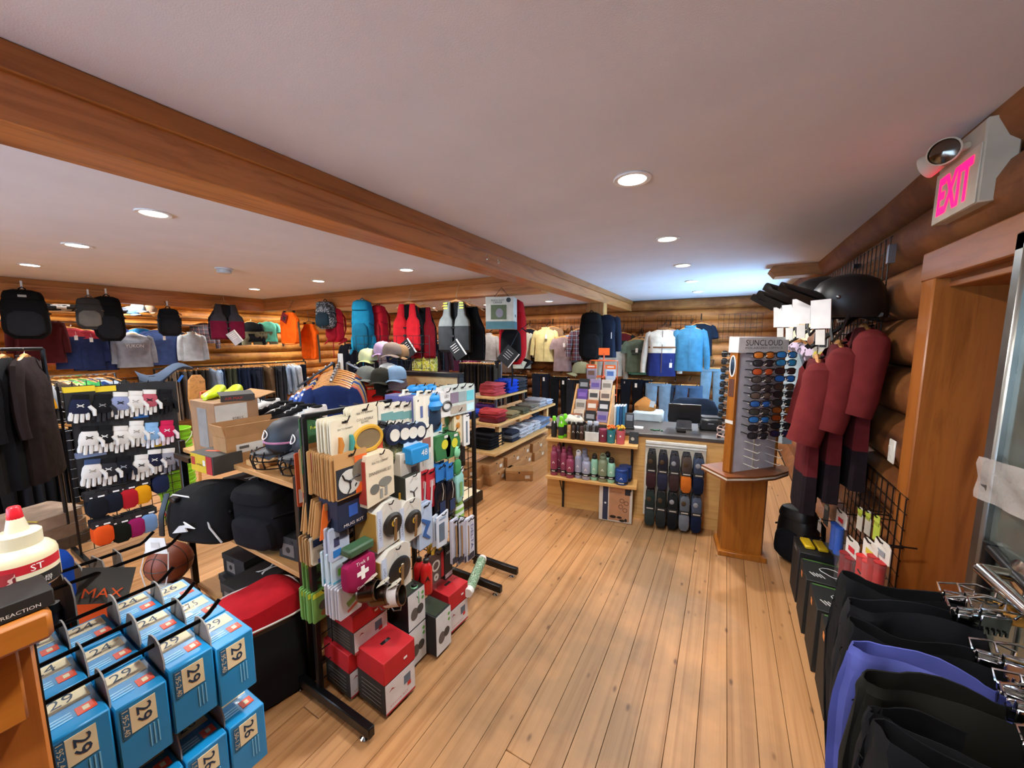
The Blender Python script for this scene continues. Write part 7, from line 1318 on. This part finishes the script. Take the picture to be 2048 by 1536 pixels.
u, _ = onC(1184, 878, -.14); t = thing('counter_display', 'white tray of dark wrapped bars on the upper shelf', 'display box', cw(u, -.12, .781), CA+.05); part('tray', MB().box((0, 0, .045), (.13, .12, .09), b=.002), mat('#c9c9c4', 'paper'), t)
for k in range(4): part('wrapped_bar', MB().box((-.045+.03*k, .0, .115), (.026, .09, .07), b=.004), mat('#26262a' if k % 2 else '#55585c', 'gloss'), t)
for k in range(2): part('clear_jar', MB().lathe([(.026, .15), (.027, .153), (.027, .178), (.024, .182)], 14), mat('#b0b8c4', 'gloss'), t, (-.03+.06*k, .02, 0))
def mug(label, px, off, col, h, r, flowers=None):
    u, _ = onC(px, 880, off); t = thing('tumbler', label, 'tumbler', cw(u, off, .781), CA); part('cup', lambda: MB().lathe([(r*.86, 0), (r*.9, .004), (r, h), (r*.94, h), (r*.85, .02), (0, .02)], 20, cap=(True, False)), mat(col, 'rubber', .45), t, key=('tmb', h, r)); part('logo_mark', lambda: MB().box((0, -r-.0005, h*.6), (.012, .0012, .016)), WHITE, t, key=('tml', h, r))
    if flowers: 
        for k in range(6): part('flower', lambda: MB().loft([[((.016+.006*math.cos(5*a))*math.cos(a)*s_, (.016+.006*math.cos(5*a))*math.sin(a)*s_, zz) for a in [2*PI*i/15 for i in range(15)]] for s_, zz in ((.3, -.008), (1, .004), (.8, .010), (.2, .006))]), mat(flowers, 'plain'), t, (r*.6*math.cos(k*1.05), r*.6*math.sin(k*1.05), h+.018+.014*(k % 2)), (.3, .2*k, k), key='flw'); 
        part('stems', lambda: MB().tube([(0, 0, .03), (0, 0, h+.015)], .010, 6), mat('#4a7a3a', 'plain'), t, key=('stm', h))
    else: part('lid', lambda: MB().lathe([(r*1.01, h), (r*1.02, h+.004), (r*.95, h+.014), (0, h+.015)], 20, cap=(False, False)), mat(col, 'plain'), t, key=('tml2', h, r)); part('handle', lambda: MB().tube([(r, 0, h*.8), (r+.026, 0, h*.7), (r+.026, 0, h*.4), (r, 0, h*.3)], .006, 6), mat(col, 'plain'), t, key=('tmh', h, r))
mug('maroon lidded mug with handle', 1206, -.14, '#7a2c44', .11, .042); mug('teal tumbler filled with orange silk flowers', 1222, -.15, '#2f7f8a', .125, .040, '#d8691a'); mug('coral pink tumbler filled with yellow silk flowers', 1241, -.15, '#c9606a', .13, .042, '#d8a21f')
u, _ = onC(1267, 884, -.14); t = thing('black_card_pack', 'black hang card leaning at the shelf end', 'hang card', cw(u, -.12, .781), (-.25, 0, CA)); part('card', MB().box((0, 0, .055), (.085, .006, .11)), mat('#17171a', 'paper'), t); disc(t, 'part_print', .016, '#9a968a', (-.01, -.004, .045))
# carton leaning under the shelf
t = thing('cookware_carton', 'tall carton with cookware pictures leaning under the lower shelf', 'box', cw(.72, -.10, 0), CA); carton(t, .31, .10, .355, '#c9c2b8'); decal(t, 'kraft_panel', .19, .33, '#b07f5c', (.035, -.0512, .18)); decal(t, 'navy_strip', .05, .34, '#232a44', (-.095, -.0512, .18)); disc(t, 'strip_mark', .010, '#d8d8d8', (-.095, -.0525, .18)); decal(t, 'navy_badge', .05, .06, '#22222c', (.11, -.0522, .31)); text('CAMP COOK', .11, mat('#7a4a34', 'paper'), t, (.0, -.0525, .30), h=.02)
for k, (x, z, r, s_) in enumerate(((-.02, .05, .03, .5), (.04, .05, .024, .5), (.065, .022, .026, .5), (.10, .03, .012, 1.4))): disc(t, 'pan_print', r, '#22170f', (x, -.0525, z), sy=s_)
for k, (x, z) in enumerate(((.05, .16), (.09, .13), (.06, .22), (.10, .2))): disc(t, 'ring_print', .022, '#6a4a38', (x, -.0525, z), r0=.016)
# sock rail
t = thing('sock_rail', 'white slat panel with black pegs on the counter front', 'display panel', cw(1.23, -.006, .43), CA); part('panel', MB().box((0, 0, 0), (.52, .012, .74)), mat('#cfc8b8', 'paper'), t); part('top_channel', MB().box((0, -.010, .355), (.52, .018, .02)).box((0, -.010, .325), (.52, .018, .012)), mat('#e0ded8', 'plain'), t)
SC_ = [[('#2a2826', '#3a2226'), ('#24242e', '#2a2c40'), ('#33343c', '#3a2a2a'), ('#4a3f3a', '#c46a24'), ('#3a4458', '#141c34')], [('#26302e', '#2c3634'), ('#1f2422', '#26292a'), ('#1d1f22', '#15161a'), ('#5a6068', '#6a707a'), ('#4a5264', '#131c36')]]
for rI in range(2):
    for cI in range(5):
        u0 = 1.03+cI*.098; z0 = .735-.36*rI; c1, c2 = SC_[rI][cI]
        part('peg', lambda: peg_mb(.16), BLKM, t, (u0-1.23, -.004, z0-.43-.012), key=('peg', .16)); first = None
        for k in range(3):
            lb = f'{("charcoal", "dark navy", "slate", "grey and orange", "blue grey")[cI] if rI == 0 else ("dark green", "black", "off-black", "pale grey", "navy banded")[cI]} hiking socks, {("upper", "lower")[rI]} row, {("front", "middle", "rear")[k]} of their peg'
            lc = cw(u0, -.16+.055*k, z0)
            if first is None:
                s_ = thing('hiking_socks', lb, 'socks', lc, CA, None, 1.15); first = s_; part('sock_leg', lambda: sbox(.036, .016, .15, 5, .5, 14, .95, -.165), mat(c1, 'fabric'), s_, key='hs1'); part('sock_foot', lambda: sbox(.038, .017, .14, 5, .5, 14, 1.0, -.30), mat(c2, 'fabric'), s_, (0, -.002, 0), key='hs2'); part('paper_band', lambda: MB().loft([ring(.0385, .0185, z_, 14, .5) for z_ in (-.135, -.165)], 0, (False, False)), mat('#1d1d1f', 'paper'), s_, key='hs3'); part('band_text', lambda: MB().box((0, -.0192, -.15), (.05, .001, .008)), mat('#b8b4aa', 'paper'), s_, key='hs4'); part('header', lambda: MB().prism([(-.03, -.03), (.03, -.03), (.024, 0), (-.024, 0)], -.003, .003), mat('#26262a', 'paper'), s_, key='hs5'); part('header_text', lambda: MB().box((0, -.004, -.02), (.03, .001, .006)), mat('#a8a49a', 'paper'), s_, key='hs6'); part('heel_patch', lambda: MB().ball((-.01, -.0165, -.075), (.018, .003, .02), 10, 5), mat('#8a8c90' if cI in (2, 4) else '#4a3a2a', 'fabric'), s_, key='hs7')
            else: dup(first, lc, CA, lb)
# ---------------- on the counter top
CT = .862
def ct(px, py): return onZ(px, py, CT)
t = thing('pos_terminal', 'black touch screen till on a grey stand, seen from behind', 'till screen', ct(1366, 858)+Vector((0, .05, 0)), .12); part('screen', MB().box((0, 0, .155), (.30, .02, .19), b=.006, rot=(.2, 0, 0)), mat('#15161a', 'plain', .3), t); part('stand', MB().prism([(-.07, 0), (.07, 0), (.07, .08), (.055, .09), (-.055, .09), (-.07, .08)], -.045, -.035), mat('#7a7a7c', 'metal', .35), t); part('foot', MB().box((0, 0, .006), (.15, .14, .012), b=.003), mat('#6a6a6c', 'metal', .4), t)
t = thing('receipt_printer', 'black receipt printer at the end of the counter', 'printer', ct(1418, 860)+Vector((0, .06, 0)), .15); part('body', MB().box((0, 0, .055), (.19, .20, .11), b=.012), mat('#191a1c', 'plain', .4), t); part('paper_lid', MB().box((0, .02, .115), (.17, .13, .02), b=.006), mat('#26272a', 'plain', .35), t); decal(t, 'badge', .05, .008, '#8a8a8c', (0, -.101, .07))
t = thing('card_reader', 'dark card reader standing on the counter with a sheet behind', 'card reader', ct(1257, 858)+Vector((0, .03, 0)), .2); part('body', MB().box((0, 0, .08), (.085, .03, .16), b=.008, rot=(-.12, 0, 0)), mat('#2c2e33', 'plain'), t); part('screen', MB().box((0, -.014, .11), (.06, .008, .06), b=.002, rot=(-.12, 0, 0)), mat('#7a8490', 'gloss'), t); part('base', MB().box((0, .0, .008), (.10, .08, .016), b=.003), BLACK, t)
t = thing('price_sheet', 'small white sheet lying beside the card reader', 'paper', ct(1276, 856), .1); part('sheet', MB().box((0, 0, .006), (.10, .07, .012)), WHITE, t)
t = thing('key_bunch', 'bunch of green tagged keys on the counter', 'keys', ct(1315, 861), .2)
for k in range(4): part('key_tag', MB().box((.03*k-.05, .008*(-1)**k, .005), (.035, .018, .008), b=.002, rot=(0, 0, .5*k)), mat('#1c5a34', 'plain'), t)
t = thing('wallet', 'small black wallet on the counter front edge', 'wallet', ct(1362, 864), .15); part('body', MB().box((0, 0, .012), (.085, .06, .024), b=.008), mat('#1a1614', 'fabric'), t)
# wooden-sided display of insoles with packs
t = thing('insole_display', 'stepped wooden counter rack of packs behind the cans', 'display rack', ct(1178, 856)+Vector((0, .10, 0)), .08)
for x in (-.19, .19): part('wood_side', MB().prism([(-.16, 0), (.14, 0), (.14, .42), (.09, .42), (-.16, .06)], x-.008, x+.008, ax='x'), OAK, t)
for k in range(4): part('step', MB().box((0, -.09+.065*k, .06+.10*k), (.37, .06, .012)), OAK, t)
PK = [('#c9b8a4', '#6a5a50'), ('#141416', '#8a8a8c'), ('#8a7a9a', '#5a4a8a'), ('#b9b2a8', '#7a746c'), ('#a8643c', '#d8cfc0'), ('#1a1a1e', '#c4c4c4'), ('#5a3f8a', '#7a5aa8'), ('#c4bcae', '#3a3a3a')]
for k in range(12):
    r_, c_ = divmod(k, 3); p_ = t.location; ang = .08; lx = -.12+.12*c_; ly = -.09+.065*r_; q = thing('insole_pack', f'flat pack on the wooden counter rack, {ORD[r_]} step, {ORD[c_]} across', 'pack', p_+Vector((lx*math.cos(ang)-ly*math.sin(ang), lx*math.sin(ang)+ly*math.cos(ang), .068+.10*r_)), (-.15, 0, ang)); a, b_ = PK[k % 8]; part('sleeve', lambda: MB().box((0, 0, .055), (.108, .022, .11), b=.002), mat(a, 'paper'), q, key='isp'); decal(q, 'print_panel', .08, .045, b_, (0, -.0122, .05))
t = thing('glass_candlestick', 'clear glass candlestick pair in front of the counter rack', 'glassware', ct(1150, 860)+Vector((0, .02, 0)), 0)
for x in (-.02, .03): part('stem', MB().lathe([(.022, 0), (.024, .004), (.006, .012), (.005, .09), (.014, .10), (.006, .11), (.016, .13), (.016, .15)], 12), mat('#d0d4d4', 'gloss', .1), t, (x, 0, 0))
part('copper_band', MB().box((0, -.02, .16), (.10, .008, .012)), mat('#a8603a', 'plain'), t)
# orange wire spinner with bags
SPN = ct(1192, 848)+Vector((-.02, .30, 0))
t = thing('wire_spinner', 'orange wire spinner with an orange sign on the counter', 'display rack', SPN, .1); OR = mat('#c4501a', 'plain', .45)
part('pole', MB().tube([(0, 0, 0), (0, 0, .74)], .008, 6), OR, t); part('base_plate', MB().lathe([(.11, 0), (.11, .01), (.02, .014)], 20), OR, t); part('sign', MB().box((0, 0, .76), (.12, .004, .08)), mat('#e8641a', 'paper'), t)
for z in (.28, .48, .66): part('wire_tray', MB().tube([(.15*math.cos(a), .10*math.sin(a), z) for a in [2*PI*i/16 for i in range(17)]], .004, 4).tube([(-.15, 0, z), (.15, 0, z)], .004, 4).tube([(0, -.10, z), (0, .10, z)], .004, 4), OR, t)
for x in (-.15, .15): part('wire_upright', MB().tube([(x, 0, .2), (x, 0, .66)], .004, 4), OR, t)
for k, (x, z, c1, c2, lb) in enumerate(((-.10, .50, '#8a7f90', '#c9501c', 'orange headed pouch bag at the upper spinner tray'), (.11, .50, '#b4c0d4', '#d8641c', 'pale blue print bag with orange header at the spinner'), (-.09, .30, '#7a5a4a', '#c9501c', 'brown pouch bag at the middle spinner tray'), (.10, .28, '#a8b4c8', '#b84a2a', 'blue pouch bag at the middle spinner tray'))):
    q = thing('pouch_bag', lb, 'bag', SPN+Vector((x, -.115, z)), .1); part('pouch', lambda: sbox(.055, .02, .17, 4, .5, 16, .98, -.06), mat(c1, 'gloss'), q, key='pbg'); decal(q, 'header', .11, .045, c2, (0, -.02, .10)); decal(q, 'header_text', .07, .014, '#d8d0c4', (0, -.0215, .10)); decal(q, 'body_print', .07, .05, '#4a6aa8' if k in (1, 3) else '#6a4a3a', (0, -.022, .03))
for k, (x, z, lb) in enumerate(((-.08, .20, 'orange boxed card low on the spinner'), (.03, .14, 'orange boxed card at the foot of the spinner'))): q = thing('card_box', lb, 'box', SPN+Vector((x, -.13, z)), .1); part('carton', lambda: MB().box((0, 0, 0), (.13, .03, .07), b=.002), mat('#c9603a', 'paper'), q, key='obx'); decal(q, 'white_print', .05, .03, '#d8cfc8', (-.03, -.0162, 0))
cap_hat('olive camouflage cap hooked on the wire spinner', SPN+Vector((-.24, -.06, .52)), -.9, '#7a7a60', '#8a8a6c')
for k in range(4):
    q = thing('paperback_book', f'{("white", "sky blue", "dark blue", "teal")[k]} book standing on the counter behind the till side', 'book', ct(1228+k*6, 850)+Vector((0, .06, 0)), .1); part('cover', lambda: MB().box((0, 0, .10), (.025, .15, .20), b=.002), mat(('#c9d2d8', '#3a8ac4', '#1c4a7a', '#2a6a8a')[k], 'paper'), q, key='bkc'); part('pages', lambda: MB().box((0, .003, .10), (.018, .15, .205)), WHITE, q, key='bkp')
t = thing('label_printer', 'pale blue-white desk printer behind the books', 'printer', cw(.98, .72, .78), .1); part('body', MB().box((0, 0, .11), (.32, .26, .14), b=.02), mat('#b4c4cc', 'plain'), t); part('slot', MB().box((0, -.125, .07), (.24, .03, .03)), mat('#26303a', 'plain'), t); part('stand', MB().box((0, 0, -.37), (.36, .3, .78)), mat('#3a342e', 'paper'), t)
t = thing('tan_bag', 'crumpled tan leather bag on the desk printer', 'bag', cw(.94, .74, .962), .2); part('body', MB().loft([[(x*(1+.1*math.sin(i*2.1)), y*(1+.1*math.cos(i*1.7)), z+.012*math.sin(i*2.9)) for i, (x, y, z) in enumerate(ring(.11*a, .08*a, zz, 18, .8))] for zz, a in ((0, 1), (.05, 1.05), (.08, .8), (.12, .35), (.14, .1))]), mat('#a8743e', 'fabric'), t); decal(t, 'tag', .05, .07, '#c9d4dc', (.07, -.085, .08), (0, .2, 0))
t = thing('office_chair', 'dark blue upholstered office chair behind the counter', 'chair', (-.33, 5.35, 0), PI+.15); part('backrest', MB().loft([[(x, y+.06*(x/.3)**2, z) for x, y, z in ring(.30*a, .05*b_, zz, 20, .7)] for zz, a, b_ in ((.55, .7, .6), (.60, .9, 1), (.75, 1, 1.2), (.88, .96, 1.1), (.97, .8, .8), (1.0, .55, .4))]), mat('#1f2b3e', 'fabric'), t); part('seat', sbox(.27, .26, .10, 3, .5, 20, .95, .42), mat('#1f2b3e', 'fabric'), t); part('column', MB().tube([(0, 0, .08), (0, 0, .44)], .03, 10), BLKM, t); part('spine', MB().tube([(0, .0, .44), (0, .09, .5), (0, .06, .7)], .02, 6), BLKM, t)
for k in range(5): a = 2*PI*k/5; l_ = part('base_arm', MB().tube([(0, 0, .10), (.28*math.cos(a), .28*math.sin(a), .06)], .018, 6), BLKM, t); part('castor', MB().ball((.28*math.cos(a), .28*math.sin(a), .03), .03, 8, 6), BLACK, l_)
# ================================================================ sunglasses tower
TO = Vector((.085, 3.171, 0)); tu = Vector((.68, .733, 0)); tn = Vector((.733, -.68, 0)); TA = math.atan2(.733, .68)
TW = mat('#a0601f', 'woodz', .35, col2='#84480f')
t = thing('base_cabinet', 'orange wooden base cabinet under the sunglasses tower', 'cabinet', (.185, 3.52, 0), math.radians(8)); part('carcass', MB().box((0, 0, .385), (.29, .24, .70), b=.004), TW, t); part('plinth', MB().box((0, -.01, .02), (.34, .30, .04), b=.004), TW, t); part('door_edge', MB().box((.138, -.121, .38), (.006, .004, .66)), mat('#5a300c', 'paper'), t)
t = thing('sunglasses_tower', 'tall wooden sunglasses tower with white header reading SUNCLOUD', 'display tower', TO, TA)   # local x runs along tu, front (-y) faces tn
BP = [(-.10, -.06), (.10, -.12), (.28, -.135), (.46, -.10), (.55, -.03), (.53, .22), (-.06, .22)]
part('base_plate', MB().prism(BP, .745, .758, ax='z'), mat('#7a4420', 'wood', .4), t); part('base_edge', MB().prism([(x*1.0, y*1.0) for x, y in BP], .731, .744, ax='z'), mat('#d8cfc0', 'plain'), t); part('base_under', MB().prism(BP, .718, .730, ax='z'), mat('#7a4420', 'wood', .4), t)
part('end_post', MB().box((-.006, .028, 1.21), (.026, .065, .90), b=.003), TW, t); part('end_post', MB().box((.445, .028, 1.21), (.022, .065, .90), b=.003), TW, t)
part('back_panel', MB().box((.22, .028, 1.21), (.44, .05, .90)), mat('#c9c9d0', 'plain', .4), t); part('centre_strip', MB().box((.215, .005, 1.21), (.014, .008, .90)), mat('#c9c2b4', 'plain'), t)
part('header', MB().box((.22, .028, 1.715), (.49, .085, .115), b=.003), mat('#ebebe8', 'plain', .4), t); text('SUNCLOUD', .36, mat('#33343a', 'plain'), t, (.22, -.016, 1.73), h=.042); text('POLARIZED OPTICS', .36, mat('#4a4b50', 'plain'), t, (.22, -.016, 1.692), h=.013)
part('mirror_frame', MB().tube([(-.0205, ( .028)+.022*math.cos(a), 1.56+.075*math.sin(a)) for a in [i*PI/12 for i in range(25)]], .005, 6), WHITE, t); part('mirror', MB().prism([(.028+.020*math.cos(2*PI*i/20), 1.56+.072*math.sin(2*PI*i/20)) for i in range(20)], -.0215, -.0195, ax='x'), mat('#8a8f94', 'metal', .05), t); decal(t, 'sticker', .045, .13, '#5a3428', (-.0200, .028, 1.40), (0, 0, PI/2)); decal(t, 'price_strip', .068, .025, '#d8d4cc', (-.0205, .028, 1.145), (0, 0, PI/2))
ZR = []
for y in (711, 726.5, 743, 758, 774, 789, 805, 820, 835, 851, 866, 880, 895, 909, 924):
    r = ray(1500, y); k = (TO.dot(tn))/r.dot(tn); ZR.append((_C+r*k).z)
def peg2(x, z, s=1): part('glasses_peg', lambda: MB().tube([(0, 0, 0), (0, -.11, -.004), (0, -.125, .008)], .003, 5), mat('#d2cabc', 'plain'), t, (x, .0 if s > 0 else .055, z), (0, 0, 0 if s > 0 else PI), key='gpeg')
def glasses(label, x, z, lens, frame='#131315', side=1):
    yl = -.105 if side > 0 else .16
    loc = TO+tu*x-tn*yl+Vector((0, 0, z)); s = thing('sunglasses', label, 'sunglasses', loc, TA-.35 if side > 0 else TA+PI, None, 1.15)
    mf = mat(frame, 'plain', .3); ml = mat(lens, 'gloss', .08)
    for s_ in (-1, 1):
        part('lens', lambda: MB().loft([[(s_*.034+.027*k_*math.copysign(abs(math.cos(a))**.8, math.cos(a)), yy+.9*(s_*.034+.027*k_*math.cos(a))**2*2.2, .019*k_*math.copysign(abs(math.sin(a))**.8, math.sin(a))) for a in [2*PI*i/14 for i in range(14)]] for k_, yy in ((.02, -.0035), (.6, -.0025), (1, 0))], 0, (True, False)), ml, s, key=('lens', s_))
        part('rim', lambda: MB().tube([(s_*.034+.0285*math.copysign(abs(math.cos(a))**.8, math.cos(a)), .9*(s_*.034+.0285*math.cos(a))**2*2.2, .0205*math.copysign(abs(math.sin(a))**.8, math.sin(a))) for a in [2*PI*i/16 for i in range(17)]], .0028, 5), mf, s, key=('rim', s_))
        part('temple', lambda: MB().tube([(s_*.065, .010, .010), (s_*.067, .06, .010), (s_*.066, .105, .004), (s_*.064, .125, -.014)], [.0045, .0035, .003, .003], 5), mf, s, key=('tmpl', s_))
    part('bridge', lambda: MB().tube([(-.008, 0, .006), (0, -.002, .009), (.008, 0, .006)], .003, 5), mf, s, key='brg')
LN = [('#c8742a', '#2f7ab8'), ('#2c2d30', '#2f86b8'), ('#b8502a', '#3a2a2a'), ('#4a4440', '#2a6ab8'), ('#3c3836', '#4a3c34'), ('#5a4c42', '#2c2a2a'), ('#2a5a9a', '#2c3030'), ('#3a3a34', '#8a4a1c'), ('#2f6aa8', '#8a3f1a'), ('#26262a', '#242428'), ('#2a2a2e', '#2c2440')]
LNN = [('amber', 'bright blue'), ('black', 'sky blue'), ('orange red', 'dark brown'), ('grey brown', 'deep blue'), ('charcoal', 'brown'), ('taupe', 'smoke'), ('blue', 'dark green-grey'), ('olive grey', 'copper'), ('mirror blue', 'rust'), ('black smoke', 'jet'), ('dark grey', 'violet')]
for i in range(15):
    for c in range(2):
        x = .115 if c == 0 else .335; peg2(x, ZR[i]-.004)
        if i < 11: glasses(f'{LNN[i][c]} sunglasses, {("near", "far")[c]} column of the tower, {ORD[i]} row', x, ZR[i]+.006, LN[i][c])
for i in range(12):
    peg2(.06, ZR[i]-.004, -1); glasses(f'dark sunglasses on the hidden side of the tower, {ORD[i]} row', .075, ZR[i]+.006, '#1d1f26', '#121214' if i < 10 else '#c4a8a0', -1)
# ================================================================ back wall: clothes on grid faceouts
BW = 7.70
def gridp(px0, px1, zt, zb, lb):
    a = onY(px0, 640, YB-.08).x; b = onY(px1, 640, YB-.08).x
    t = thing('wire_grid_panel', lb, 'grid panel', ((a+b)/2, YB-.10, zb)); grid_panel(t, b-a, zt-zb, step=.085); return t
for lb, p0, p1 in (('black wire grid on the back wall behind the cream jacket', 1000, 1072), ('black wire grid on the back wall behind the yellow fleece', 1078, 1180), ('black wire grid on the back wall behind the olive tee', 1225, 1288), ('black wire grid on the back wall behind the pullover', 1315, 1392)): gridp(p0, p1, 2.22, 1.2, lb)
gridp(1437, 1525, 2.22, 1.72, 'bare black wire grid on the back wall above the sunglasses tower')
NF = [0]
def bg(px, py, label, y=BW, faceout=True, **k):
    p = onY(px, py, y); rz = k.pop('rz', .15)
    o = shirt(label, p, rz, **k)
    if faceout: part('display_arm', MB().tube([(0, .02, .0), (.0, YB-.08-y, .12)], .010, 5), BLKM, o, (0, 0, 0), (0, 0, -rz))
    return o
def bp(px, py, label, y=BW, **k): p = onY(px, py, y); rz = k.pop('rz', .1); o = pants(label, p, rz, **k); part('display_arm', MB().tube([(0, .02, 0), (0, YB-.08-y, .05)], .010, 5), BLKM, o, (0, 0, 0), (0, 0, -rz)); return o
bg(918, 690, 'deep plum top farthest along the back wall', col='#4a1c34', W=.44, L=.6, cat='top', name='plum_shirt', tagc=None)
bg(948, 686, 'magenta jacket on the back wall', col='#8f2a58', W=.42, L=.55, sleeve='long', name='magenta_jacket', tagc=None)
bg(978, 664, 'grey mock-neck long sleeve top on the back wall', col='#8d8580', W=.44, L=.72, cat='top', name='mock_neck_shirt', tagc=None, collar='#8d8580', D=.06)
bg(1012, 680, 'brown long sleeve top on the back wall', col='#6f5a4c', W=.42, L=.70, cat='top', name='brown_shirt', tagc=None, y=7.8)
bg(1058, 652, 'dark navy top behind the cream jacket', col='#161b28', W=.40, L=.70, cat='top', name='navy_shirt', tagc=None, y=7.92)
bg(1044, 658, 'cream heather jacket with high collar', col='#b4b2a0', kind='heather', W=.46, L=.84, name='heather_jacket', collar='#b8b6a6', zipc='#8a887c', rz=.5, tagc='#17181a', tagz=-.6)
bg(1104, 648, 'tan jacket behind the yellow fleece', col='#8a6a50', W=.46, L=.72, name='tan_jacket', y=7.92, tagc=None)
bg(1091, 652, 'pale yellow zip fleece on the back wall', col='#c4b078', W=.50, L=.72, D=.09, name='yellow_fleece', cat='fleece', collar='#c4b078', zipc='#a8935c')
bg(1140, 664, 'light blue shirt behind the mauve tee', col='#7f94b8', W=.42, L=.6, sleeve='short', cat='shirt', name='blue_shirt', y=7.9, tagc=None)
bg(1126, 668, 'mauve tee with long white tag on the back wall', col='#86706e', W=.42, L=.74, sleeve='short', cat='tee', name='mauve_tee')
bg(1162, 652, 'red plaid flannel shirt beside the hanging black backpack', col='#5a1f20', kind='plaid', col2='#2a2430', W=.42, L=.66, cat='shirt', name='plaid_flannel', tagc=None, rz=.6)
bg(1246, 660, 'dark green and red jacket behind the striped top', col='#26302e', yoke=.25, ycol='#6a2228', W=.42, L=.86, name='green_jacket', y=7.9, tagc=None)
bg(1226, 680, 'beige long sleeve top with striped cuffs', col='#9c9284', W=.42, L=.66, cat='top', name='beige_shirt', tagc=None, sl=.72, y=7.6, rz=.4)
bg(1282, 668, 'navy tee behind the olive tee', col='#151c30', W=.42, L=.62, sleeve='short', cat='tee', name='navy_tee', y=7.92, tagc=None)
o = bg(1275, 672, 'olive green tee with dark graphic and white tag', col='#5f6c5c', W=.46, L=.64, sleeve='short', cat='tee', name='olive_tee', tagx=.0, tagz=-.28); decal(o, 'graphic', .20, .05, '#1c2420', (0, -.092, -.30)); decal(o, 'graphic', .14, .03, '#1c2420', (-.02, -.092, -.36))
bg(1284, 672, 'mint tee showing behind the olive tee', col='#6fae98', W=.48, L=.7, sleeve='short', cat='tee', name='mint_tee', y=7.82, tagc=None)
bg(1340, 652, 'pale lavender shirt behind the colour block pullover', col='#a8a0b4', W=.46, L=.7, cat='shirt', name='lavender_shirt', y=7.92, tagc=None)
bg(1326, 652, 'cream and navy colour block pullover with brown chest band', col='#1b2250', yoke=.52, ycol='#b4aa9c', W=.54, L=.86, D=.10, name='block_pullover', cat='pullover', collar='#6a4428', band='#6a4428', zipc='#4a3020', scol='#b4aa9c', sl=.72, y=7.5, tagx=.16, tagz=-.72)
bg(1402, 640, 'dark navy tee at the end of the back wall row', col='#141c2a', W=.44, L=.6, sleeve='short', cat='tee', name='dark_tee', y=7.92, tagc=None)
bg(1381, 648, 'steel blue snap jacket on the back wall', col='#34637c', W=.50, L=.78, D=.09, name='blue_jacket', collar='#34637c', zipc='#24566f', y=7.55, tagc=None, sl=.66)
# lower row
bp(950, 744, 'magenta shorts under the magenta jacket', col='#7a2450', L=.26, taper=1, cat='shorts', tagc=None); bp(982, 744, 'grey shorts under the mock-neck top', col='#6a645c', L=.26, taper=1, cat='shorts', tagc=None); bp(1010, 744, 'black trousers under the brown top', col='#15151a', L=.85, tagc=None); bp(1040, 744, 'dark trousers under the cream jacket', col='#17181c', L=.9, tagc=None)
bp(1082, 740, 'blue-black trousers under the yellow fleece', col='#191c28', L=.95, W=.44); bp(1120, 746, 'black trousers under the mauve tee', col='#111214', L=.95, W=.46); bp(1150, 752, 'charcoal trousers with white tags under the plaid flannel', col='#26272a', L=.9); bp(1264, 750, 'dark navy trousers under the olive tee', col='#14161e', L=.9, W=.44); bp(1288, 752, 'navy trousers beside the blue-grey pair', col='#171d2c', L=.9, y=7.85, tagc=None)
bp(1317, 758, 'blue-grey trousers under the colour block pullover', col='#6a7d8c', L=.95, W=.46, y=7.5, tagc=None); bp(1378, 762, 'slate blue shorts under the steel blue jacket', col='#3a4f68', L=.36, W=.46, taper=1, cat='shorts', y=7.5, tagc=None); bp(1350, 762, 'slate trousers behind the slate shorts', col='#3c5068', L=.8, y=7.85, tagc=None); bp(1426, 728, 'pale slate trousers at the end of the back wall', col='#5f7684', L=.98, W=.40, y=7.6, tagc=None)
bp(1240, 770, 'dark trousers hanging below the striped top', col='#121318', L=.8, y=7.8, tagc=None)
# black backpack on the timber post
backpack('tall black trekking backpack hung on the timber post', Vector((-1.90, 5.90, 2.22)), .25, '#0f1012', W=.40, H=.74, D=.26, acc='#141518', belt=False, mark=None)
t = thing('rain_jacket', 'navy rain jacket hanging behind the trekking backpack', 'jacket', (-1.70, 6.02, 2.22), .2); part('body', shirt_body(.36, .68, .08, 3), mat('#151c2c', 'fabric'), t); part('sleeve', sleeve_mb(.36, .5, 1, .05), mat('#151c2c', 'fabric'), t); part('cuff_label', MB().box((.10, -.09, -.4), (.012, .003, .10)), WHITE, t)
t = thing('draped_cloth', 'slate blue cloth with a small blue tag draped over the glove rack corner', 'cloth', (-4.42, 1.30, 1.43)); part('cloth', MB().grid(lambda u, v: (.10*math.sin(v*3)-.05*u, -.12+.40*u, .06-.16*v*(1-u*.75)-.05*math.sin(u*6)), 10, 6), mat('#4a5668', 'fabric'), t); decal(t, 'tag', .02, .07, '#2a6ab8', (.09, .16, -.03), (0, .6, FACE_X))
t = thing('wooden_paddle', 'wooden canoe paddle standing behind the glove rack', 'paddle', (-5.2, 1.83, 0), (0, .05, FACE_X)); part('shaft', MB().tube([(0, 0, 0), (0, 0, .85)], .016, 8), HANGW, t); part('blade', MB().loft([ring(w_, .010, z, 12, .7) for z, w_ in ((.80, .02), (.90, .06), (1.1, .085), (1.3, .08), (1.36, .04))]), HANGW, t)
